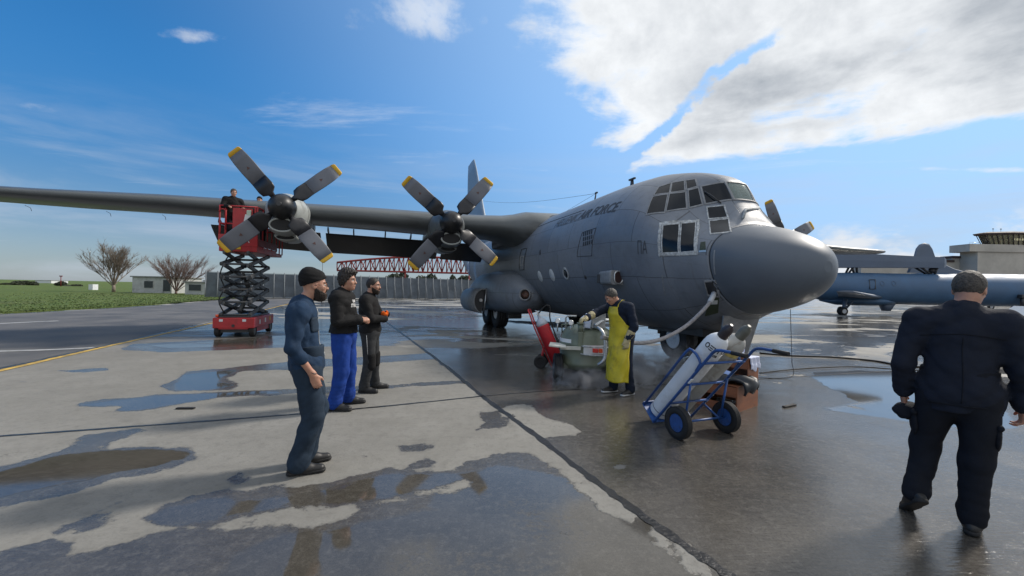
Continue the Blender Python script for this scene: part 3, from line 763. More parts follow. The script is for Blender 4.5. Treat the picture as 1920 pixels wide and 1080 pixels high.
# ---- wings
def airfoil(c, t, n=14, droop=0.):
    up, lo = [], []
    for i in range(n+1):
        x = (1-math.cos(PI*i/n))/2; y = 5*t*(.2969*math.sqrt(x)-.126*x-.3516*x*x+.2843*x**3-.1015*x**4); cam_ = .02*4*x*(1-x)
        up.append((x*c, (y+cam_)*c)); lo.append((x*c, (-y+cam_)*c))
    return up[::-1]+lo[1:-1]
WS = [(0, -8.7, 3.86, 5.6, .29), (1.8, -8.85, 3.86, 5.4, .285), (2.2, -9.15, 3.94, 4.8, .25), (2.7, -9.42, 3.99, 4.4, .225), (3.5, -9.57, 4.01, 4.18, .215), (5., -9.62, 4.01, 4.1, .21), (7.5, -9.7, 4.06, 3.9, .20), (10.2, -9.8, 4.08, 3.6, .19), (14, -9.95, 4.13, 3.1, .165), (17., -10.1, 4.11, 2.75, .145), (20., -10.2, 4.13, 2.4, .12), (20.25, -10.5, 4.14, 1.8, .05)]
def wing_at(y):
    A_ = np.array(WS); return [float(np.interp(abs(y), A_[:, 0], A_[:, k])) for k in range(1, 5)]
for s in (-1, 1):
    mb = MB(); rings = []
    yy = sorted(set([r[0] for r in WS]+list(np.linspace(2.2, 20, 30))))
    for y in yy:
        xl, z, c_, t_ = wing_at(y); rings.append([V3((xl-px_, s*y, z+pz+.05)) for px_, pz in airfoil(c_, t_)])
    mb.loft(rings); w_ = mb.build('wing', M_wing, PL)
    # flaps hang down behind the wing
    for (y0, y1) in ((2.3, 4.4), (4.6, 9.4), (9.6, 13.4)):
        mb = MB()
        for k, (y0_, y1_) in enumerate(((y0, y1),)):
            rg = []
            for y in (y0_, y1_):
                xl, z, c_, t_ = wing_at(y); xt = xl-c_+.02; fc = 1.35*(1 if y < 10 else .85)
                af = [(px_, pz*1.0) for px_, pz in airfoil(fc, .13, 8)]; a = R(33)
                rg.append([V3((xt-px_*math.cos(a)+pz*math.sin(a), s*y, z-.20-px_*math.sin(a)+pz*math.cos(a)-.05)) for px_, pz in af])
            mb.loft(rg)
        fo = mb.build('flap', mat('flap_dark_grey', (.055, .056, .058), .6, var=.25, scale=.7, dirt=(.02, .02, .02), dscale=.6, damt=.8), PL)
    for y in (2.9, 4.2, 5.9, 7.0, 8.3, 9.3, 10.9, 12.0, 13.1):
        mb = MB()
        xl, z, c_, t_ = wing_at(y); xt = xl-c_; mb.box((xt-.05, s*y, z-.16), (.5, .05, .16), Matrix.Rotation(R(-20), 3, 'Y')); mb.build('flap_bracket', M_dk, PL)
    for k, y in enumerate((14.9, 16.5, 18.6)):
        xl, z, c_, t_ = wing_at(y); MB().tube([(xl-c_, s*y, z), (xl-c_-.25, s*y, z-.04), (xl-c_-.3, s*y, z-.14)], .008, 4).build('static_wick', M_dk, PL)
    # wing root fairing
    mb = MB(); rings = []
    for x, zt_, hw in ((-8.2, 4.58, .4), (-8.9, 4.62, 1.2), (-9.6, 4.68, 1.9), (-11, 4.82, 2.3), (-13, 4.75, 2.3), (-15, 4.68, 1.7), (-17, 4.6, .6)):
        rings.append([V3((x, s*hw*math.cos(a), 3.9+(zt_-3.9)*math.sin(a)**.7)) for a in np.linspace(0, PI/2, 9)]+[V3((x, 0, 3.6)), V3((x, s*hw, 3.6))])
    mb.loft(rings); mb.build('wing_root_fairing', M_pl, PL)
# ---- engines
def blade_mb():
    parts = []
    secs = [(.34,.13,.12,58),(.48,.20,.13,52),(.56,.50,.11,46),(.7,.55,.085,42),(.98,.51,.06,36),(.981,.51,.06,36),(1.4,.52,.045,29),(1.7,.50,.035,25),(1.93,.45,.028,22),(1.931,.45,.028,22),(2.02,.41,.022,21),(2.055,.33,.014,20)]
    def ring(r, c, t, tw):
        P = []; a = R(tw*.55)
        for k in range(16):
            q = 2*PI*k/16; u = c/2*math.cos(q); w_ = t/2*math.sin(q)*(1+.25*math.cos(q)); P.append(V3((w_*math.cos(a)+u*math.sin(a), u*math.cos(a)-w_*math.sin(a), r)))
        return P
    for i0, i1, m_ in ((0, 4, M_propb), (5, 8, M_prop), (9, 11, M_propy)):
        mb = MB(); mb.loft([ring(*secs[i]) for i in range(i0, i1+1)]); parts.append((mb, m_))
    return parts
def make_prop(loc, phi, parent):
    pr = empty('propeller', loc); pr.parent = parent
    mb = MB(); mb.lathe((-.5, 0, 0), (1, 0, 0), [(0, .30), (.02, .37), (.12, .395), (.30, .39), (.46, .35), (.60, .28), (.69, .19), (.745, .09), (.76, .02)], 32); mb.build('spinner', M_spin, pr)
    mb = MB(); mb.cyl((.22, 0, 0), (.285, 0, 0), .075, .065, 14); mb.build('spinner_cap', M_dk, pr)
    for k in range(4):
        a = phi+k*PI/2; rot = Matrix.Rotation(PI/2-a, 4, 'X')       # z axis turned towards (-y cos, z sin)
        bl = None
        for mb, m_ in blade_mb():
            mb.xf(Matrix.Translation((-.25, 0, 0)) @ rot)
            if bl is None: bl = mb.build('blade', M_propb, pr)
            else:
                nm = 'blade_tip' if m_ is M_propy else 'blade_surface'
                # grey and yellow lengths are one continuous blade: joined below
                o = mb.build('tmp', m_, pr); mi = len(bl.data.materials); bl.data.materials.append(m_)
                bm = bmesh.new(); bm.from_mesh(bl.data); n0 = len(bm.faces); bm.from_mesh(o.data); bm.faces.ensure_lookup_table()
                for f in bm.faces[n0:]: f.material_index = mi
                bm.to_mesh(bl.data); bm.free(); mo = o.data; bpy.data.objects.remove(o); bpy.data.meshes.remove(mo)
        # small triangle maker's mark and stencil on the blade
        bm = bmesh.new(); bm.from_mesh(bl.data)
        bl.data.materials.append(M_stcl2); mi = len(bl.data.materials)-1
        a_ = R(25*.55)
        def bp_(u, r, o_=.03): return Matrix.Translation((-.25, 0, 0)) @ rot @ V3((o_*math.cos(a_)+u*math.sin(a_), u*math.cos(a_)-o_*math.sin(a_), r))
        vs_ = [bm.verts.new(bp_(u, r)) for u, r in ((-.05, 1.38), (.05, 1.38), (0, 1.47))]; f = bm.faces.new(vs_); f.material_index = mi
        bm.to_mesh(bl.data); bm.free()
    return pr
M_stcl2 = mat('faded_red_mark', (.10, .05, .045), .6)
def make_nacelle(y, z, pr):
    xs_ = -8.62
    n_ = None
    # main cowl: round behind the spinner, deep oval with chin intake, fading into the wing
    rings = []
    for x, ht, hb, hw in ((-8.60, .34, .36, .34), (-8.72, .40, .46, .42), (-8.9, .46, .60, .50), (-9.2, .54, .74, .60), (-9.7, .56, .80, .64), (-10.5, .52, .74, .62), (-11.8, .42, .62, .52), (-13, .2, .5, .45), (-14.6, .02, .30, .28), (-15.6, -.12, .18, .06)):
        rings.append([V3((x, y+hw*math.cos(a), z+(ht if math.sin(a) > 0 else hb)*math.sin(a))) for a in np.linspace(0, 2*PI, 33)[:-1]])
    mb = MB(); mb.loft(rings); n_ = mb.build('engine_nacelle', M_nac if y < -8 else M_wing, PL)
    # chin intake lip and dark throat
    zc = z-.55; lip = [V3((-8.55, y+.34*math.cos(a), zc+.20*math.sin(a))) for a in np.linspace(0, 2*PI, 29)[:-1]]
    MB().tube(lip, .032, 8, closed=True).build('intake_lip', M_nac, n_)
    mb = MB(); rg = [[V3((x, y+w1*math.cos(a), zc+dz+h1*math.sin(a))) for a in np.linspace(0, 2*PI, 25)[:-1]] for x, w1, h1, dz in ((-8.56, .355, .215, 0), (-8.9, .44, .28, .0), (-9.8, .46, .30, -.02), (-11, .40, .24, .05), (-12.3, .25, .12, .15))]; mb.loft(rg, False, True); mb.build('intake_duct', M_nac if y < -8 else M_wing, n_)
    mb = MB(); mb.loft([[V3((x, y+.33*math.cos(a), zc+.19*math.sin(a))) for a in np.linspace(0, 2*PI, 25)[:-1]] for x in (-8.57, -8.54)]); mb.build('intake_throat', M_blk, n_)
    # oil cooler mouth lower down
    lip = [V3((-9.15, y+.26*math.cos(a), zc-.31+.07*math.sin(a))) for a in np.linspace(0, 2*PI, 25)[:-1]]
    mb = MB(); mb.loft([[p+V3((dx, 0, 0)) for p in lip] for dx in (-.35, .0)]); mb.build('oil_cooler_intake', M_blk, n_)
    mb = MB(); mb.loft([[V3((x, y+w1*math.cos(a), zc-.27+h1*math.sin(a))) for a in np.linspace(0, 2*PI, 25)[:-1]] for x, w1, h1 in ((-9.16, .32, .13), (-9.6, .34, .16), (-10.6, .30, .12), (-11.4, .1, .03))], True, True); mb.build('oil_cooler_fairing', M_nac if y < -8 else M_wing, n_)
    mb = MB(); mb.cyl((-9.6, y, zc-.4), (-9.62, y, zc-.52), .012, n=6); mb.build('drain_mast', M_dk, n_)
    for xr in (-9.5, -10.1):
        mb = MB(); P = [V3((xr, y+.625*math.cos(a)*1.0, z+(.57 if math.sin(a) > 0 else .77)*math.sin(a))) for a in np.linspace(-.6, PI+.6, 24)]; mb.tube(P, .008, 4); mb.build('cowl_joint', M_dk, n_)
    make_prop((-8.28, y, z), pr, PL)
make_nacelle(-10.19, 4.01, .8648); make_nacelle(-4.996, 3.887, .6919)
make_nacelle(4.996, 3.887, .62); make_nacelle(10.19, 4.01, 1.1)

# ---- main gear pods, wheels
def wheel(name, c, r, w_, parent, ax=(0, 1, 0), hub=M_hubw, hr=.5, tread=True, hubside=-1):
    wh = empty(name, c); wh.parent = parent; a = V3(ax).normalized()
    mb = MB(); prof = [(-.5*w_*.7, hr*r), (-.5*w_*.95, hr*r*1.1), (-.5*w_, r*.78), (-.5*w_*.85, r*.93), (-.5*w_*.6, r*.985)]
    if tread:
        for k in (-.36, -.12, .12, .36): prof += [((k-.07)*w_, r), ((k-.02)*w_, r), ((k-.015)*w_, r*.965), ((k+.02)*w_, r*.965), ((k+.025)*w_, r)]
    prof += [(.5*w_*.6, r*.985), (.5*w_*.85, r*.93), (.5*w_, r*.78), (.5*w_*.95, hr*r*1.1), (.5*w_*.7, hr*r)]
    mb.lathe((0, 0, 0), a, prof, 48); mb.build('tyre', M_blk, wh)
    mb = MB(); mb.lathe((0, 0, 0), a, [(-.5*w_*.8, hr*r*1.02), (-.5*w_*.82, hr*r*.9), (-.5*w_*.62, hr*r*.82), (-.5*w_*.60, hr*r*.35), (-.5*w_*.78, hr*r*.3), (-.5*w_*.8, .01), (.5*w_*.8, .01), (.5*w_*.78, hr*r*.3), (.5*w_*.60, hr*r*.35), (.5*w_*.62, hr*r*.82), (.5*w_*.82, hr*r*.9), (.5*w_*.8, hr*r*1.02)], 32)
    q = a.to_track_quat('Z', 'Y')
    for k in range(10):
        for sgn in (-1, 1):
            p = q @ V3((hr*r*.6*math.cos(2*PI*k/10), hr*r*.6*math.sin(2*PI*k/10), sgn*w_*.5*.62)); mb.cyl(p-a*.012, p+a*.012, hr*r*.07, n=8)
    mb.build('rim', hub, wh); return wh
for s in (-1, 1):
    rings = []
    for x, hw, zt_, zb_ in ((-8.55, .10, 1.45, 1.25), (-8.7, .35, 1.65, 1.05), (-9.1, .68, 1.95, .82), (-9.8, .98, 2.25, .68), (-10.6, 1.12, 2.42, .62), (-12, 1.16, 2.46, .6), (-14, 1.12, 2.4, .62), (-15.5, .9, 2.15, .75), (-16.8, .5, 1.8, .95), (-17.4, .15, 1.55, 1.2)):
        zc = (zt_+zb_)/2; rings.append([V3((x, s*(1.85+hw*math.copysign(abs(math.cos(a))**.8, math.cos(a))), zc+(zt_-zc)*math.copysign(abs(math.sin(a))**.85, math.sin(a)))) for a in np.linspace(0, 2*PI, 41)[:-1]])
    mb = MB(); mb.loft(rings); pod = mb.build('landing_gear_pod', M_pl, PL)
    uvl = pod.data.uv_layers.new(name='UVMap')
    for p in pod.data.polygons:
        for li, vi in zip(p.loop_indices, p.vertices): co = pod.data.vertices[vi].co; uvl.data[li].uv = (co.x, co.z*1.3)
    mb = MB(); mb.lathe((-8.62, s*2.24, 1.45), (.75, s*-.66*-1, .08), [(-.12, .21), (.0, .235), (.035, .215), (.03, .19), (-.04, .17)], 24, cap=False); mb.build('pod_intake_rim', M_pl2, pod)
    mb = MB(); mb.lathe((-8.62, s*2.24, 1.45), (.75, s*-.66*-1, .08), [(-.05, .02), (-.04, .17), (-.045, .02)], 24); mb.build('pod_intake', M_brn, pod)
    # gear door standing open outboard: a curved shell with dark end
    mb = MB(); ring = lambda r: [(s*(3.10+r*1.0*math.cos(a)), 1.12+r*1.25*math.sin(a)) for a in np.linspace(-PI/2+.15, PI/2+.25, 15)]
    po, pi_ = ring(.42), ring(.39)
    for x0, x1 in ((-11.2, -14.0),):
        rg = [[V3((x, *p)) for p in po]+[V3((x, *p)) for p in pi_[::-1]] for x in (x0, x1)]; mb.loft(rg)
    gd = mb.build('gear_door', M_pl2, pod)
    mb = MB(); mb.prism([(s*3.06, .62), (s*3.09, .62), (s*3.09, 1.62), (s*3.06, 1.62)], 0, -11.35, -11.3)
    for x in (-11.3,): mb.prism([(p[0]*.998, p[1]) for p in pi_], 0, x-.02, x)
    mb.build('door_end_rib', M_dk, gd)
    mb = MB(); mb.cyl((-11.27, s*3.22, 1.16), (-11.20, s*3.22, 1.16), .07, n=12); mb.tube([(-11.2, s*3.0, 1.65), (-11.1, s*3.06, 1.2), (-11.15, s*3.1, .7)], .03, 6); mb.build('door_strut', M_alu, gd)
    for x in (-11.65, -13.2): wheel('main_wheel', (x, s*2.25, .71), .71, .5, PL, hubside=s)
    mb = MB()
    for x in (-11.65, -13.2): mb.cyl((x, s*1.9, .71), (x, s*1.85, 1.9), .11, .13, 12); mb.cyl((x, s*1.7, .71), (x, s*2.5, .71), .07, n=10)
    mb.box((-12.4, s*1.9, .85), (1.7, .14, .16)); mb.box((-10.9, s*1.9, .55), (.5, .6, .25), bev=.04); mb.tube([(-10.7, s*1.8, .55), (-10.9, s*1.9, .9), (-11.4, s*1.9, .8)], .03); mb.build('main_gear_leg', M_dk, PL)
    # nose wheels
    wheel('nose_wheel', (-2.85, s*.28, .49), .49, .30, PL, hr=.52)
mb = MB(); mb.cyl((-2.85, 0, .49), (-2.80, 0, 1.2), .09, .1, 12); mb.cyl((-2.85, -.3, .49), (-2.85, .3, .49), .06, n=10); mb.tube([(-2.75, 0, .62), (-2.4, 0, .85), (-2.1, 0, 1.1)], .05); mb.box((-2.95, 0, .9), (.16, .34, .12), bev=.02); mb.tube([(-3.0, -.1, .6), (-3.15, -.12, .8), (-3.0, -.1, 1.0)], .02)
for k in range(4): mb.tube([(-3.2-k*.1, -.2+k*.12, .95), (-3.3-k*.12, -.15+k*.1, .7), (-3.6, -.1, .9)], .018)
mb.build('nose_gear_leg', M_pl2, PL)
mb = MB(); mb.box((-2.75, 0, .80), (2.0, .95, .3)); mb.build('nose_gear_bay', M_dk, PL)
for s in (1,):
    mb = MB(); mb.box((-2.9, s*.52, .52), (1.5, .03, .42), Matrix.Rotation(s*R(12), 3, 'X'), bev=.01); mb.build('nose_gear_door', M_wing, PL)
# big crew door panel open below the radome (its pale inner edge)
gd = MB(); gd.loft([[V3((x, y, z)) for x, y, z in ((-.98, -.66+.02, 1.18), (-1.02, .38, 1.16), (-1.35, .36, .18), (-1.32, -.42, .16))], [V3((x-.05, y, z)) for x, y, z in ((-.98, -.66+.02, 1.18), (-1.02, .38, 1.16), (-1.35, .36, .18), (-1.32, -.42, .16))]]); gd.build('forward_gear_door', M_pl2, PL)
# air deflector and small belly things
for (x, y) in ((-5, -.4), (-6.2, .5), (-4.2, .3)):
    mb = MB(); mb.loft([[V3((x+a, y+b_, .70)) for a, b_ in ((.18, 0), (0, .02), (-.18, 0), (0, -.02))], [V3((x+a-.06, y+b_, .45)) for a, b_ in ((.10, 0), (0, .01), (-.10, 0), (0, -.01))]]); mb.build('belly_antenna', M_dk, PL)
# ---- tail
M_tail = mat('light_blue_grey_tail', (.20, .27, .36), .5, var=.08, scale=1)
def fin_mb(pts, t0, t1, vertical=True, side=1):
    (xa0, xa1, z0), (xb0, xb1, z1) = pts; mb = MB(); rg = []
    for k in range(9):
        f = k/8; x0, x1 = xa0+(xb0-xa0)*f, xa1+(xb1-xa1)*f; zz_ = z0+(z1-z0)*f; c_ = x0-x1; t_ = t0+(t1-t0)*f
        if k == 8: x0 -= .15; c_ -= .25
        rg.append([V3((x0-px_, pz, zz_)) if vertical else V3((x0-px_, side*zz_, 4.75+pz)) for px_, pz in airfoil(c_, t_, 10)])
    return mb.loft(rg)
fin_mb(((-21.6, -28.9, 4.4), (-26.6, -29.0, 11.75)), .10, .09).build('tail_fin', M_tail, PL)
for s in (-1, 1): fin_mb(((-24.6, -28.9, .4), (-26.2, -28.6, 8.0)), .11, .10, False, s).build('tailplane', M_wing, PL)
h_r, _ = hit(878, 500); c0 = h_r if h_r else V3((-18.6, -2.06, 3.4))
for r_, m_, o_ in ((.50, mat('roundel_blue', (.05, .14, .36), .5), .010), (.36, mat('roundel_white', (.7, .7, .7), .5), .016), (.2, mat('roundel_blue', (.05, .14, .36)), .022)):
    k = 28; ctr = snap(c0, o_); P = [snap(V3((c0.x+r_*math.cos(2*PI*j/k), c0.y, c0.z+r_*math.sin(2*PI*j/k))), o_) for j in range(k)]
    MB().add(P+[ctr], [(j, (j+1) % k, k) for j in range(k)], True).build('roundel', m_, PL)
# ============================================================ GROUND EQUIPMENT
M_red = mat('red_lift_paint', (.42, .025, .03), .45, var=.15, scale=3, dirt=(.12, .03, .03), dscale=3, damt=.5)
M_redd = mat('dark_red_paint', (.20, .018, .022), .5, var=.2)
M_arm = mat('scissor_arm_grey', (.055, .058, .062), .5, var=.3, scale=5, dirt=(.12, .11, .10), dscale=4, damt=.6)
M_blue = mat('blue_tube_paint', (.018, .075, .26), .42, var=.2, scale=8, dirt=(.03, .035, .05), dscale=5, damt=.7)
M_white = mat('white_plastic', (.66, .68, .70), .4, var=.06)
M_orange = mat('orange_lens', (.7, .09, .02), .3)
M_redl = mat('red_lens', (.6, .03, .02), .25)
# ---- scissor lift
LF = empty('scissor_lift', (-8.72, 14.05, 0), R(14)); tag(LF, 'red scissor lift raised to the wing with two people in its basket', 'scissor lift')
mb = MB(); mb.box((0, 0, .44), (1.12, 2.05, .32), bev=.02); mb.box((0, -.95, .31), (.8, .12, .12)); mb.prism([(-.9, .3), (.9, .3), (.75, .14), (-.75, .14)], 0, .40, .52); mb.prism([(-.9, .3), (.9, .3), (.75, .14), (-.75, .14)], 0, -.52, -.40); mb.build('chassis', M_red, LF)
mb = MB(); mb.box((0, 0, .2), (.8, 1.8, .12)); mb.build('underframe', M_dk, LF)
mb = MB(); mb.box((0, 0, .625), (.9, 1.95, .05), bev=.01); mb.build('deck', M_dk, LF)
for sx in (-1, 1):
    for sy in (-1, 1):
        c = wheel('wheel', (sx*.47, sy*.80, .19), .19, .15, LF, ax=(1, 0, 0), hub=M_arm, hr=.6, tread=False)
mb = MB(); mb.cyl((-.45, -1.0, .62), (-.45, -1.0, .70), .04, n=10); mb.build('beacon', M_orange, LF)
for x in (-.33, .30): mb = MB(); mb.box((x, -1.03, .52), (.10, .006, .07)); mb.build('decal', M_white, LF)
mb = MB(); mb.cyl((0, -1.026, .36), (0, -1.04, .36), .045, n=12); mb.build('tow_socket', M_dk, LF)
for (y, z, w_) in ((.1, .46, .12), (-.45, .44, .10), (.6, .48, .1)): mb = MB(); mb.box((.565, y, z), (.006, w_, .14)); mb.build('side_decal', mat('warning_yellow', (.65, .4, .03), .5) if y > .5 else M_white, LF)
Z0, Z1, NS = .66, 2.62, 5; hS = (Z1-Z0)/NS; LA = .86
for k in range(NS):
    za, zb = Z0+k*hS+.02, Z0+(k+1)*hS-.02
    for sx in (-1, 1):
        for q, (y0, y1) in enumerate(((-LA, LA), (LA, -LA))):
            x = sx*(.40-.075*q); a, b_ = V3((x, y0, za)), V3((x, y1, zb)); d = b_-a; L_ = d.length+.1
            rot = Matrix.Rotation(math.atan2(d.z, d.y), 3, 'X'); mb = MB(); mb.box((a+b_)/2, (.06, L_, .12), rot, bev=.012)
            for e in (a, b_, (a+b_)/2): mb.cyl(e-V3((.045, 0, 0)), e+V3((.045, 0, 0)), .055, n=12)
            mb.build('scissor_arm', M_arm, LF)
    for y, z in ((-LA, za), (LA, za), (0, (za+zb)/2)): mb = MB(); mb.cyl((-.42, y, z), (.42, y, z), .035, n=10); mb.build('cross_pin', M_arm, LF)
for (a, b_) in (((0, -.5, .75), (0, .35, 1.5)), ((0, .4, 1.35), (0, -.3, 2.0))): mb = MB(); mb.cyl(a, V3(a).lerp(V3(b_), .6), .07, n=14); mb.cyl(V3(a).lerp(V3(b_), .6), b_, .04, n=10); mb.build('lift_ram', M_arm, LF)
P = smooth_path([V3((-.35, -.7, .7)), V3((-.5, -.75, 1.1)), V3((-.42, -.6, 1.5)), V3((-.5, -.7, 1.9)), V3((-.42, -.6, 2.3)), V3((-.3, -.5, 2.6))], 5); MB().tube(P, .02, 6).build('control_cable', M_blk, LF)
_pre = set(LF.children)
mb = MB(); mb.box((0, .0, 2.74), (1.06, 2.1, .20), bev=.02); mb.box((0, -1.05, 2.99), (1.08, .04, .35)); mb.build('basket_floor', M_red, LF)
mb = MB(); mb.box((.0, 1.35, 2.72), (.98, 1.1, .12), bev=.02); mb.build('deck_extension', M_red, LF)
mb = MB(); mb.box((.12, -1.06, 3.62), (.56, .03, .74), bev=.01); mb.build('front_panel', M_red, LF)
mb = MB(); mb.box((0.541, 0, 2.95), (.02, 2.1, .22)); mb.box((-.541, 0, 2.95), (.02, 2.1, .22)); mb.build('toe_board', M_redd, LF)
def rail(pts, r=.022): mb = MB(); mb.tube(pts, r, 8); mb.build('guard_rail', M_red, LF)
for z in (4.05, 3.5):
    rail([(-.52, -1.04, z), (.52, -1.04, z)]); rail([(-.52, -1.04, z), (-.52, 1.04, z)]); rail([(.52, -1.04, z), (.52, 1.04, z)]); rail([(-.52, 1.04, z), (.52, 1.04, z)])
for x in (-.52, -.36, .46, .52): rail([(x, -1.04, 2.8), (x, -1.04, 4.05)], .026)
for y in (-.5, 0, .5, 1.04):
    for x in (-.52, .52): rail([(x, y, 2.8), (x, y, 4.05)])
rail(arc((-.44, -1.06, 3.85), .09, PI, 0, 8)+[V3((-.35, -1.06, 3.3))], .02)
for x in (-.5, .5):
    for y in (1.5, 1.88): rail([(x, y, 2.75), (x, y, 3.8)])
    rail([(x, 1.1, 3.8), (x, 1.9, 3.8)]); rail([(x, 1.1, 3.3), (x, 1.9, 3.3)])
mb = MB(); mb.box((.30, -1.10, 3.85), (.12, .06, .16), bev=.01); mb.build('manual_box', mat('pale_green_box', (.5, .62, .5), .5), LF)
mb = MB(); mb.box((.26, -1.12, 3.66), (.16, .01, .26), Matrix.Rotation(R(10), 3, 'Y')); mb.build('hanging_sheet', M_white, LF)
text_obj('lift_lettering', 'RA', .17, Matrix.Translation((.22, -1.075, 2.93)) @ Matrix.Rotation(PI/2, 4, 'X'), mat('pale_lettering', (.6, .55, .55), .5), LF, .006)
mb = MB(); mb.box((-.05, -1.075, 2.75), (.26, .006, .08)); mb.build('warning_sticker', mat('warning_yellow', (.65, .4, .03), .5), LF)

for c_ in LF.children:
    if c_ not in _pre: c_.location.y += .28
# ---- blue hand truck with two gas cylinders
A2 = V3((.93, .37, 0)).normalized(); B2 = V3((.37, -.93, 0)).normalized(); ZU = V3((0, 0, 1)); TO = V3((2.05, 5.40, .035)); LEAN = R(42)
HT = empty('hand_truck', TO, math.atan2(A2.y, A2.x)); tag(HT, 'blue tubular two wheeled hand truck tilted back with two long white cylinders', 'hand truck')
# local: x along axle, y = towards the front (-B2), z up
def hl(a, l, p=0.): return V3((a, -(l*math.sin(LEAN))+p*math.cos(LEAN), l*math.cos(LEAN)+p*math.sin(LEAN)))
for s in (-1, 1):
    rail_ = [hl(s*.29, 0), hl(s*.29, 1.18), hl(s*.29, 1.26), ]
    b0 = hl(s*.29, 1.30); pts = [hl(s*.29, 0), hl(s*.29, .6), hl(s*.29, 1.2), b0+V3((0, -.03, .03)), b0+V3((0, -.10, .055)), b0+V3((0, -.2, .055)), b0+V3((0, -.36, .045))]
    MB().tube(smooth_path(pts, 5), .0165, 10).build('side_rail', M_blue, HT)
    MB().tube([b0+V3((0, -.25, .053)), b0+V3((0, -.42, .043))], .022, 10).build('grip', M_blk, HT)
    hoop = [hl(s*.29, .01, .25), hl(s*.29, 1.02, .25)]+[hl(s*.29, 1.08+.06*math.sin(a), .13+.12*math.cos(a)) for a in (.5, 1.0, 1.57, 2.1, 2.6)]+[hl(s*.29, 1.0, .01)]
    MB().tube(hoop, .0155, 8).build('side_hoop', M_blue, HT)
AX = V3((0, -.49, .18-.035)) ; WR = .18
for l in (.42, .78, 1.16): MB().tube([hl(-.29, l, -.01), hl(.29, l, -.01)], .014, 8).build('cross_bar', M_blue, HT)
MB().tube([AX+V3((-.33, 0, 0)), AX+V3((.33, 0, 0))], .014, 8).build('axle', M_blue, HT)
for s in (-1, 1):
    MB().tube([hl(s*.27, .85, -.01), AX+V3((s*.27, .0, 0))], .013, 8).build('brace', M_blue, HT)
    MB().tube([hl(s*.25, .35, -.01), AX+V3((s*.25, .01, 0))], .013, 8).build('brace', M_blue, HT)
    wheel('wheel', AX+V3((s*.36, 0, 0)), WR, .085, HT, ax=(1, 0, 0), hub=M_blue, hr=.56)
mb = MB(); mb.loft([[hl(a, l, p) for a, l, p in ((-.31, 0, -.01), (.31, 0, -.01), (.31, 0, .27), (-.31, 0, .27))], [hl(a, l, p) for a, l, p in ((-.31, .012, -.01), (.31, .012, -.01), (.31, .012, .27), (-.31, .012, .27))]]); mb.loft([[hl(a, l, p) for a, l, p in ((-.31, 0, .26), (.31, 0, .26), (.31, 0, .27), (-.31, 0, .27))], [hl(a, l, p) for a, l, p in ((-.31, .05, .26), (.31, .05, .26), (.31, .05, .27), (-.31, .05, .27))]]); mb.build('toe_plate', M_blue, HT)
mb = MB(); mb.box(hl(-.29, .86, -.02)+V3((0, 0, .0)), (.035, .012, .07), Matrix.Rotation(LEAN, 3, 'X')); mb.build('label_tag', M_white, HT)
def bottle(name, a, mt, capm, label, L_=1.42, r=.124):
    base = HT.matrix_basis if False else None
    Mh = Matrix.Translation(TO) @ Matrix.Rotation(math.atan2(A2.y, A2.x), 4, 'Z')
    o = empty(name, Mh @ hl(a, .014, .13)); o.rotation_euler = (Matrix.Rotation(math.atan2(A2.y, A2.x), 3, 'Z') @ Matrix.Rotation(LEAN, 3, 'X')).to_euler()
    tag(o, label, 'gas cylinder')
    prof = [(0, r*.9), (.015, r), (.02, r)]+[(L_*t, r) for t in (.2, .5, .8)]+[(L_-.17, r), (L_-.12, r*.97), (L_-.07, r*.85), (L_-.03, r*.66), (L_, r*.42)]
    mb = MB(); mb.lathe((0, 0, 0), (0, 0, 1), prof, 36); mb.build('cylinder_body', mt, o)
    mb = MB(); mb.lathe((0, 0, L_-.03), (0, 0, 1), [(0, .052), (.02, .056), (.12, .055), (.165, .046), (.18, .028), (.2, .026), (.2, .012)], 24); mb.build('valve_cap', capm, o)
    return o, L_, r
M_cy1 = mat('white_cylinder_paint', (.68, .71, .75), .35, var=.05, scale=2, dirt=(.35, .34, .33), dscale=5, damt=.4)
M_cy2 = mat('dirty_white_cylinder', (.40, .40, .38), .55, var=.15, scale=3, dirt=(.16, .12, .08), dscale=6, damt=.8)
b1, L_, r_ = bottle('gas_cylinder', -.135, M_cy1, mat('brown_black_cap', (.035, .028, .032), .4), 'clean white gas cylinder with a black valve cap, nearer on the blue hand truck')
b2, _, _ = bottle('gas_cylinder', .135, M_cy2, mat('olive_grey_cap', (.10, .105, .09), .5, dirt=(.2, .19, .17)), 'stained white gas cylinder with a grey green cap, farther on the blue hand truck', 1.40)
def neck_text(o, txt, size, rr, z0, th0, mt, spread):
    vs, fs = text_mesh(txt, size, .003)
    def fn(u, v): th = th0+u/rr; zz_ = z0+v; k = 1.003; rad_ = np.interp(zz_, [L_-.17, L_-.12, L_-.07, L_-.03], [1., .97, .85, .66])*rr*k+.001; return V3((rad_*math.cos(th), rad_*math.sin(th), zz_))
    text_obj('stencil', txt, size, None, mt, o, .003, fn, 1)
neck_text(b1, 'ΟΞΥΓΟΝΟ', .075, .124, L_-.155, R(-105), M_stcl, 0)
neck_text(b1, 'Ο2', .035, .124, L_-.21, R(-115), M_stcl, 0)
mb = MB(); mb.loft([[V3((.1245*math.cos(a), .1245*math.sin(a), z)) for a in np.linspace(0, 2*PI, 37)[:-1]] for z in (.085, .095)], False, False); mb.build('base_ring', M_stcl, b1)
mb = MB(); mb.loft([[V3((.1255*math.cos(a), .1255*math.sin(a), z)) for a in np.linspace(R(-150), R(-80), 12)] for z in (L_-.24, L_-.185)], False, False, closed=False); mb.build('band_label', mat('dull_yellow_label', (.45, .36, .12), .5, var=.4, scale=30), b2)

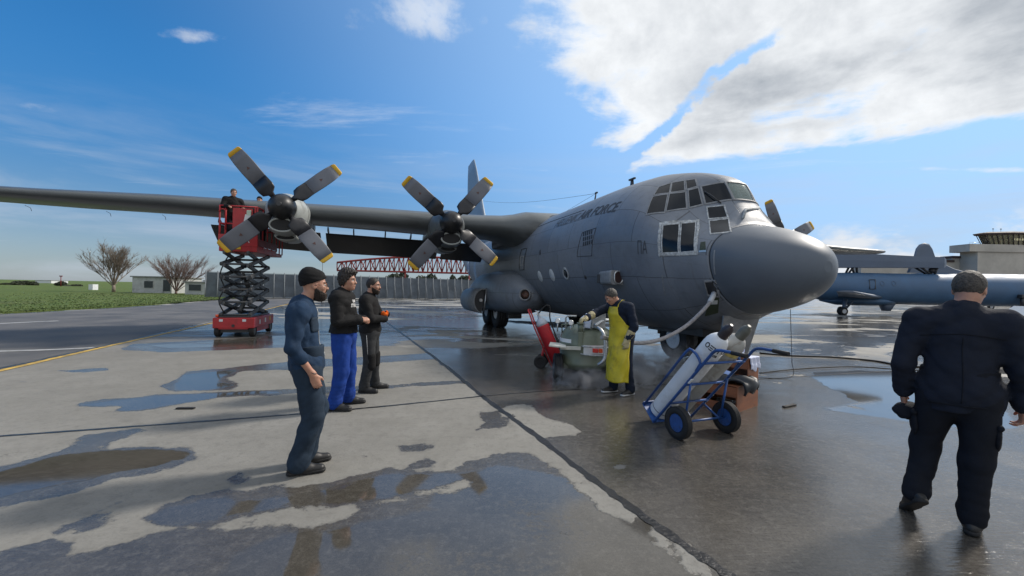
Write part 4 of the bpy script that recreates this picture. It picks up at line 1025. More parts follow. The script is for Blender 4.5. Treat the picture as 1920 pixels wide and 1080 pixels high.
# ---- wooden steps with cloths and bottle
M_ply = mat('varnished_plywood', (.24, .085, .035), .5, var=.25, scale=3, dirt=(.10, .04, .02), dscale=3, damt=.6, stretch=(1, 1, 4), bump=.2)
sx_ = V3((.79, .62, 0)).normalized()
WS_ = empty('wooden_step_stool', (3.13, 5.9, 0), math.atan2(sx_.y, sx_.x)); tag(WS_, 'brown plywood two tread step box behind the blue hand truck', 'step stool')
# local x: from low tread to tall tread, y: across, away from the camera
D_, W_, H1, H2 = .66, .62, .35, .70
for y in (0, W_-.02):
    mb = MB(); mb.prism([(0, 0), (D_, 0), (D_, H2), (D_*.5, H2), (D_*.5, H1), (0, H1)], 1, y, y+.018); mb.build('side_panel', M_ply, WS_)
mb = MB(); mb.box((D_*.25, W_/2, H1+.009), (D_*.5, W_+.02, .018)); mb.build('tread', M_ply, WS_)
mb = MB(); mb.box((D_*.75, W_/2, H2+.009), (D_*.5+.02, W_+.02, .018)); mb.build('tread', M_ply, WS_)
for z0, z1 in ((.0, .10), (.20, .34)):
    mb = MB(); mb.box((.005, W_/2, (z0+z1)/2), (.016, W_-.03, z1-z0)); mb.build('riser_board', M_ply, WS_)
for z0, z1 in ((.37, .47), (.56, .69)):
    mb = MB(); mb.box((D_*.5+.008, W_/2, (z0+z1)/2), (.016, W_-.03, z1-z0)); mb.build('riser_board', M_ply, WS_)
mb = MB(); mb.box((D_-.01, W_/2, H2/2), (.018, W_-.04, H2-.01)); mb.build('back_panel', M_ply, WS_)
WM = Matrix.Translation(WS_.location) @ Matrix.Rotation(WS_.rotation_euler.z, 4, 'Z')
def cloth(name, fn, nu, nv, mt, label, cat, thick=.004, sub=1):
    mb = MB(); g = [[WM @ fn(i/nu, j/nv) for j in range(nv+1)] for i in range(nu+1)]; grid_mb(g, mb); o = mb.build(name, mt, None, True); o.data.polygons.foreach_set('use_smooth', [True]*len(o.data.polygons))
    md = o.modifiers.new('s', 'SOLIDIFY'); md.thickness = thick; tag(o, label, cat); return o
def f_white(u, v):       # draped over the tall tread and down its camera side
    s = v*.52; x = D_*.52+u*D_*.46; y = .30-s; z = H2+.028
    if y < -.012: z += (y+.012)*1.; z = H2+.028-(-.012-y)*(1.-.25*abs(math.sin(u*5+1))); y = -.02-.012*math.sin(u*16)-(.01 if v > .8 else 0)
    return V3((x+.01*math.sin(v*9), y, z+.004*math.sin(u*14)*math.cos(v*11)))
cloth('cloth', f_white, 26, 30, mat('lilac_white_cloth', (.62, .66, .82), .8, var=.08, scale=12, bump=.3), 'white cloth draped over the top tread of the wooden steps', 'cloth')
def f_small(u, v): return V3((.05+u*.24+.02*math.sin(v*7), .18+v*.3, H1+.08+.05*math.sin(u*9+v*4)*math.sin(v*PI)+.06*u))
cloth('cloth', f_small, 18, 18, mat('pale_blue_cloth', (.34, .46, .75), .8, var=.1), 'crumpled pale blue cloth lying on the lower step', 'cloth')
def f_jack(u, v):
    x = -.06+u*.40; y = .45-v*.62; z = H1+.055+.035*math.sin(u*13+v*3)*math.cos(v*9)+.03*math.sin(u*PI)
    if y < -.03: k = -.03-y; z -= k*1.1*(1-.5*u); y = -.05-.05*math.sin(u*PI)-.03*math.sin(k*20)
    return V3((x+v*.10, y, z))
cloth('jacket', f_jack, 30, 34, mat('black_jacket_cloth', (.012, .016, .022), .55, var=.4, scale=10), 'black jacket thrown over the lower wooden step', 'jacket', .03)
pb_ = WM @ V3((D_*.60, .12, H2+.024))
BT = empty('water_bottle', pb_); tag(BT, 'small clear plastic water bottle standing on the wooden steps', 'bottle')
MB().lathe((0, 0, 0), (0, 0, 1), [(0, .028), (.004, .032), (.05, .031), (.055, .029), (.1, .032), (.14, .031), (.165, .018), (.18, .013), (.19, .013)], 20).build('bottle_body', mat('clear_plastic', (.8, .86, .92), .1, var=.02, trans=.75), BT)
MB().lathe((0, 0, .19), (0, 0, 1), [(0, .015), (.018, .015), (.02, .012)], 14).build('cap', M_white, BT)
MB().lathe((0, 0, .075), (0, 0, 1), [(0, .0325), (.045, .0325)], 20, cap=False).build('bottle_label', mat('bottle_label', (.45, .5, .75), .5), BT)

# ---- liquid oxygen cart
LC = empty('liquid_oxygen_cart', gp(1100, 716), R(-8)); d0 = LC.location; tag(LC, 'round olive green tank cart on small wheels, venting white vapour', 'tank cart')
M_ol = mat('olive_green_tank', (.15, .175, .13), .42, var=.15, scale=3, dirt=(.07, .075, .055), dscale=2, damt=.6)
TR = .50
mb = MB(); mb.lathe((0, .35, 0), (0, 0, 1), [(.18, .25), (.19, .40), (.22, .46), (.27, .49), (.30, TR+.015), (.34, TR+.015), (.36, TR), (.62, TR), (.64, TR+.012), (.68, TR+.012), (.70, TR), (.82, .48), (.90, .43), (.96, .34), (1.0, .22), (1.02, .05)], 48); mb.build('tank', M_ol, LC)
wheel('wheel', (-.52, .02, .245), .245, .17, LC, ax=(1, .12, 0), hub=M_pl2, hr=.5)
wheel('wheel', (.52, .02, .245), .245, .17, LC, ax=(1, -.12, 0), hub=M_pl2, hr=.5)
wheel('wheel', (.0, .95, .245), .245, .17, LC, ax=(1, 0, 0), hub=M_pl2, hr=.5)
mb = MB(); mb.box((0, .05, .27), (.9, .08, .08)); mb.box((0, .5, .22), (.1, 1.0, .08)); mb.build('cart_frame', M_ol, LC)
mb = MB(); mb.box((-.53, -.02, .645), (.30, .46, .03), Matrix.Rotation(R(4), 3, 'Y'), bev=.008); mb.box((-.30, -.16, .62), (.36, .04, .06)); mb.build('side_shelf', mat('chipped_white_shelf', (.55, .55, .5), .6, var=.15, dirt=(.2, .16, .1), dscale=8), LC)
mb = MB(); mb.loft([[V3(((TR+.004)*math.cos(a), .35+(TR+.004)*math.sin(a), z)) for a in np.linspace(R(185), R(235), 14)] for z in (.66, .76)], False, False, closed=False); mb.build('reflective_band', M_white, LC)
mb = MB(); mb.loft([[V3(((TR+.02)*math.cos(a), .35+(TR+.02)*math.sin(a), z)) for a in np.linspace(R(262), R(305), 14)] for z in (.52, .68)], False, False, closed=False); mb.build('number_plate', M_white, LC)
for z in (.52, .66): MB().tube([V3((-.14, -.10, z)), V3((-.05, -.22, z)), V3((.1, -.27, z)), V3((.3, -.24, z)), V3((.45, -.12, z))], .012, 6).build('bumper_rail', M_tapeed, LC)
MB().tube([V3((-.14, -.1, .52)), V3((-.14, -.1, .66))], .012, 6).build('bumper_rail', M_tapeed, LC)
mb = MB(); mb.box((.13, -.245, .60), (.10, .05, .07), bev=.01); mb.build('rear_lamp', M_redl, LC)
mb = MB(); mb.box((.22, -.24, .60), (.07, .05, .07), bev=.01); mb.build('rear_lamp', M_orange, LC)
mb = MB(); mb.box((-.13, -.13, .76), (.09, .05, .30), bev=.01); mb.cyl((-.13, -.10, .9), (-.13, -.1, 1.04), .05, n=14); mb.cyl((-.13, -.1, 1.04), (-.13, -.1, 1.07), .065, n=14); mb.build('valve_block', M_ol, LC)
mb = MB(); mb.tube([V3((-.40, .3, .93)), V3((-.40, .3, 1.12)), V3((-.36, .3, 1.16)), V3((-.2, .3, 1.16))], .017); mb.build('top_handle', M_tapeed, LC)
mb = MB(); mb.tube([V3((-.46, .25, .85)), V3((-.47, .25, 1.0)), V3((-.25, .2, 1.02)), V3((-.25, .2, .95))], .014); mb.build('top_pipe', M_ol, LC)
for k, (x, y, z) in enumerate(((-.55, .3, 1.06), (-.30, .1, 1.05))): mb = MB(); mb.cyl((x, y, z-.2), (x, y, z), .014, n=8); mb.lathe((x, y-.02, z), (0, -1, .1), [(0, .05), (.03, .05), (.035, .04)], 18); mb.build('pressure_gauge', M_alu, LC)
mb = MB(); mb.box((-.00, -.02, 1.10), (.12, .12, .26), Matrix.Rotation(R(8), 3, 'Y'), bev=.02); mb.tube([V3((-.06, -.05, 1.0)), V3((-.12, -.05, 1.03)), V3((-.12, -.05, 1.15)), V3((-.06, -.05, 1.19))], .012, 6); mb.build('white_jug', mat('pale_blue_jug', (.5, .58, .74), .4), LC)
mb = MB(); mb.box((.19, .05, 1.12), (.24, .20, .30), bev=.01); mb.build('control_box', M_alu2 if 'M_alu2' in globals() else mat('dull_alloy', (.36, .37, .37), .45, metal=.4, var=.2, scale=6), LC)
mb = MB(); mb.lathe((.14, -.055, 1.18), (0, -1, 0), [(0, .035), (.02, .035), (.022, .0)], 16); mb.cyl((.1, .0, 1.27), (.1, .0, 1.31), .02, n=8); mb.cyl((.16, .05, 1.27), (.16, .05, 1.32), .012, n=8); mb.build('control_knob', M_white, LC)
P = smooth_path([V3((.10, -.02, 1.0)), V3((.20, -.14, .98)), V3((.28, -.22, .85)), V3((.30, -.25, .66)), V3((.29, -.26, .5)), V3((.25, -.28, .42)), V3((.18, -.26, .36))], 5); MB().tube(P, .030, 10).build('silver_hose', mat('braided_steel', (.5, .52, .53), .35, metal=.8, var=.3, scale=60), LC)
MB().tube(smooth_path([V3((.12, -.1, 1.02)), V3((.3, .0, 1.12)), V3((.48, .1, 1.05)), V3((.55, .15, .9))], 5), .035, 10).build('side_hose', mat('braided_steel'), LC)

# ---- red wheeled extinguisher
fx_ = gp(1010, 690); EX = empty('wheeled_fire_extinguisher', V3((fx_.x+.12, fx_.y+.1, 0)), R(-12)); tag(EX, 'red trolley fire extinguisher with a pale grey neck leaning left of the tank cart', 'fire extinguisher')
LE = R(24); ex = lambda a, l, p=0.: V3((-l*math.sin(LE)+p*math.cos(LE), a, l*math.cos(LE)+p*math.sin(LE)))+V3((.22, 0, .04))
def along(mb, l0, l1, prof, n=28, p=0.):
    a = ex(0, l0, p); d = (ex(0, l1, p)-a).normalized(); return mb.lathe(a, d, prof, n)
mb = MB(); along(mb, .0, 1, [(0, .11), (.02, .135), (.86, .135), (.88, .13)], p=.1); mb.build('cylinder_cover', mat('red_fabric_cover', (.42, .012, .02), .6, var=.2, scale=5), EX)
mb = MB(); along(mb, .88, 1, [(0, .125), (.06, .12), (.12, .09), (.16, .05), (.2, .03), (.24, .03)], p=.1); mb.build('cylinder_neck', M_pl2b if 'M_pl2b' in globals() else mat('pale_grey_enamel', (.42, .46, .52), .4), EX)
mb = MB(); c_ = ex(0, 1.14, .1); mb.cyl(c_-V3((0, .06, 0)), c_+V3((0, .06, 0)), .02, n=8); mb.tube([c_, c_+V3((.0, 0, .05)), c_+V3((-.07, 0, .07))], .012); mb.build('valve', M_alu, EX)
for y in (-.12, .12):
    MB().tube([ex(y, .0, -.04), ex(y, .9, -.06), ex(y, 1.3, -.04)], .016).build('frame_rail', M_red, EX)
    MB().tube([ex(y, .45, -.05), V3((-.06, y, .14))], .014).build('frame_rail', M_red, EX)
    wheel('wheel', (-.06, y*1.5, .135), .135, .06, EX, hub=M_blk, hr=.5, tread=False)
MB().tube([ex(-.12, 1.3, -.04), ex(.12, 1.3, -.04)], .016).build('handle_bar', M_red, EX)
MB().tube([V3((-.06, -.2, .135)), V3((-.06, .2, .135))], .015).build('axle', M_red, EX)
MB().tube(smooth_path([ex(0, 1.14, .1), ex(.0, 1.28, .22)+V3((.1, 0, 0)), ex(0, 1.2, .34)+V3((.06, 0, 0)), ex(0, .95, .30), ex(0, .5, .27), ex(0, .1, .26)], 6), .014).build('hose', M_blk, EX)
MB().cyl(ex(0, .62, .27), ex(0, .05, .27), .02, .035, 12).build('discharge_horn', M_blk, EX)

# ---- filling hose between cart and aeroplane, cables on the ground
h_f, _ = hit(1338, 552); hp = PLM @ h_f
P = smooth_path([dp(1128, 632, 7.0), dp(1165, 640, 7.2), dp(1205, 643, 7.6), dp(1245, 634, 8.0), dp(1285, 612, hp.y-.25), dp(1315, 585, hp.y-.25), dp(1332, 565, hp.y-.15), hp+V3((0, -.02, .03))], 8)
fh = MB().tube(P, .036, 12).build('filling_hose', mat('grey_hose_sleeve', (.30, .29, .30), .6, var=.2, scale=20, bump=.4)); tag(fh, 'thick grey hose hanging from the nose filler to the green tank cart', 'hose')
MB().tube([P[-10], P[-5], P[-1]], .05, 12).build('hose_end_wrap', mat('pale_wrap', (.5, .52, .55), .5), fh)
for pts, r, lb in ((((1424,663),(1480,668),(1560,671),(1640,678),(1700,688),(1800,690)), .02, 'thick black cable lying across the wet concrete behind the step box'),
                  (((1424,700),(1500,692),(1600,688),(1700,694),(1850,700)), .008, 'thin dark wire lying on the concrete below the thick cable')):
    P = smooth_path([gp(*p)+V3((0, 0, r)) for p in pts], 8); o = MB().tube(P, r, 6).build('cable', M_blk); tag(o, lb, 'cable')
gw = PLM @ V3((-.3, .35, 1.35)); P = [gw, gw+V3((.02, -.02, -.7)), V3((gw.x+.05, gw.y, .3)), V3((gw.x-.1, gw.y-.2, .03)), V3((gw.x-.8, gw.y-.2, .02))]
o = MB().tube(smooth_path(P, 6), .006, 5).build('ground_wire', M_blk); tag(o, 'thin earthing wire hanging from the nose down to the ground', 'wire')
# bits of litter on the slab
for k, (px, py, a) in enumerate(((348, 767, .1), (1480, 762, .5))):
    p = gp(px, py); mb = MB(); mb.box((0, 0, .012), (.22 if k == 0 else .3, .05, .02), bev=.006); o = mb.build('rubber_scrap', M_blk); o.location = p; o.rotation_euler[2] = a
    tag(o, 'short black rubber scrap lying on the %s' % ('pale dry concrete left of the men' if k == 0 else 'wet concrete right of the hand truck'), 'scrap')

# ============================================================ FAR THINGS
M_fen = mat('fence_mesh_grey', (.10, .122, .15), .7, var=.25, scale=.8, dirt=(.08, .09, .10), dscale=.3, damt=.5, bump=.5, bscale=12)
M_fp = mat('fence_post_grey', (.17, .19, .21), .6)
M_bark = mat('pale_bark', (.19, .155, .125), .8, var=.3, scale=6)
def fence(p0, p1, n, h):
    F_ = empty('screen_fence', p0); tag(F_, None, 'fence'); d = (p1-p0)
    for i in range(n):
        a, b_ = d*(i/n), d*((i+1)/n); w_ = (b_-a).length; ang = math.atan2(d.y, d.x); c = (a+b_)/2
        rot = Matrix.Rotation(ang, 3, 'Z')
        mb = MB(); mb.box(c+V3((0, 0, h/2)), (w_-.06, .03, h-.1), rot); mb.box(c+V3((0, 0, .06)), (w_, .06, .08), rot); mb.box(c+V3((0, 0, h*.52)), (w_, .07, .06), rot); mb.box(c+V3((0, 0, h)), (w_, .06, .05), rot); mb.build('fence_panel', M_fen, F_)
        mb = MB(); mb.cyl(a, a+V3((0, 0, h+.15)), .06, n=8); nrm = rot @ V3((0, -1, 0)); mb.tube([a+V3((0, 0, h*.75)), a+nrm*.9], .035, 6); mb.build('fence_post', M_fp, F_)
    return F_
F1 = fence(gp(385, 557.5), gp(890, 560.5), 30, 2.95); F1['label'] = 'long grey blue screen fence with posts across the far edge of the apron'
# red truss structure
M_tr = mat('red_truss_paint', (.26, .035, .03), .6, var=.2)
TRS = empty('red_truss_frame', (0, 0, 0)); tag(TRS, 'long red steel truss gantry standing behind the grey fence', 'gantry')
Yt = 85.; 
def tp(px, py, dy=0.): return dp(px, py, Yt+dy)
def truss_side(dy):
    top_, botm = [], []
    N_ = 30
    for i in range(N_+1):
        px = 632+(900-632)*i/N_; top_.append(tp(px, 494-12*math.sin(PI*min(1, i/N_*1.0)*.8+.15), dy)); botm.append(tp(px, 507+6*(i/N_), dy))
    mb = MB(); mb.tube(top_, .2, 6); mb.tube(botm, .18, 6); mb.build('truss_chord', M_tr, TRS)
    mb = MB()
    for i in range(N_):
        mb.tube([top_[i], botm[i+1]] if i % 2 else [botm[i], top_[i+1]], .11, 4); mb.tube([top_[i], botm[i]], .11, 4)
    mb.build('truss_bracing', M_tr, TRS); return top_, botm
t1, b1_ = truss_side(0); t2, b2_ = truss_side(9)
mb = MB()
for i in range(0, len(t1), 1):
    mb.tube([t1[i], t2[i]], .1, 4); mb.tube([b1_[i], b2_[i]], .1, 4)
    if i+1 < len(t1): mb.tube([t1[i], t2[i+1]], .09, 4); mb.tube([b1_[i], t2[i+1]], .08, 4); mb.tube([b2_[i], t1[i+1]], .08, 4); mb.tube([b1_[i], t2[i]], .05, 4)
mb.build('truss_cross_bracing', M_tr, TRS)
for px in (645, 760, 880):
    for dy in (0, 9): a = tp(px, 505, dy); MB().tube([a, V3((a.x, a.y, 0))], .16, 6).build('truss_leg', M_tr, TRS)
# bare trees
def bare_tree(name, base, H, W, label, seed, flat=.3, mt=None, limbs=15, trunk_f=.16):
    rnd = random.Random(seed); T = empty(name, base); tag(T, label, 'tree'); trunk = MB(); crown = MB()
    def grow(p, d, L_, r, lv, mx_):
        P = [p]; dd = d.copy(); n = 4
        for i in range(n):
            dd = (dd+V3((rnd.uniform(-1, 1), rnd.uniform(-1, 1), rnd.uniform(-.5, .9)))*.10).normalized(); P.append(P[-1]+dd*(L_/n))
        crown.tube(P, [r*(1-.16*i) for i in range(n+1)], 5 if lv < 1 else 3, caps=False)
        if lv >= mx_: return
        for _ in range(rnd.randint(6, 8) if lv < 2 else rnd.randint(3, 4)):
            k = rnd.uniform(.3, 1)*n; i = min(int(k), n-1); q = P[i].lerp(P[i+1], k-i); a = rnd.uniform(0, 2*PI)
            nd = (d+V3((math.cos(a), math.sin(a), rnd.uniform(-.1, .55)))*rnd.uniform(.3, .7)).normalized(); grow(q, nd, L_*rnd.uniform(.38, .6), r*.55, lv+1, mx_)
    th = H*trunk_f; trunk.cyl((0, 0, 0), (0, 0, th), H*.035, H*.028, 8); trunk.build('trunk', mt or M_bark, T, False)
    for k in range(limbs):
        a = 2*PI*k/limbs*2.4; e = rnd.uniform(.1, .95); hx = W*.5*e; hz_ = (H-th)*math.sqrt(max(.02, 1-(e*(1-flat*.3))**2*.72)); d = V3((hx*math.cos(a), hx*math.sin(a), hz_*.85)); L0 = d.length*.80
        grow(V3((0, 0, th*rnd.uniform(.75, 1))), d.normalized(), L0, H*.011, 0, 3)
    crown.build('crown', mt or M_bark, T, False); return T
bp0 = gp(213, 548); kx = bp0.y/FPX
bare_tree('bare_tree', bp0, 84*kx, 98*kx, 'leafless round tree standing alone on the grass at left', 11)
bp1 = gp(330, 551.5); kx = bp1.y/FPX
bare_tree('bare_tree', bp1, 66*kx, 128*kx, 'wide spreading leafless tree in front of the low white building', 5, 1., mat('reddish_twigs', (.15, .10, .085), .8), 17, .08)
# low buildings left
M_wl = mat('weathered_white_wall', (.42, .43, .42), .8, var=.12, scale=1.5, dirt=(.2, .2, .19), dscale=1, damt=.7)
M_rf = mat('flat_roof_grey', (.22, .22, .22), .8)
M_win = mat('dark_window', (.03, .035, .04), .2)
def block(name, px0, px1, pyb, pyt, dep, label, wins=(), roof=True, wm=None, cat='building', door=None):
    a, b_ = gp(px0, pyb), gp(px1, pyb); Y = (a.y+b_.y)/2; x0, x1 = (px0-960)/FPX*Y, (px1-960)/FPX*Y; h = (pyb-pyt)*Y/FPX
    o = empty(name, ((x0+x1)/2, Y, 0)); tag(o, label, cat); w_ = x1-x0
    mb = MB(); mb.box((0, dep/2, h/2), (w_, dep, h)); mb.build('wall', wm or M_wl, o)
    if roof: mb = MB(); mb.box((0, dep/2, h+.08), (w_+.4, dep+.4, .16)); mb.build('roof', M_rf, o)
    for (u, v, ww, hh) in wins:
        f = MB(); f.box((-w_/2+u*w_, -.02, v*h), (ww*w_+.12, .06, hh*h+.12)); f = f.build('window', M_wl if wm is None else M_white, o)
        g = MB(); g.box((-w_/2+u*w_, -.055, v*h), (ww*w_, .02, hh*h)); g.build('pane', M_win, f)
    if door: mb = MB(); mb.box((-w_/2+door[0]*w_, -.03, h*.4), (door[1]*w_, .05, h*.78)); mb.build('door', mat('blue_door', (.05, .13, .30), .5), o)
    return o
block('low_building', 248, 322, 550, 520, 6, 'weathered low flat roofed building partly behind the spreading bare tree', ((.42, .55, .22, .42), (.88, .5, .18, .7)))
block('site_cabin', 347, 385, 553, 530, 3, 'small white cabin with a dark wide window beside the fence', ((.5, .6, .6, .5),), roof=True)
block('guard_hut', 385, 409, 553, 528, 2.5, 'small bright white hut with a blue door at the fence end', ((.38, .6, .3, .42),), wm=M_white, door=(.82, .2))
block('white_cabinet', 166, 174, 544, 533, 1, 'tiny white cabinet standing alone on the grass', (), roof=False, wm=M_white, cat='cabinet')
block('far_shed', 66, 96, 531, 526, 8, 'distant long white shed on the far left horizon', (), wm=M_white)
block('far_hall', 385, 425, 545, 519, 8, 'grey blue hall standing behind the small white hut', (), wm=M_fen)
# dark round shrubs and hedges far off
def leafy(name, base, rx_, rz_, n, label, cat, seed, mt, ry_=None, trunk_h=0., leaf=.25):
    rnd = random.Random(seed); T = empty(name, base); tag(T, label, cat); mb = MB(); ry_ = ry_ or rx_
    lobes = [(V3((rnd.uniform(-.6, .6)*rx_, rnd.uniform(-.6, .6)*ry_, trunk_h+rz_*rnd.uniform(.5, 1.35))), rnd.uniform(.35, .6)) for _ in range(9)]
    for i in range(n):
        c, s = rnd.choice(lobes); d = V3((rnd.gauss(0, 1), rnd.gauss(0, 1), rnd.gauss(0, 1))).normalized()*rnd.random()**.4
        p = c+V3((d.x*rx_*s, d.y*ry_*s, d.z*rz_*s)); p.z = max(p.z, .02)
        l_ = leaf*rnd.uniform(.6, 1.4); u = V3((rnd.gauss(0, 1), rnd.gauss(0, 1), rnd.gauss(0, 1))).normalized(); w_ = u.orthogonal().normalized()
        mb.add([p-u*l_, p+w_*l_*.6, p+u*l_, p-w_*l_*.6], [(0, 1, 2, 3)])
    mb.build('crown', mt, T, False); mb = MB(); mb.cyl((0, 0, 0), (0, 0, trunk_h+rz_*.8), .04*rz_+.05, n=6); mb.build('trunk', M_bark, T); return T
M_eg = mat('evergreen_leaves', (.018, .034, .018), .7, var=.5, scale=1.2)
for i, (px, pw) in enumerate(((735, 28), (768, 22), (800, 20), (848, 10), (868, 14), (885, 12))):
    Y = 105+i*2.; x = (px-960)/FPX*Y; z = 1.64+(540-512)*Y/FPX
    leafy('evergreen_tree', (x, Y, 0), pw*Y/FPX, z*.5, 2600, ('dark evergreen tree behind the fence, leftmost of the row under the gantry', 'dark evergreen tree behind the fence, second from left under the gantry', 'dark evergreen tree behind the fence, third from left under the gantry', 'small dark evergreen behind the fence left of the tail', 'small dark evergreen behind the fence touching the tail', 'small dark evergreen behind the fence, rightmost by the tail')[i], 'tree', 30+i, M_eg, leaf=.4)
for i, (px, py, pw, ph, lb) in enumerate(((35, 530, 16, 8, 'low dark shrub on the far left horizon'), (58, 531, 11, 6, 'small brown bush right of the low dark shrub'), (113, 533, 9, 8, 'brown bush under the far red beacon'), (10, 530, 14, 3, 'flat hedge at the far left edge'), (140, 531, 18, 2.5, 'long flat hedge right of the far beacon'))):
    b_ = gp(px, py); b_ = b_*(120/b_.y); b_.z = 0; leafy('far_bush', b_, pw*.5*120/FPX*1.6, ph*.62*120/FPX, 1500, lb, 'bush', 50+i, mat('far_bush_leaves', (.045, .055, .035), .8, var=.4), leaf=.25)
b_ = gp(114, 533); b_ = b_*(110/b_.y); BE = empty('beacon_mast', (b_.x, b_.y, 0)); tag(BE, 'thin red and white beacon mast on the left horizon', 'mast'); MB().cyl((0, 0, 0), (0, 0, 2.6), .09, n=6).build('mast', M_redd, BE); mb = MB(); mb.box((0, 0, 2.7), (.7, .2, .25)); mb.build('beacon_head', M_redd, BE)
p_ = gp(604, 560); Y = 40.; x = (604-960)/FPX*Y
LP_ = empty('lamp_mast', (x, Y, 0)); tag(LP_, 'thin dark mast rising above the fence between the two standing men', 'mast'); MB().cyl((0, 0, 0), (0, 0, 4.1), .035, .02, 6).build('pole', M_dk, LP_); MB().sph((0, 0, 4.12), .07).build('lamp_head', M_redl, LP_)

# ---- control tower and terminal at right
M_con = mat('aged_white_concrete', (.46, .43, .38), .8, var=.15, scale=.15, dirt=(.33, .31, .28), dscale=.12, damt=.6)
M_gls2 = mat('tower_glass', (.75, .68, .42), .1, var=.15, scale=.3, trans=.75)
M_brwn = mat('dark_brown_roof', (.06, .04, .038), .7)
Yt_ = 150.; k_ = Yt_/FPX; hz = lambda px: 542.2+(px-960)*.01991
def tz(px, py): return CAM_H+(hz(px)-py)*k_
def tx(px): return (px-960)*k_
TW = empty('control_tower', (tx(1890), Yt_, 0)); tag(TW, 'pale concrete control tower with a glazed cab behind the blue jet', 'control tower')
X = lambda px: tx(px)-tx(1890); x0 = X(1832)
mb = MB(); mb.box(((X(1832)+X(1990))/2, 3, tz(1890, 470)/2), (X(1990)-X(1832), 6, tz(1890, 470))); mb.build('shaft', M_con, TW)
mb = MB(); z0, z1 = tz(1850, 472), tz(1850, 458); mb.box(((X(1814)+X(2010))/2, 3, (z0+z1)/2), (X(2010)-X(1814), 7, z1-z0)); mb.build('balcony_slab', M_con, TW)
zb_, zt_ = tz(1870, 459), tz(1870, 439); cx_ = (1900-960)*(Yt_+3)/FPX-tx(1890); w0, w1 = 57*k_, 67*k_
def oct_(w_, z, yy=3): return [V3((cx_+w_*math.cos(a)*1.02, yy+w_*.35*math.sin(a), z)) for a in np.linspace(PI/8, 2*PI+PI/8, 9)[:-1]]
mb = MB(); mb.loft([oct_(w0*.96, zb_), oct_(w1*.96, zt_)], smooth=False); mb.build('cab_glazing', M_gls2, TW)
mb = MB(); 
A0, A1 = oct_(w0, zb_), oct_(w1, zt_)
for i in range(8):
    for t in (0, .2, .4, .6, .8): mb.tube([A0[i].lerp(A0[(i+1) % 8], t), A1[i].lerp(A1[(i+1) % 8], t)], .16, 4)
mb.build('cab_mullions', M_brwn, TW)
mb = MB(); mb.loft([oct_(w1*1.06, zt_-.1), oct_(w1*1.10, zt_+.5), oct_(w1*.9, zt_+1.0)], smooth=False); mb.build('cab_roof', M_brwn, TW)
mb = MB(); mb.box((cx_-.3, 3, zb_+1.0), (8, 2, 2)); mb.build('cab_desk', M_brwn, TW)
for px in (1878, 1893): mb = MB(); mb.cyl((X(px), 3, zt_+.8), (X(px), 3, zt_+2.4), .05, n=5); mb.box((X(px), 3, zt_+2.3), (.5, .1, .3)); mb.build('roof_antenna', M_dk, TW)
mb = MB()
for x in np.linspace(X(1814), X(1830), 4): mb.cyl((x, -.45, tz(1850, 458)), (x, -.45, tz(1850, 455)), .04, n=4)
mb.tube([(X(1814), -.45, tz(1850, 455)), (X(1835), -.45, tz(1850, 455))], .04, 4); mb.build('balcony_railing', M_alu, TW)
TB = empty('terminal_building', (tx(1770), Yt_+6, 0)); tag(TB, 'long low pale concrete building left of the control tower', 'building')
X = lambda px: tx(px)-tx(1770)
for (p0, p1, py) in ((1640, 1705, 499), (1705, 1772, 496), (1768, 1845, 489), (1818, 1845, 481)):
    mb = MB(); h = tz((p0+p1)/2, py); mb.box(((X(p0)+X(p1))/2, 2+(p0 == 1818)*.1, h/2), (X(p1)-X(p0)-.01, 4, h)); mb.build('wall', M_con, TB)
for (p0, p1, py) in ((1768, 1820, 487), (1816, 1834, 479.5)): mb = MB(); h = tz((p0+p1)/2, py); mb.box(((X(p0)+X(p1))/2, 1.9, h), (X(p1)-X(p0), 4.6, .8)); mb.build('roof', M_brwn, TB)


# ---- blue surveillance jet (nose to the right)
M_jet = mat('blue_jet_paint', (.05, .115, .215), .55, var=.12, scale=.6, dirt=(.03, .065, .13), dscale=.5, damt=.5)
M_jetg = mat('grey_blue_radar_skin', (.095, .13, .19), .5, var=.08, scale=.5)
Yj = 38.; kj = Yj/FPX
def jx(px): return (px-960)*kj
def jz(px, py): return CAM_H+(hz(px)-py)*kj
JT = empty('surveillance_jet', (jx(1700), Yj, 0)); tag(JT, 'dark blue jet with a long radar beam on struts above its fuselage', 'airplane')
X = lambda px: jx(px)-jx(1700)
zt_, zb_ = jz(1700, 513), jz(1700, 571); zc_, rr_ = (zt_+zb_)/2, (zt_-zb_)/2
rg = []
for px, r, dz in ((1380, .12, .55), (1430, .55, .45), (1500, 1.0, .22), (1550, 1.25, .05), (1600, rr_, 0), (1750, rr_, 0), (1950, rr_, 0), (2150, rr_, 0), (2230, rr_*.85, -.1), (2290, rr_*.45, -.3), (2310, .1, -.4)):
    rg.append([V3((X(px), r*math.cos(a), zc_+dz+r*math.sin(a))) for a in np.linspace(0, 2*PI, 41)[:-1]])
MB().loft(rg).build('fuselage', M_jet, JT)
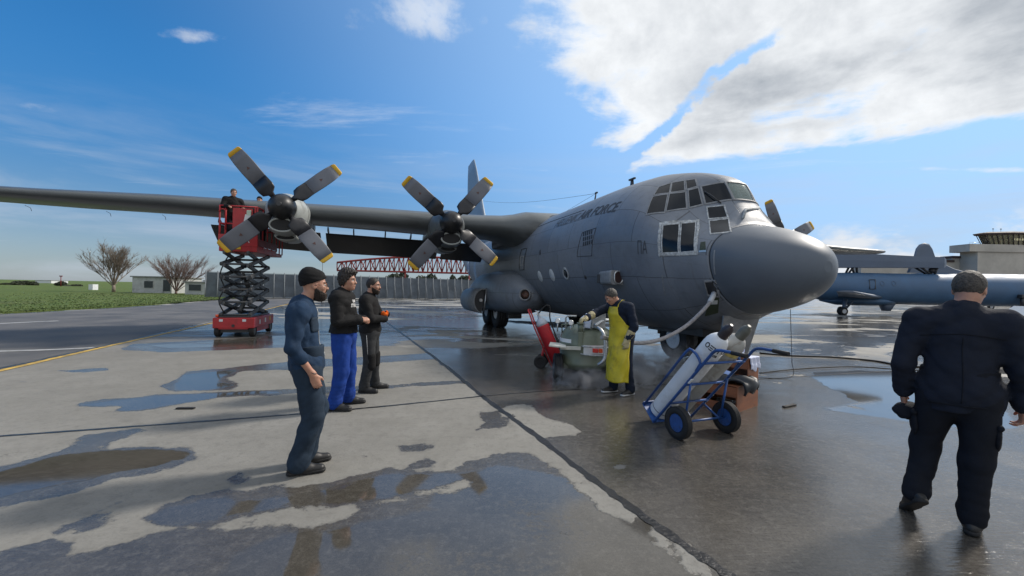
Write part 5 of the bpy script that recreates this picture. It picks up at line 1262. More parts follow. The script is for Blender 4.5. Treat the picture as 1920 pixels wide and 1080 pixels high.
# radar beam
rg = []
for px, h0, h1, w_ in ((1490, 478, 496, .35), (1500, 470, 500, .55), (1560, 474, 502, .6), (1700, 481, 502, .6), (1757, 483, 503, .6), (1766, 487, 500, .35), (1770, 491, 495, .1)):
    P = [(-w_, jz(px, h1)), (w_, jz(px, h1)), (w_*1.05, (jz(px, h0)+jz(px, h1))/2), (w_, jz(px, h0)), (-w_, jz(px, h0)), (-w_*1.05, (jz(px, h0)+jz(px, h1))/2)]
    rg.append([V3((X(px), y, z)) for y, z in P])
MB().loft(rg, smooth=False).build('radar_beam', M_jetg, JT)
for (a, b_) in ((1587, 1597), (1604, 1600), (1745, 1715), (1748, 1752)):
    for s in (-.3, .3): MB().tube([(X(a), s*.5, zt_-.15), (X(b_), s, jz(b_, 498))], .09, 8).build('radar_strut', M_dk, JT)
MB().sph((X(1748), 0, jz(1748, 507)), (.35, .25, .25)).build('strut_fairing', M_dk, JT)
# near wing, low
def jwing(s):
    rg = []
    for t, x0_, x1_, y_, z_ in ((0, 1655, 1540, .6, -.75), (1, 1640, 1575, 11., .25)):
        c_ = (X(x0_)-X(x1_)); rg.append([V3((X(x0_)-px_, s*y_, zc_+z_+pz)) for px_, pz in airfoil(c_, .13 if t == 0 else .1, 10)])
    return MB().loft(rg)
jw = None
mb = MB(); rg = []
for y_, xl, xt, z_ in ((-.7, X(1645), X(1560), zc_-.80), (-3.5, X(1575), X(1515), zc_-.66), (-7.5, X(1475), X(1448), zc_-.40)):
    c_ = xl-xt; rg.append([V3((xl-px_, y_, z_+pz)) for px_, pz in airfoil(c_, .11, 10)])
mb.loft(rg); mb.build('wing', M_jetg, JT)
mb = MB(); rg = [[V3((p.x, -p.y, p.z)) for p in r] for r in rg]; mb.loft(rg); mb.build('wing', M_jetg, JT)
mb = MB(); rg = []
for x_, w_, d_ in ((X(1540), .3, .1), (X(1570), 1.0, .4), (X(1640), 1.1, .42), (X(1680), .5, .2)): rg.append([V3((x_, w_*math.cos(a), zb_+.25+d_*math.sin(a))) for a in np.linspace(0, 2*PI, 21)[:-1]])
mb.loft(rg); mb.build('belly_fairing', M_jet, JT)
mb = MB(); mb.loft([[V3((X(px), y, zb_+.08)) for px, y in ((1652, -.35), (1674, -.35), (1674, .35), (1652, .35))], [V3((X(px), y, jz(1665, 583))) for px, y in ((1657, -.2), (1667, -.2), (1667, .2), (1657, .2))]]); mb.build('belly_pod', M_jetg, JT)
for px, y in ((1554, -1.6), (1606, 1.6)):
    x = X(px)
    mb = MB(); mb.cyl((x+.1, y, .3), (x+.25, y, zb_+.4), .14, .17, 10); mb.tube([(x+.2, y, .4), (x+.9, y, zb_+.2)], .06, 6); mb.build('main_gear_leg', M_jetg, JT)
    for dy in (-.16, .16): wheel('main_wheel', (x, y+dy, .33), .33, .2, JT, hub=M_hubw, hr=.55, tread=False)
mb = MB(); mb.cyl((X(2180), 0, .3), (X(2180), 0, zb_+.3), .1, n=8); mb.build('nose_gear_leg', M_jetg, JT); wheel('nose_wheel', (X(2180), 0, .28), .28, .2, JT, tread=False)
y_ = -rr_*.985; mb = MB(); P = [V3((X(px), -math.sqrt(max(.01, rr_**2-(jz(px, py)-zc_)**2))-.05, jz(px, py))) for px, py in ((1608, 525), (1619, 524.5), (1616, 542), (1606, 542))]; mb.tube(P, .04, 5, closed=True); mb.build('exit_outline', M_dk, JT)
for px in (1630, 1651): 
    c_ = V3((X(px), 0, jz(px, 532))); mb = MB(); mb.tube([V3((c_.x+.17*math.cos(a), -math.sqrt(rr_**2-(c_.z+.2*math.sin(a)-zc_)**2)-.008, c_.z+.2*math.sin(a))) for a in np.linspace(0, 2*PI, 15)[:-1]], .018, 4, closed=True); mb.build('cabin_window_outline', M_jetg, JT)
mb = MB(); c_ = V3((X(1880), -rr_-.1, jz(1880, 555))); mb.box(c_, (.5, .4, .3), bev=.05); mb.cyl(c_, c_+V3((0, 0, -.9)), .14, n=8); mb.build('side_sensor', M_dk, JT)
# jet's own tail, far left behind the transport
mb = MB(); rg = []
for z_, x0_, x1_ in ((zc_+.5, 1480, 1395), (zc_+3.2, 1425, 1385)): rg.append([V3((X(x0_)-px_, pz, z_)) for px_, pz in airfoil(X(x0_)-X(x1_), .1, 8)])
mb.loft(rg); mb.build('tail_fin', M_jet, JT)
# upper surface seen just above the radar beam (far tailplane of the neighbour)
# ---- second jet behind: rounded fin with long fillet
Yk = 62.; kk = Yk/FPX
J2 = empty('parked_jet', ((1740-960)*kk, Yk, 0)); tag(J2, 'second blue jet parked behind the radar jet, rounded fin showing', 'airplane')
X2 = lambda px: (px-1740)*kk; Z2 = lambda py: CAM_H+(hz(1740)-py)*kk
prof = [(1700, 512), (1712, 483), (1716, 467), (1722, 459), (1731, 455.5), (1740, 457.5), (1746, 466), (1752, 482), (1768, 494), (1788, 503), (1812, 509), (1830, 512)]
mb = MB(); vs = [(X2(a), Z2(b_)) for a, b_ in prof]; n_ = len(vs)
mb.loft([[V3((x+(0 if s == 0 else 0), s*.16, z)) for x, z in vs] for s in (-1, -.5, .5, 1)] if False else [[V3((X2(1740)+(x-X2(1740))*q, s, Z2(512)+(z-Z2(512))*q)) for x, z in vs] for s, q in ((-.16, .93), (-.06, 1.), (.06, 1.), (.16, .93))]); mb.build('tail_fin', M_jetg, J2)
rg = []
for px, r in ((1560, .2), (1640, .9), (1720, 1.5), (1900, 1.6), (2300, 1.6), (2400, .3)): rg.append([V3((X2(px), r*math.cos(a), Z2(511)-1.6+r*math.sin(a))) for a in np.linspace(0, 2*PI, 31)[:-1]])
MB().loft(rg).build('fuselage', M_jet, J2)
for px, y in ((1880, -1.5), (1880, 1.5), (2250, 0)): mb = MB(); mb.cyl((X2(px), y, .5), (X2(px), y, Z2(511)-2.6), .15, n=8); mb.build('gear_leg', M_dk, J2); wheel('wheel', (X2(px), y, .45), .45, .3, J2, tread=False)
# ---- white van at the right edge
Yv = 11.; kv = Yv/FPX; VN = empty('white_car', ((1965-960)*kv+1.0, Yv, 0), R(5)); tag(VN, 'white car parked beyond the man in dark uniform at the right edge', 'car')
M_car = mat('white_car_paint', (.62, .65, .68), .3, var=.03, coat=.5)
mb = MB(); prof = [(-2.05, .35), (2.0, .35), (2.05, .7), (1.9, .86), (1.0, .98), (-1.9, 1.02), (-2.08, .8)]
mb.loft([[V3((x, y, z if abs(y) < .8 else .35+(z-.35)*.93)) for x, z in prof] for y in (-.86, -.78, .78, .86)], smooth=False); mb.build('body', M_car, VN)
mb = MB(); cab = [(1.05, .95), (.35, 1.42), (-1.2, 1.46), (-1.75, 1.0)]
mb.loft([[V3((x, y*(.80 if z < 1.2 else .64), z)) for x, z in cab] for y in (-1, 1)], smooth=False); mb.build('cabin', M_car, VN)
for y in (-1, 1):
    for q in (((.80, 1.02), (.28, 1.37), (-.32, 1.39), (-.32, 1.02)), ((-.40, 1.02), (-.40, 1.39), (-1.15, 1.40), (-1.5, 1.04))):
        mb = MB(); mb.add([(x, y*(.815 if z < 1.2 else .672), z) for x, z in q], [(0, 1, 2, 3)]); mb.build('side_window', M_win, VN, False)
mb = MB(); mb.add([(.42, -.58, 1.385), (.42, .58, 1.385), (1.0, .70, 1.0), (1.0, -.70, 1.0)], [(0, 1, 2, 3)]); mb.v = [(x+.012, y, z+.012) for x, y, z in mb.v]; mb.build('windscreen', M_win, VN, False)
for x in (-1.3, 1.3):
    for y in (-.76, .76): wheel('wheel', (x, y, .31), .31, .2, VN, hub=M_alu, hr=.62, tread=False)
for y in (-.6, .6): mb = MB(); mb.box((2.04, y, .68), (.06, .3, .12), bev=.02); mb.build('headlight', M_port, VN)
for x in (.1, -.75): mb = MB(); mb.box((x, -.865, .84), (.16, .03, .03), bev=.01); mb.build('door_handle', M_dk, VN)
# ============================================================ PEOPLE
class SDF:
    def __init__(s, lo, hi, h):
        s.h = h; s.lo = np.array(lo, float); s.n = np.ceil((np.array(hi)-s.lo)/h).astype(int)+1
        s.D = np.full(s.n, .12, np.float32)
    def _blk(s, lo, hi):
        a = np.maximum(((np.array(lo)-s.lo)/s.h).astype(int), 0); b = np.minimum(((np.array(hi)-s.lo)/s.h).astype(int)+2, s.n)
        if (b <= a).any(): return None
        ax = [s.lo[i]+s.h*np.arange(a[i], b[i]) for i in range(3)]
        X, Y, Z = np.meshgrid(*ax, indexing='ij'); return tuple(slice(a[i], b[i]) for i in range(3)), X, Y, Z
    def _comb(s, sl, d, k, op):
        D = s.D[sl]; d = d.astype(np.float32)
        if op == 'u': 
            hh = np.maximum(k-np.abs(D-d), 0)/k if k > 0 else 0; s.D[sl] = np.minimum(D, d)-hh*hh*k*.25
        else:
            hh = np.maximum(k-np.abs(D+d), 0)/k; s.D[sl] = np.maximum(D, -d)+hh*hh*k*.25
    def cone(s, a, b, r0, r1, k=.02, flat=None, op='u'):
        a, b = np.array(a, float), np.array(b, float); R_ = max(r0, r1)*(1.0 if not flat else max(1, flat[1]))+k+.03
        bl = s._blk(np.minimum(a, b)-R_, np.maximum(a, b)+R_)
        if bl is None: return s
        sl, X, Y, Z = bl; d = b-a; L2 = max(d@d, 1e-9); wx, wy, wz = X-a[0], Y-a[1], Z-a[2]
        t = np.clip((wx*d[0]+wy*d[1]+wz*d[2])/L2, 0, 1); qx, qy, qz = wx-t*d[0], wy-t*d[1], wz-t*d[2]; m_ = 1.
        if flat:
            ax, f = np.array(flat[0], float), flat[1]; ax = ax/np.linalg.norm(ax); dt = (qx*ax[0]+qy*ax[1]+qz*ax[2])*(1/f-1); qx, qy, qz = qx+ax[0]*dt, qy+ax[1]*dt, qz+ax[2]*dt; m_ = min(f, 1)
        s._comb(sl, (np.sqrt(qx*qx+qy*qy+qz*qz)-(r0+(r1-r0)*t))*m_, k, op); return s
    def ell(s, c, r, k=.02, rot=None, op='u'):
        c = np.array(c, float); r = np.array(r, float); R_ = max(r)+k+.03; bl = s._blk(c-R_, c+R_)
        if bl is None: return s
        sl, X, Y, Z = bl; P = np.stack([X-c[0], Y-c[1], Z-c[2]], -1)
        if rot is not None: P = P @ np.array(rot)
        q = P/r; n = np.sqrt((q*q).sum(-1)); s._comb(sl, (n-1)*np.minimum(min(r)*1.0+(n-1)*0, min(r)*1.6), k, op); return s
    def noise(s, amp, fn):
        X, Y, Z = np.meshgrid(*[s.lo[i]+s.h*np.arange(s.n[i]) for i in range(3)], indexing='ij'); s.D += (amp*fn(X, Y, Z)).astype(np.float32); return s
    def cut(s, p, n):     # remove everything on the side n points to
        X, Y, Z = np.meshgrid(*[s.lo[i]+s.h*np.arange(s.n[i]) for i in range(3)], indexing='ij', sparse=True)
        s.D = np.maximum(s.D, ((X-p[0])*n[0]+(Y-p[1])*n[1]+(Z-p[2])*n[2]).astype(np.float32)); return s
    def mesh(s):
        D = s.D; ins = D < 0; n = D.shape
        cnt = np.zeros([i-1 for i in n], np.int8)
        for dx in (0, 1):
            for dy in (0, 1):
                for dz in (0, 1): cnt += ins[dx:n[0]-1+dx, dy:n[1]-1+dy, dz:n[2]-1+dz]
        act = (cnt > 0) & (cnt < 8); idx = np.full(act.shape, -1, np.int64); A = np.argwhere(act); idx[act] = np.arange(len(A))
        acc = np.zeros((len(A), 3)); w = np.zeros(len(A)); cs = [(0,0,0),(1,0,0),(0,1,0),(1,1,0),(0,0,1),(1,0,1),(0,1,1),(1,1,1)]
        for i in range(8):
            for j in range(i+1, 8):
                a, b = np.array(cs[i]), np.array(cs[j])
                if np.abs(a-b).sum() != 1: continue
                va = D[tuple((A+a).T)]; vb = D[tuple((A+b).T)]; m_ = (va < 0) != (vb < 0); t = np.where(m_, va/np.where(m_, va-vb, 1), 0)
                acc += np.where(m_[:, None], a+(b-a)*t[:, None], 0); w += m_
        V = (A+acc/np.maximum(w, 1)[:, None])*s.h+s.lo; F = []
        for ax in range(3):
            sl0 = [slice(None)]*3; sl1 = [slice(None)]*3; sl0[ax] = slice(0, -1); sl1[ax] = slice(1, None)
            fl = ins[tuple(sl0)] != ins[tuple(sl1)]; E_ = np.argwhere(fl); u, v = [(1, 2), (2, 0), (0, 1)][ax]
            ok = (E_[:, u] > 0) & (E_[:, v] > 0) & (E_[:, u] < n[u]-1) & (E_[:, v] < n[v]-1); E_ = E_[ok]
            q = []
            for du, dv in ((1, 1), (0, 1), (0, 0), (1, 0)):
                c = E_.copy(); c[:, u] -= du; c[:, v] -= dv; q.append(idx[tuple(c.T)])
            q = np.stack(q, 1); sg = ins[tuple(E_.T)]; q[~sg] = q[~sg][:, ::-1]; F.append(q)
        return V, np.concatenate(F)
    def build(s, name, mt, parent, relax=2):
        V, F = s.mesh(); me = bpy.data.meshes.new(name)
        if relax and len(F):
            e = np.concatenate([F[:, [0, 1]], F[:, [1, 2]], F[:, [2, 3]], F[:, [3, 0]]])
            for _ in range(relax):
                S = np.zeros_like(V); c = np.zeros(len(V)); 
                for i, j in ((0, 1), (1, 0)):
                    np.add.at(S, e[:, i], V[e[:, j]]); np.add.at(c, e[:, i], 1)
                V = V*.5+.5*S/np.maximum(c, 1)[:, None]
        me.from_pydata(V.tolist(), [], F.tolist()); me.polygons.foreach_set('use_smooth', [True]*len(F)); me.materials.append(mt); me.update()
        o = bpy.data.objects.new(name, me); COL.objects.link(o); o.parent = parent; return o
def wrinkle(seed, f=(9, 9, 26), n=5):
    r = np.random.default_rng(seed); K = r.normal(0, 1, (n, 3))*np.array(f); PH = r.uniform(0, 6.28, n); K2 = r.normal(0, 1, (n, 3))*7.
    def fn(X, Y, Z):
        o = 0
        for k, ph, k2 in zip(K, PH, K2): q = np.sin(k[0]*X+k[1]*Y+k[2]*Z+ph+1.9*np.sin(k2[0]*X+k2[1]*Y+k2[2]*Z)); o = o+1.-2.*np.abs(q)**.8
        return o/n*1.7
    return fn
M_skin = mat('skin', (.42, .22, .15), .5, var=.10, scale=22, dirt=(.36, .14, .10), dscale=9, damt=.35); M_skin.node_tree.nodes['Principled BSDF'].inputs['Subsurface Weight'].default_value = .08
M_hair = mat('dark_hair', (.018, .012, .009), .6, var=.5, scale=60, bump=.8, bscale=90)
M_hairg = mat('greying_hair', (.055, .048, .042), .65, var=.6, scale=70, bump=.8, bscale=90)
M_beard = mat('dark_beard', (.022, .014, .010), .8, var=.4, scale=80, bump=.6, bscale=90)
M_shoe = mat('black_shoe_leather', (.012, .012, .013), .5, var=.3, scale=12)
M_eye = mat('eye_white', (.5, .48, .45), .2, var=.02)
M_pup = mat('dark_iris', (.012, .008, .006), .15)
def cmat(name, c, var=.18): return mat(name, c, .85, var=var, scale=7, bump=.35, bscale=220, spec=.2)
v = lambda *a: np.array(a, float)
def nz(a): return a/np.linalg.norm(a)
def rotm(ax, ang): return np.array(Matrix.Rotation(ang, 3, V3(ax)))
# J: joints in the person's own axes, x right, y forward, z up
def hand(S, w, d, nrm, thumb, curl=.6, r=1., spread=.018, glove=0.):
    d = nz(d); nrm = nz(nrm-d*(nrm@d)); sd = np.cross(d, nrm); sd = sd*(1 if sd@thumb > 0 else -1); g = glove
    S.cone(w-d*.01, w+d*.045, .026*r+g, .03*r+g, .02, (nrm, .62)); S.cone(w+d*.05, w+d*.085, .036*r+g, .037*r+g, .015, (nrm, .48))
    for i, (o, L_) in enumerate(((1.5, .068), (.5, .077), (-.5, .072), (-1.5, .058))):
        b = w+d*(.088-.004*abs(o-.3))+sd*spread*o; dd = d; R_ = (.0088+g*.55)*r
        for j, (l, rr) in enumerate(((L_*.5, 1.), (L_*.32, .9), (L_*.26, .8))):
            ax = np.cross(dd, nrm); dd = nz(rotm(ax, curl*(.5+.4*j)) @ dd); e = b+dd*l; S.cone(b, e, R_*rr, R_*rr*.9, .004); b = e
    tb = w+d*.03+sd*.028; t1 = tb+nz(d*.7+sd*.7+nrm*.35)*.035; t2 = t1+nz(d*.9+sd*.15+nrm*.45)*.028; S.cone(tb, t1, .012*r+g, .0105*r+g, .012); S.cone(t1, t2, .0105*r+g*.6, .009*r+g*.6, .004)
def head_frame(J): 
    f = nz(J['look']); up = nz(J.get('hup', v(0, 0, 1))-f*(J.get('hup', v(0, 0, 1))@f)); rt = np.cross(f, up); return rt, f, up
def HP(J, x, y, z): rt, f, up = head_frame(J); return J['head']+rt*x+f*y+up*z
def build_body(J, o, mt=M_skin, h=.006, gl=0.):
    lo = np.min([p for p in J['pts']], 0)-.2; hi = np.max([p for p in J['pts']], 0)+.22
    S = SDF(lo, hi, h); rt, f, up = head_frame(J); RM = np.stack([rt, f, up], 1); P = lambda x, y, z: HP(J, x, y, z); b = J.get('bulk', 1.)
    S.ell(P(0, -.008, .03), (.076, .097, .098), .02, RM).ell(P(0, .028, -.035), (.060, .068, .078), .03, RM).cone(P(0, .055, -.085), P(0, .062, -.09), .030, .024, .035)
    S.cone(J['neck'], P(0, -.025, -.06), .058*J.get('neckw', 1), .055*J.get('neckw', 1), .03)
    S.cone(P(0, .088, .018), P(0, .108, -.018), .009, .0125, .012).ell(P(0, .104, -.022), (.017, .013, .010), .008, RM)
    for s in (-1, 1):
        S.cone(P(s*.012, .090, .030), P(s*.045, .080, .032), .009, .008, .012); S.ell(P(s*.032, .092, .010), (.015, .012, .010), .010, RM, 'd')
        S.ell(P(s*.042, .065, -.015), (.02, .018, .018), .02, RM); S.ell(P(s*.077, -.004, .0), (.010, .021, .032), .008, RM); S.ell(P(s*.086, .002, .004), (.006, .010, .016), .006, RM, 'd')
    S.ell(P(0, .093, -.050), (.022, .010, .006), .006, RM).ell(P(0, .090, -.061), (.020, .010, .007), .006, RM).ell(P(0, .104, -.0555), (.020, .006, .0016), .002, RM, 'd')
    torso(S, J, -.012, .05)
    for s in 'LR':
        S.cone(J['sh'+s], J['el'+s], .048*b, .040*b, .04); S.cone(J['el'+s], J['wr'+s], .040*b, .026, .025); hd = J['hd'+s]; hand(S, J['wr'+s], hd[0], hd[1], hd[2], hd[3] if len(hd) > 3 else .5)
        S.cone(J['hp'+s], J['kn'+s], .078*b, .052, .05); S.cone(J['kn'+s], J['an'+s], .052, .036, .03); S.cone(J['an'+s], J['an'+s]*.6+J['to'+s]*.4+v(0, 0, .012), .032, .022, .02)
    body = S.build('body', mt, o, 1)
    for s in (-1, 1):
        mb = MB(); rt_, f_, up_ = (V3(a) for a in (rt, f, up)); rm = Matrix((rt_, f_, up_)).transposed()
        mb.sph(V3(P(s*.032, .078, .010)), .0125, 12, 8); mb.cur = 1; mb.sph(V3(P(s*.032, .0875, .010)), (.0055, .0045, .0055), 10, 6, rm); mb.build('eye', [M_eye, M_pup], body)
        if J.get('brow', True): mb = MB(); mb.tube([V3(P(s*.014, .098, .033)), V3(P(s*.032, .096, .040)), V3(P(s*.050, .080, .036))], [.004, .005, .003], 6); mb.build('eyebrow', J.get('hairm', M_hair), body)
    return body
def torso(S, J, g, k=.05):
    b = J.get('bulk', 1.); pv, ch, nk = J['pelvis'], J['chest'], J['neck']; be = J.get('belly', 0.); fw = J.get('fwd', v(0, 1, 0)); rt = np.cross(fw, v(0, 0, 1))
    hl_, hr_ = J['hpL'], J['hpR']; RM = np.stack([rt, fw, v(0, 0, 1)], 1)
    S.ell(pv+v(0, 0, .0)-fw*.01, (.165*b+g, .125*b+g, .13+g), k, RM); wa = pv*.5+ch*.5-v(0, 0, .02); S.ell(wa+fw*be*.5, (.148*b+g, .108*b+be+g, .17+g), k, RM)
    S.ell(ch, (.165*b+g, .118*b+g, .20+g), k, RM); S.cone(J['shL']*.82+ch*.18+v(0, 0, .01), J['shR']*.82+ch*.18+v(0, 0, .01), .066*b+g, .066*b+g, k); [S.cone(nk-v(0, 0, .045), J['sh'+q]*.8+nk*.2-v(0, 0, .02), .062*b+g, .060*b+g, k) for q in 'LR']; S.cone(ch+v(0, 0, .1), nk, .085*b+g, .056+g, k)
def build_top(J, o, mt, g=.016, sleeve=1., h=.007, amp=.006, seed=1, hem=None, hood=False, collar=False, cuff=True, name='jacket', collar_m=None):
    pts = J['pts']; lo = np.min(pts, 0)-.22; hi = np.max(pts, 0)+.15; lo[2] = (hem if hem else J['pelvis'][2]-.1)-.05; lo[2] = min(lo[2], min(J['wrL'][2], J['wrR'][2])-.08)
    S = SDF(lo, hi, h); b = J.get('bulk', 1.); torso(S, J, g)
    hm = hem if hem else J['pelvis'][2]-.06; fw = J.get('fwd', v(0, 1, 0)); pv = J['pelvis']
    S.cone(pv+v(0, 0, .02)+fw*J.get('belly', 0)*.4, v(pv[0], pv[1], hm+.0)+fw*J.get('belly', 0)*.4, .115*b+g+.01, .115*b+g+.006, .05, (np.cross(fw, v(0, 0, 1)), 1.42))
    S.cut((0, 0, hm), (0, 0, -1))
    for s in 'LR':
        el, wr = J['el'+s], J['wr'+s]; e = el+(wr-el)*min(1, sleeve); S.cone(J['sh'+s], el, .054*b+g*.9, .044*b+g*.85, .05)
        if sleeve > 0: S.cone(el, e, .043*b+g*.85, .034*b+g*.75, .02)
        dd = nz(wr-el) if sleeve > 0 else nz(el-J['sh'+s])
        e2 = e-dd*.012; S.cone(e2, e2+dd*.012, .040*b*(1 if sleeve > .8 else 1.12)+g*.75, .039*b*(1 if sleeve > .8 else 1.12)+g*.75, .01)
    S.noise(amp*.95, wrinkle(seed, (7, 7, 14))); S.noise(amp*.28, wrinkle(seed+50, (16, 16, 34), 4))
    if hood:
        nk = J['neck']; S.cone(nk+v(-.05, -.075, -.0), nk+v(.05, -.075, 0), .052, .052, .03).ell(nk+v(0, -.09, -.05), (.10, .05, .09), .03)
        for s in (-1, 1): S.cone(nk+v(s*.065, -.05, .02), nk+v(s*.05, .055, -.03), .036, .026, .02)
    if collar:
        nk = J['neck']; fwd = fw
        for a in np.linspace(-2.6, 2.6, 14):
            c = np.cross(fwd, v(0, 0, 1)); p = nk-fwd*math.cos(a)*.068+c*math.sin(a)*.07; S.cone(p+v(0, 0, -.02), p+v(0, 0, .030-.02*abs(a)/2.6), .014, .011, .01)
    a = S.build(name, mt, o); return a
def build_legs(J, o, mt, g=.018, h=.007, amp=.007, seed=3, wide=1., name='trousers', top=None, zoff=.03):
    pts = [J[k] for k in ('pelvis', 'hpL', 'hpR', 'knL', 'knR', 'anL', 'anR')]; lo = np.min(pts, 0)-.25; hi = np.max(pts, 0)+.25; b = J.get('bulk', 1.)
    S = SDF(lo, hi, h); fw = J.get('fwd', v(0, 1, 0)); pv = J['pelvis']; RM = np.stack([np.cross(fw, v(0, 0, 1)), fw, v(0, 0, 1)], 1)
    S.ell(pv-v(0, 0, .02), (.168*b+g, .125*b+g, .15+g), .05, RM); S.cone(pv+v(0, 0, .08), pv+v(0, 0, .12), .12*b+g, .12*b+g, .04, (RM[:, 0], 1.32))
    S.cut((0, 0, top or pv[2]+.14), (0, 0, 1))
    for s in 'LR':
        kn, an = J['kn'+s], J['an'+s]; S.cone(J['hp'+s], kn, (.088*b+g)*wide, (.062+g)*wide, .045); S.cone(kn, an+v(0, 0, -.0), (.060+g)*wide, (.045+g)*wide, .03)
        d = nz(kn-an); S.cone(an+d*.03, an+d*.05, (.050+g)*wide, (.051+g)*wide, .03)
    f2 = wrinkle(seed+9, (8, 8, 32), 4); kz = [J['anL'][2], J['anR'][2]]
    S.noise(amp*.7, wrinkle(seed, (9, 9, 8)))
    zmin = min(kz)
    def low(X, Y, Z): return f2(X, Y, Z)*np.clip(1.3-(Z-zmin)/.35, .15, 1.)
    S.noise(amp*.38, low)
    for s in 'LR': 
        d = nz(J['kn'+s]-J['an'+s]); 
    r = S.build(name, mt, o); return r
def build_shoe(J, o, s, mt=M_shoe, L_=.30, h=.005):
    an, to = J['an'+s], J['to'+s]; d = to-an; dh = nz(v(d[0], d[1], 0)); pitch = J.get('pitch'+s, 0.); lat = nz(np.cross(dh, v(0, 0, 1))); dn = rotm(lat, -pitch) @ dh; up = np.cross(lat, dn); up = up if up[2] > 0 else -up
    g0 = an-up*.075; heel = g0-dn*.045; toe = g0+dn*(L_-.085)
    S = SDF(np.min([heel, toe, an], 0)-.1, np.max([heel, toe, an], 0)+.1, h)
    S.cone(heel+up*.035, g0+dn*.07+up*.036, .040, .042, .02, (lat, .9)).cone(g0+dn*.07+up*.034, toe-dn*.03+up*.026, .042, .034, .03, (lat, 1.12)).cone(an-up*.02, an+up*.045, .047, .049, .03); S.cone(an+up*-.02, g0+dn*.09+up*.04, .045, .034, .03)
    S.cut(g0-up*.002, -up)
    a = S.build('shoe', mt, o); S2 = SDF(np.min([heel, toe, an], 0)-.1, np.max([heel, toe, an], 0)+.1, h)
    S2.cone(heel+up*.012, g0+dn*.07+up*.012, .045, .042, .01, (lat, .92)).cone(g0+dn*.07+up*.012, toe-dn*.025+up*.012, .042, .037, .01, (lat, 1.14)); S2.cut(g0+up*.024, up); S2.cut(g0-up*.004, -up)
    S2.build('sole', J.get('solem', M_blk), a)
    mb = MB()
    for k in range(4): c = V3(g0+dn*(.045+.024*k)+up*(.088-.011*k)); mb.cyl(c-V3(lat)*.022, c+V3(lat)*.022, .0035, n=6)
    mb.build('laces', J.get('lacem', M_dk), a); return a
def hair(J, o, mt, vol=.012, back=True, top=.0, seed=5, fringe=0., amp=.005, h=.005, side=True):
    rt, f, up = head_frame(J); RM = np.stack([rt, f, up], 1); P = lambda x, y, z: HP(J, x, y, z); c = J['head']
    S = SDF(c-.19, c+.2, h); S.ell(P(0, -.014, .036+top*.5), (.079+vol, .098+vol, .096+vol+top), .02, RM)
    if fringe: S.ell(P(0, .06, .115), (.06, .05, .03+fringe), .03, RM)
    # hairline: cut away the face and the nape
    S.cut(P(0, .060, .062), nz(f*1.0-up*.75)); S.cut(P(0, -.02, -.062 if back else .0), nz(-up+f*.55))
    S.noise(amp, wrinkle(seed, (60, 60, 60), 6)); S.build('hair', mt, o, 1)
def beard(J, o, mt, full=.008, h=.005):
    rt, f, up = head_frame(J); RM = np.stack([rt, f, up], 1); P = lambda x, y, z: HP(J, x, y, z); c = J['head']; S = SDF(c-.19, c+.17, h)
    S.ell(P(0, .028, -.045), (.064+full, .070+full, .080+full), .02, RM).cone(P(0, .062, -.088), P(0, .068, -.10), .032+full, .024+full, .03)
    for s in (-1, 1): S.cone(P(s*.068, .01, .0), P(s*.062, .02, -.04), .012, .016, .02)
    S.cut(P(0, .04, -.036), nz(up+f*.55)); S.cut(P(0, .0, -.02), nz(-f-up*.0)); S.noise(.003, wrinkle(8, (70, 70, 70)))
    S.ell(P(0, .115, -.052), (.022, .03, .007), .004, RM, 'd'); S.build('beard', mt, o, 1)
    mb = MB(); mb.tube([V3(P(-.03, .092, -.052)), V3(P(-.015, .106, -.040)), V3(P(0, .110, -.038)), V3(P(.015, .106, -.040)), V3(P(.03, .092, -.052))], [.004, .006, .006, .006, .004], 6); mb.build('moustache', mt, o)
def finish(J):
    J['pts'] = [J[k] for k in J if k[:2] in ('sh', 'el', 'wr', 'hp', 'kn', 'an', 'to', 'he', 'pe', 'ch', 'ne') and k not in ('neckw',) and hasattr(J[k], 'shape')]; return J
def place(px, py, face, label, scale=1., dz=0., loc=None):
    p = loc if loc is not None else gp(px, py); o = empty('person', p, 0); o.rotation_euler[2] = math.atan2(face[1], face[0])-PI/2; o.scale = (scale,)*3; tag(o, label, 'person'); return o

M_cov = cmat('navy_coverall', (.017, .038, .078)); M_covd = cmat('dark_navy_trouser', (.020, .034, .055))
# ---- 1: bearded man with beanie, profile facing right
o = place(572, 878, (.90, .43), 'bearded man in a navy blue coverall, black beanie and glasses')
J = finish(dict(head=v(0,.045,1.635), look=v(-.05,1,-.03), neck=v(0,-.055,1.475), chest=v(0,-.055,1.29), pelvis=v(0,.0,.96), belly=.0, bulk=.90,
 shL=v(-.195,-.07,1.425), shR=v(.195,-.075,1.42), elL=v(-.25,-.10,1.12), elR=v(.245,-.115,1.12), wrL=v(-.24,.05,.90), wrR=v(.225,.045,.875),
 hdL=(v(0,.35,-1), v(1,0,0), v(0,1,0), .7), hdR=(v(-.05,.38,-1), v(-1,0,.0), v(0,1,0), .75), hpL=v(-.09,.0,.90), hpR=v(.09,.0,.90), knL=v(-.10,.09,.50), knR=v(.11,.055,.49), anL=v(-.10,.0,.085), anR=v(.12,-.06,.085), toL=v(-.12,.18,.03), toR=v(.13,.12,.03)))
b = build_body(J, o, h=.005); build_top(J, o, M_cov, .018, .38, hem=.90, amp=.009, seed=11, collar=True, name='coverall_top'); build_legs(J, o, M_covd, .022, amp=.011, seed=4, wide=1.08, name='coverall_trousers')
mb = MB(); Pc = V3(J['pelvis']+v(0, .0, .075)); mb.loft([[Pc+V3((.170*math.cos(a), .131*math.sin(a)-.004, z)) for a in np.linspace(0, 2*PI, 33)[:-1]] for z in (-.022, .022)], False, False); mb.build('waistband', M_covd, o)
for s in 'LR': build_shoe(J, o, s)
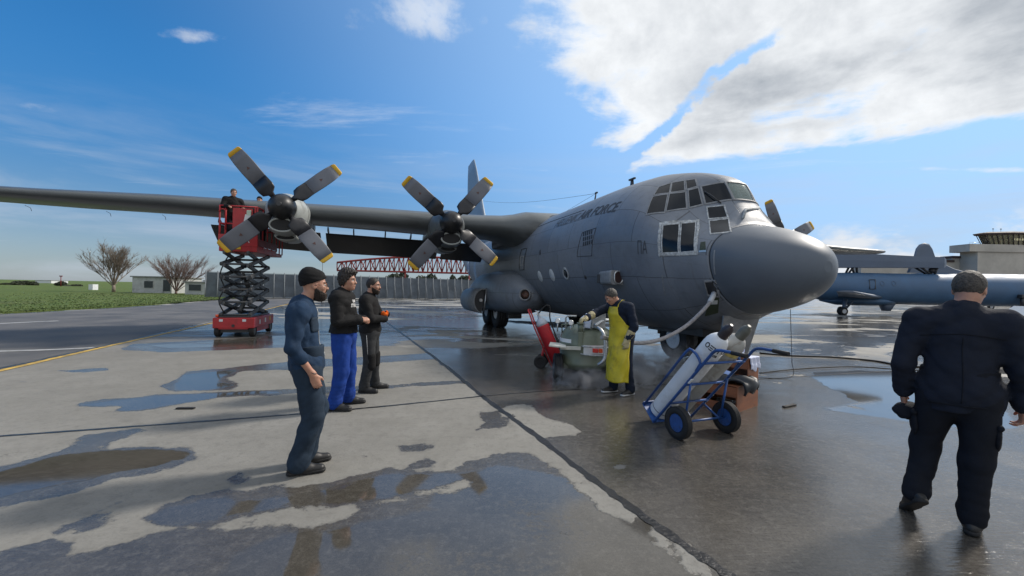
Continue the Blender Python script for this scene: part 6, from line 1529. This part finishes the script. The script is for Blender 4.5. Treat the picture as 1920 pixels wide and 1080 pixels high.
rt_, f_, up_ = head_frame(J); RM = np.stack([rt_, f_, up_], 1); S = SDF(J['head']-.2, J['head']+.22, .005); S.ell(HP(J, 0, -.012, .045), (.092, .112, .112), .02, RM).ell(HP(J, 0, -.06, .085), (.075, .07, .08), .03, RM)
S.cut(HP(J, 0, .02, .045), nz(f_*.42-up_)); S.noise(.0025, wrinkle(3, (20, 20, 90))); S.build('beanie', cmat('black_knit', (.010, .010, .011)), o)
beard(J, o, M_beard, .010)
mb = MB()
for s in (-1, 1):
    c = V3(HP(J, s*.034, .106, .008)); mb.tube([c+V3(rt_)*(.022*math.cos(a))+V3(up_)*(.015*math.sin(a)) for a in np.linspace(0, 2*PI, 17)[:-1]], .0022, 5, closed=True); mb.tube([c+V3(rt_)*s*.022, V3(HP(J, s*.080, .02, .012)), V3(HP(J, s*.082, -.01, .002))], .002, 5)
mb.tube([V3(HP(J, -.012, .108, .010)), V3(HP(J, .012, .108, .010))], .002, 5); mb.build('glasses', M_dk, o)
d_ = V3(J['wrR']); MB().tube([d_+V3((.031*math.cos(a), .031*math.sin(a)*.95, -.010*math.sin(a)+.02)) for a in np.linspace(0, 2*PI, 15)[:-1]], .003, 5, closed=True).build('bracelet', M_dk, o)
mb = MB(); mb.cyl(V3((.20, .10, .12)), V3((.20, .10, .15)), .001); 

for (x_, z_) in ((.085, 1.30), (-.085, 1.30)):
    top_ = [c for c in o.children if c.name.startswith('coverall_top')][0]; bv = BVHTree.FromPolygons([q.co for q in top_.data.vertices], [tuple(p.vertices) for p in top_.data.polygons]); g = []
    for j in range(7): g.append([(lambda h_: (h_ if h_ else V3((x_, .12, z_)))+V3((0, .005, 0)))(bv.ray_cast(V3((x_-.055+.11*i/6, 1., z_+.06-.13*j/6)), V3((0, -1, 0)))[0]) for i in range(7)])
    pk = grid_mb(g).build('chest_pocket', M_covd, top_); md = pk.modifiers.new('s', 'SOLIDIFY'); md.thickness = .005
zp = [(lambda h_: (h_ if h_ else V3((0, .12, z_)))+V3((0, .003, 0)))(bv.ray_cast(V3((0, 1., z_)), V3((0, -1, 0)))[0]) for z_ in np.linspace(1.43, 1.0, 18)]
MB().tube(zp, .005, 5).build('zip', M_tapeed, top_)
# ---- 2: hooded man, hands together
M_hood = cmat('black_hoodie', (.012, .012, .013)); M_bt = cmat('royal_blue_trousers', (.012, .045, .24))
o = place(642, 764, (.99, .06), 'curly haired man in a black hoodie and bright blue trousers, hands held together', 1.035)
J = finish(dict(head=v(0,.035,1.645), look=v(.10,1,.0), neck=v(0,-.03,1.48), chest=v(0,-.02,1.29), pelvis=v(0,.0,.97), hairm=M_hair,
 shL=v(-.20,-.03,1.425), shR=v(.20,-.03,1.425), elL=v(-.27,.02,1.14), elR=v(.265,.0,1.14), wrL=v(-.065,.235,1.14), wrR=v(.085,.225,1.15),
 hdL=(v(.75,.7,.05), v(.3,-.3,-.8), v(0,0,1), 1.0), hdR=(v(-.6,.7,.05), v(-.5,-.4,-.7), v(0,0,1), 1.0), hpL=v(-.10,.0,.90), hpR=v(.10,.0,.90), knL=v(-.14,.03,.49), knR=v(.13,.02,.49), anL=v(-.17,.02,.085), anR=v(.15,-.05,.085), toL=v(-.22,.2,.03), toR=v(.17,.14,.03)))
b = build_body(J, o); build_top(J, o, M_hood, .028, .93, hem=.99, amp=.007, seed=21, hood=True, name='hoodie'); build_legs(J, o, M_bt, .022, amp=.009, seed=14, wide=1.08, top=1.03)
for s in 'LR': build_shoe(J, o, s)
hair(J, o, M_hair, .014, top=.022, fringe=.006, amp=.009)
def chest_text(J, o, txt, size, z, mt, nm, x0=0.):
    vs_, fs_ = text_mesh(txt, size, .003); S_ = o.children
    top = [c for c in o.children if c.name.startswith(('hoodie', 'shirt'))][0]; bv = BVHTree.FromPolygons([q.co for q in top.data.vertices], [tuple(p.vertices) for p in top.data.polygons])
    def fn(u, w_):
        h_ = bv.ray_cast(V3((x0-u*-1, 1., z+w_)), V3((0, -1, 0))); return (h_[0] if h_[0] else V3((u, .18, z+w_)))+V3((0, .004, 0))
    def fn2(u, w_): return fn(-u, w_)
    text_obj(nm, txt, size, None, mt, top, .003, fn2, 1)
M_prt = mat('white_print', (.55, .55, .55), .7)
chest_text(J, o, 'UNIV', .045, 1.375, M_prt, 'print_line'); chest_text(J, o, 'STREET', .060, 1.315, M_prt, 'print_line')

# ---- 3: man with orange gloves, arms crossed
M_sw = cmat('black_sweater', (.013, .013, .014)); M_tw = cmat('charcoal_work_trousers', (.035, .037, .040)); M_or = cmat('orange_glove', (.75, .13, .015))
o = place(692, 733, (.99, .08), 'short haired man in a black sweater with one orange glove, arms folded', 1.0)
J = finish(dict(head=v(0,.035,1.645), look=v(.12,1,-.04), neck=v(0,-.035,1.48), chest=v(0,-.03,1.29), pelvis=v(0,.0,.965), hairm=M_hair, bulk=1.04,
 shL=v(-.205,-.04,1.42), shR=v(.205,-.04,1.42), elL=v(-.27,.09,1.15), elR=v(.275,.07,1.15), wrL=v(-.04,.235,1.20), wrR=v(.03,.225,1.14),
 hdL=(v(1,-.1,.05), v(0,-.6,.6), v(0,0,1), .7), hdR=(v(-1,-.1,.05), v(0,-.6,.6), v(0,0,1), .6), hpL=v(-.10,.0,.90), hpR=v(.10,.0,.90), knL=v(-.13,.03,.49), knR=v(.12,.02,.49), anL=v(-.15,.05,.085), anR=v(.13,-.05,.085), toL=v(-.2,.22,.03), toR=v(.15,.14,.03)))
b = build_body(J, o); build_top(J, o, M_sw, .020, .97, hem=.93, amp=.006, seed=31, name='sweater'); build_legs(J, o, M_tw, .020, amp=.007, seed=24, top=1.0)
S = SDF(J['wrL']-.16, J['wrL']+.22, .005); hand(S, J['wrL'], *J['hdL'], glove=.005); S.cone(J['wrL']-v(.03,.0,.01), J['wrL']+v(.02,0,0), .036, .034, .01); S.build('orange_glove', M_or, o)
for s in 'LR': build_shoe(J, o, s)
hair(J, o, M_hair, .004, amp=.002); beard(J, o, M_beard, .002)
for s in (-1, 1):
    for (z0, z1) in ((.40, .56),): mb = MB(); c = J['kn'+('L' if s < 0 else 'R')]; S = SDF(c-.16, c+.16, .006); S.cone(c+v(0, .012, -.07), c+v(0, .012, .07), .088, .09, .01); S.cut(c, (0, -1, 0)); S.build('knee_patch', cmat('black_knee_patch', (.012, .012, .013)), o)
for sd in (.0,):
    mb = MB(); mb.tube([V3(J['hpR']+v(.128, .0, .0)), V3(J['knR']+v(.098, 0, .12))], .004, 5); mb.build('reflective_piping', M_prt, o)

# ---- 4: man in a yellow apron at the cart
M_nav = cmat('dark_navy_work_shirt', (.012, .018, .034)); M_lg = mat('cream_leather_glove', (.38, .33, .19), .7, var=.2, scale=14, bump=.4, bscale=60)
M_ap = mat('yellow_rubber_apron', (.52, .43, .02), .38, var=.12, scale=5, dirt=(.18, .15, .03), dscale=7, damt=.7, bump=.2, bscale=12)
o = place(1163, 738, (-.92, -.42), 'grey haired man in a yellow apron and cream gauntlets bending over the tank cart', .985)
J = finish(dict(head=v(.02,.20,1.575), look=v(.14,.80,-.62), hup=v(0,.5,1), neck=v(0,.07,1.465), chest=v(0,.03,1.30), pelvis=v(0,-.03,.96), hairm=M_hairg, bulk=1.03,
 shL=v(-.205,.02,1.405), shR=v(.205,.06,1.41), elL=v(-.27,-.03,1.11), elR=v(.25,.33,1.30), wrL=v(-.225,.07,.90), wrR=v(.20,.545,1.225),
 hdL=(v(.0,.1,-1), v(1,0,0), v(0,1,0), .5), hdR=(v(-.1,1,-.25), v(0,-.2,-1), v(-1,0,0), .45), hpL=v(-.10,-.03,.90), hpR=v(.10,-.03,.90), knL=v(-.12,-.03,.49), knR=v(.12,.03,.49), anL=v(-.13,-.10,.085), anR=v(.13,.04,.085), toL=v(-.17,.1,.03), toR=v(.15,.24,.03), solem=mat('grey_white_sole', (.45, .46, .47), .6)))
b = build_body(J, o); build_top(J, o, M_nav, .018, .9, hem=.90, amp=.007, seed=41, name='work_shirt'); build_legs(J, o, M_nav, .018, amp=.007, seed=34)
for s in 'LR': build_shoe(J, o, s)
hair(J, o, M_hairg, .006, amp=.003)
for s in 'LR':
    S = SDF(J['wr'+s]-.24, J['wr'+s]+.24, .005); hd = J['hd'+s]; hand(S, J['wr'+s], hd[0], hd[1], hd[2], hd[3], r=1.15, spread=.023, glove=.007); d = nz(J['el'+s]-J['wr'+s]); S.cone(J['wr'+s]-d*.02, J['wr'+s]+d*.13, .044, .064, .02); S.noise(.003, wrinkle(6, (40, 40, 40))); S.build('gauntlet', M_lg, o)
def apron():
    mb = MB(); nu, nv = 30, 60; g = []
    for j in range(nv+1):
        t = j/nv; z = 1.42-t*1.20
        if z > 1.12: wd = np.interp(z, [1.12, 1.30, 1.42], [1.35, .70, .55])
        else: wd = 1.50
        rowp = []
        for i in range(nu+1):
            a = (i/nu*2-1)*wd
            if z > .92: rx, ry = np.interp(z, [.92, 1.1, 1.3, 1.42], [.225, .215, .215, .19]), np.interp(z, [.92, 1.1, 1.3, 1.42], [.185, .165, .175, .125]); cy = np.interp(z, [.92, 1.1, 1.3, 1.42], [-.02, -.0, .035, .05])
            else: k = (.92-z)/.66; rx, ry, cy = .225+.02*k, .185+.02*k, -.02+.03*k
            w_ = .012*math.sin(a*7+z*5)*(1.2-z*.5)+.010*math.sin(a*3-z*14)+.006*math.sin(a*11+z*23); rr = 1+w_*2.5*(1 if z < 1.1 else .4)
            rowp.append(V3((rx*math.sin(a)*rr, cy+ry*math.cos(a)*rr+.012, z+.01*math.sin(a*4)*(t > .9))))
        g.append(rowp)
    grid_mb(g, mb); a_ = mb.build('apron', M_ap, o); md = a_.modifiers.new('s', 'SOLIDIFY'); md.thickness = .004
    for s in (-1, 1): mb = MB(); mb.loft([[V3(p)+V3((dx, 0, dz)) for dx, dz in ((-.014, 0), (.014, 0), (.014, .004), (-.014, .004))] for p in smooth_path([V3((s*.095, .158, 1.41)), V3((s*.085, .135, 1.47)), V3((s*.075, .06, 1.525)), V3((s*.04, -.01, 1.52))], 4)]); mb.build('apron_strap', M_ap, a_)
    MB().tube([V3((.225*math.sin(a), -.02+.185*math.cos(a)*1.02, 1.02)) for a in np.linspace(1.5, 2*PI-1.5, 16)], .006, 5).build('apron_tie', M_ap, a_)
apron()

# ---- 5: large man walking away
M_blk5 = cmat('black_navy_jacket', (.014, .018, .030)); M_tr5 = cmat('black_cargo_trousers', (.010, .012, .018))
p5 = gp(1790, 1000); o = place(0, 0, (.64, .77), 'heavy set man in dark uniform walking away at right, cap in his left hand', 1.06, loc=V3((p5.x+.10, 3.08, 0)))
J = finish(dict(head=v(.05,.05,1.60), look=v(.38,1,-.28), neck=v(.015,.0,1.47), neckw=1.04, chest=v(0,.0,1.27), pelvis=v(-.0,.0,.93), bulk=1.03, belly=.05, hairm=M_hairg, fwd=v(0,1,0),
 shL=v(-.212,-.01,1.385), shR=v(.212,-.01,1.385), elL=v(-.285,-.05,1.08), elR=v(.285,-.03,1.09), wrL=v(-.27,.06,.865), wrR=v(.30,.06,.86),
 hdL=(v(.05,.2,-1), v(1,0,0), v(0,1,0), 1.1), hdR=(v(.0,.15,-1), v(-1,0,0), v(0,1,0), .7), hpL=v(-.10,.0,.86), hpR=v(.10,.0,.86), knL=v(-.15,.07,.50), knR=v(.085,-.02,.47), anL=v(-.205,-.02,.17), anR=v(.07,-.03,.085), toL=v(-.26,.14,.07), toR=v(.10,.16,.03), pitchL=R(35)))
b = build_body(J, o, h=.005); build_top(J, o, M_blk5, .016, .93, hem=.80, amp=.010, seed=51, collar=True); build_legs(J, o, M_tr5, .016, amp=.010, seed=44, wide=1.0)
for s in 'LR': build_shoe(J, o, s)
hair(J, o, M_hairg, .004, amp=.002)
jk = [c_ for c_ in o.children if c_.name.startswith('jacket')][0]; bv = BVHTree.FromPolygons([q.co for q in jk.data.vertices], [tuple(p.vertices) for p in jk.data.polygons])
def back_line(pts, r, nm, mt):
    P = []
    for x_, z_ in pts:
        h_ = bv.ray_cast(V3((x_, -1., z_)), V3((0, 1, 0)))[0]
        if h_: P.append(h_+V3((0, -.001, 0)))
    MB().tube(P, r, 5).build(nm, mt, jk)
back_line([(x_, 1.30+.012*math.cos(x_*14)) for x_ in np.linspace(-.20, .20, 26)], .0035, 'yoke_seam', M_tr5)
back_line([(0.002*math.sin(z_*20), z_) for z_ in np.linspace(1.29, .86, 22)], .003, 'back_seam', M_tr5)
back_line([(x_, .845) for x_ in np.linspace(-.17, .17, 26)], .006, 'hem_band', M_tr5)
for s, k in ((-1, 'L'), (1, 'R')):
    c = (J['hp'+k]*.45+J['kn'+k]*.55)+v(s*.083, 0, 0); S = SDF(c-.17, c+.17, .006); S.ell(c, (.024, .075, .09), .01); S.cone(c+v(s*.008,-.065,.075), c+v(s*.008,.065,.075), .016, .016, .01); S.noise(.003, wrinkle(7)); S.build('cargo_pocket', M_tr5, o)
w_ = o.location+Matrix.Rotation(o.rotation_euler.z, 3, 'Z') @ (V3(J['wrL']+v(.03, .02, -.13))*1.06)
cp = empty('cap', w_); tag(cp, 'soft black cap held in the left hand of the man walking away', 'cap')
S = SDF(v(-.2,-.2,-.2), v(.2,.2,.2), .006); S.ell((0, 0, -.01), (.105, .075, .06), .02).cone((-.07, -.03, -.045), (.08, -.03, -.05), .02, .02, .03); S.noise(.005, wrinkle(9, (20, 20, 20))); S.build('cap_crown', M_tr5, cp); S = SDF(v(-.2,-.2,-.2), v(.2,.2,.2), .006); S.cone((.05, .02, -.05), (.13, .03, -.06), .05, .03, .01, ((0, 0, 1), .15)); S.build('visor', M_tr5, cp)

# ---- 6, 7: the two on the lift
LFM = Matrix.Translation(LF.location) @ Matrix.Rotation(LF.rotation_euler.z, 4, 'Z')
def stand(fac, lx, ly, label, jm, hairm=None, beanie=False, sc=1., seed=60):
    l = LFM @ V3((lx, ly, 2.86)); o = place(0, 0, fac, label, sc, loc=l)
    J = finish(dict(head=v(0,.03,1.645), look=v(.05,1,-.15), neck=v(0,-.03,1.48), chest=v(0,-.02,1.29), pelvis=v(0,.0,.965), bulk=1.06,
     shL=v(-.21,-.03,1.42), shR=v(.21,-.03,1.42), elL=v(-.30,.05,1.17), elR=v(.30,.05,1.17), wrL=v(-.20,.28,1.17), wrR=v(.2,.28,1.17),
     hdL=(v(.2,1,-.2), v(0,0,-1), v(1,0,0), .9), hdR=(v(-.2,1,-.2), v(0,0,-1), v(-1,0,0), .9), hpL=v(-.10,.0,.90), hpR=v(.10,.0,.90), knL=v(-.12,.02,.49), knR=v(.12,.02,.49), anL=v(-.12,-.02,.085), anR=v(.12,-.02,.085), toL=v(-.14,.18,.03), toR=v(.14,.18,.03)))
    build_body(J, o, h=.008); build_top(J, o, jm, .026, .95, hem=.88, h=.01, seed=seed, collar=True); build_legs(J, o, M_tr5, .018, h=.01, seed=seed+2)
    for s in 'LR': build_shoe(J, o, s, h=.008)
    if beanie: S = SDF(J['head']-.2, J['head']+.22, .007); S.ell(HP(J, 0, -.01, .045), (.09, .108, .108), .02); S.cut(HP(J, 0, .02, .05), nz(v(0, .3, -1))); S.build('beanie', cmat('black_knit', (.01, .01, .011)), o)
    else: hair(J, o, hairm, .006)
stand((.75, -.65), -.27, -.45, 'greying man in black jacket leaning on the lift rail, left of the basket pair', M_hood, M_hairg, seed=60)
stand((.35, -.93), .24, .35, 'man in a dark beanie standing in the lift basket beside the propeller', M_sw, None, True, .97, seed=70)
# ---- cold vapour drifting under the tank cart
def vapour(name, c, d, dens, label, seed):
    mb = MB(); mb.box(c, d); o = mb.build(name, None)
    M = bpy.data.materials.new('vapour'); M.use_nodes = True; nt = M.node_tree; nt.nodes.clear()
    out = nt.nodes.new('ShaderNodeOutputMaterial'); pv = nt.nodes.new('ShaderNodeVolumePrincipled'); pv.inputs['Color'].default_value = (.92, .93, .96, 1); pv.inputs['Anisotropy'].default_value = .3
    tc = nt.nodes.new('ShaderNodeTexCoord'); n = noise(nt, tc.outputs['Object'], 3.2, 6, .6, .8)
    sp = nt.nodes.new('ShaderNodeSeparateXYZ'); nt.links.new(tc.outputs['Object'], sp.inputs[0])
    gx, gy, gz = ((E(nt, sp.outputs[i])-(c[i]-d[i]/2))/d[i] for i in range(3))
    f = ((gx-.5)*2.); g = ((gy-.5)*2.); r = (f*f+g*g)
    k = r.step(1., .1)*gz.step(1., .0)*(n-.47).mx(0.)*dens
    nt.links.new(k.s, pv.inputs['Density']); nt.links.new(pv.outputs[0], out.inputs['Volume'])
    o.data.materials.clear(); o.data.materials.append(M); tag(o, label, 'vapour', kind='stuff')
c = gp(1110, 716); vapour('vapour', (c.x+.12, c.y-.05, .17), (2.1, 1.5, .36), 220., 'white cold vapour drifting under the green tank cart', 1)
c = gp(1225, 700); vapour('vapour', (c.x, c.y, .32), (1.9, 1.4, .8), 55., 'thin pale vapour drifting between the apron man and the hand truck', 2)
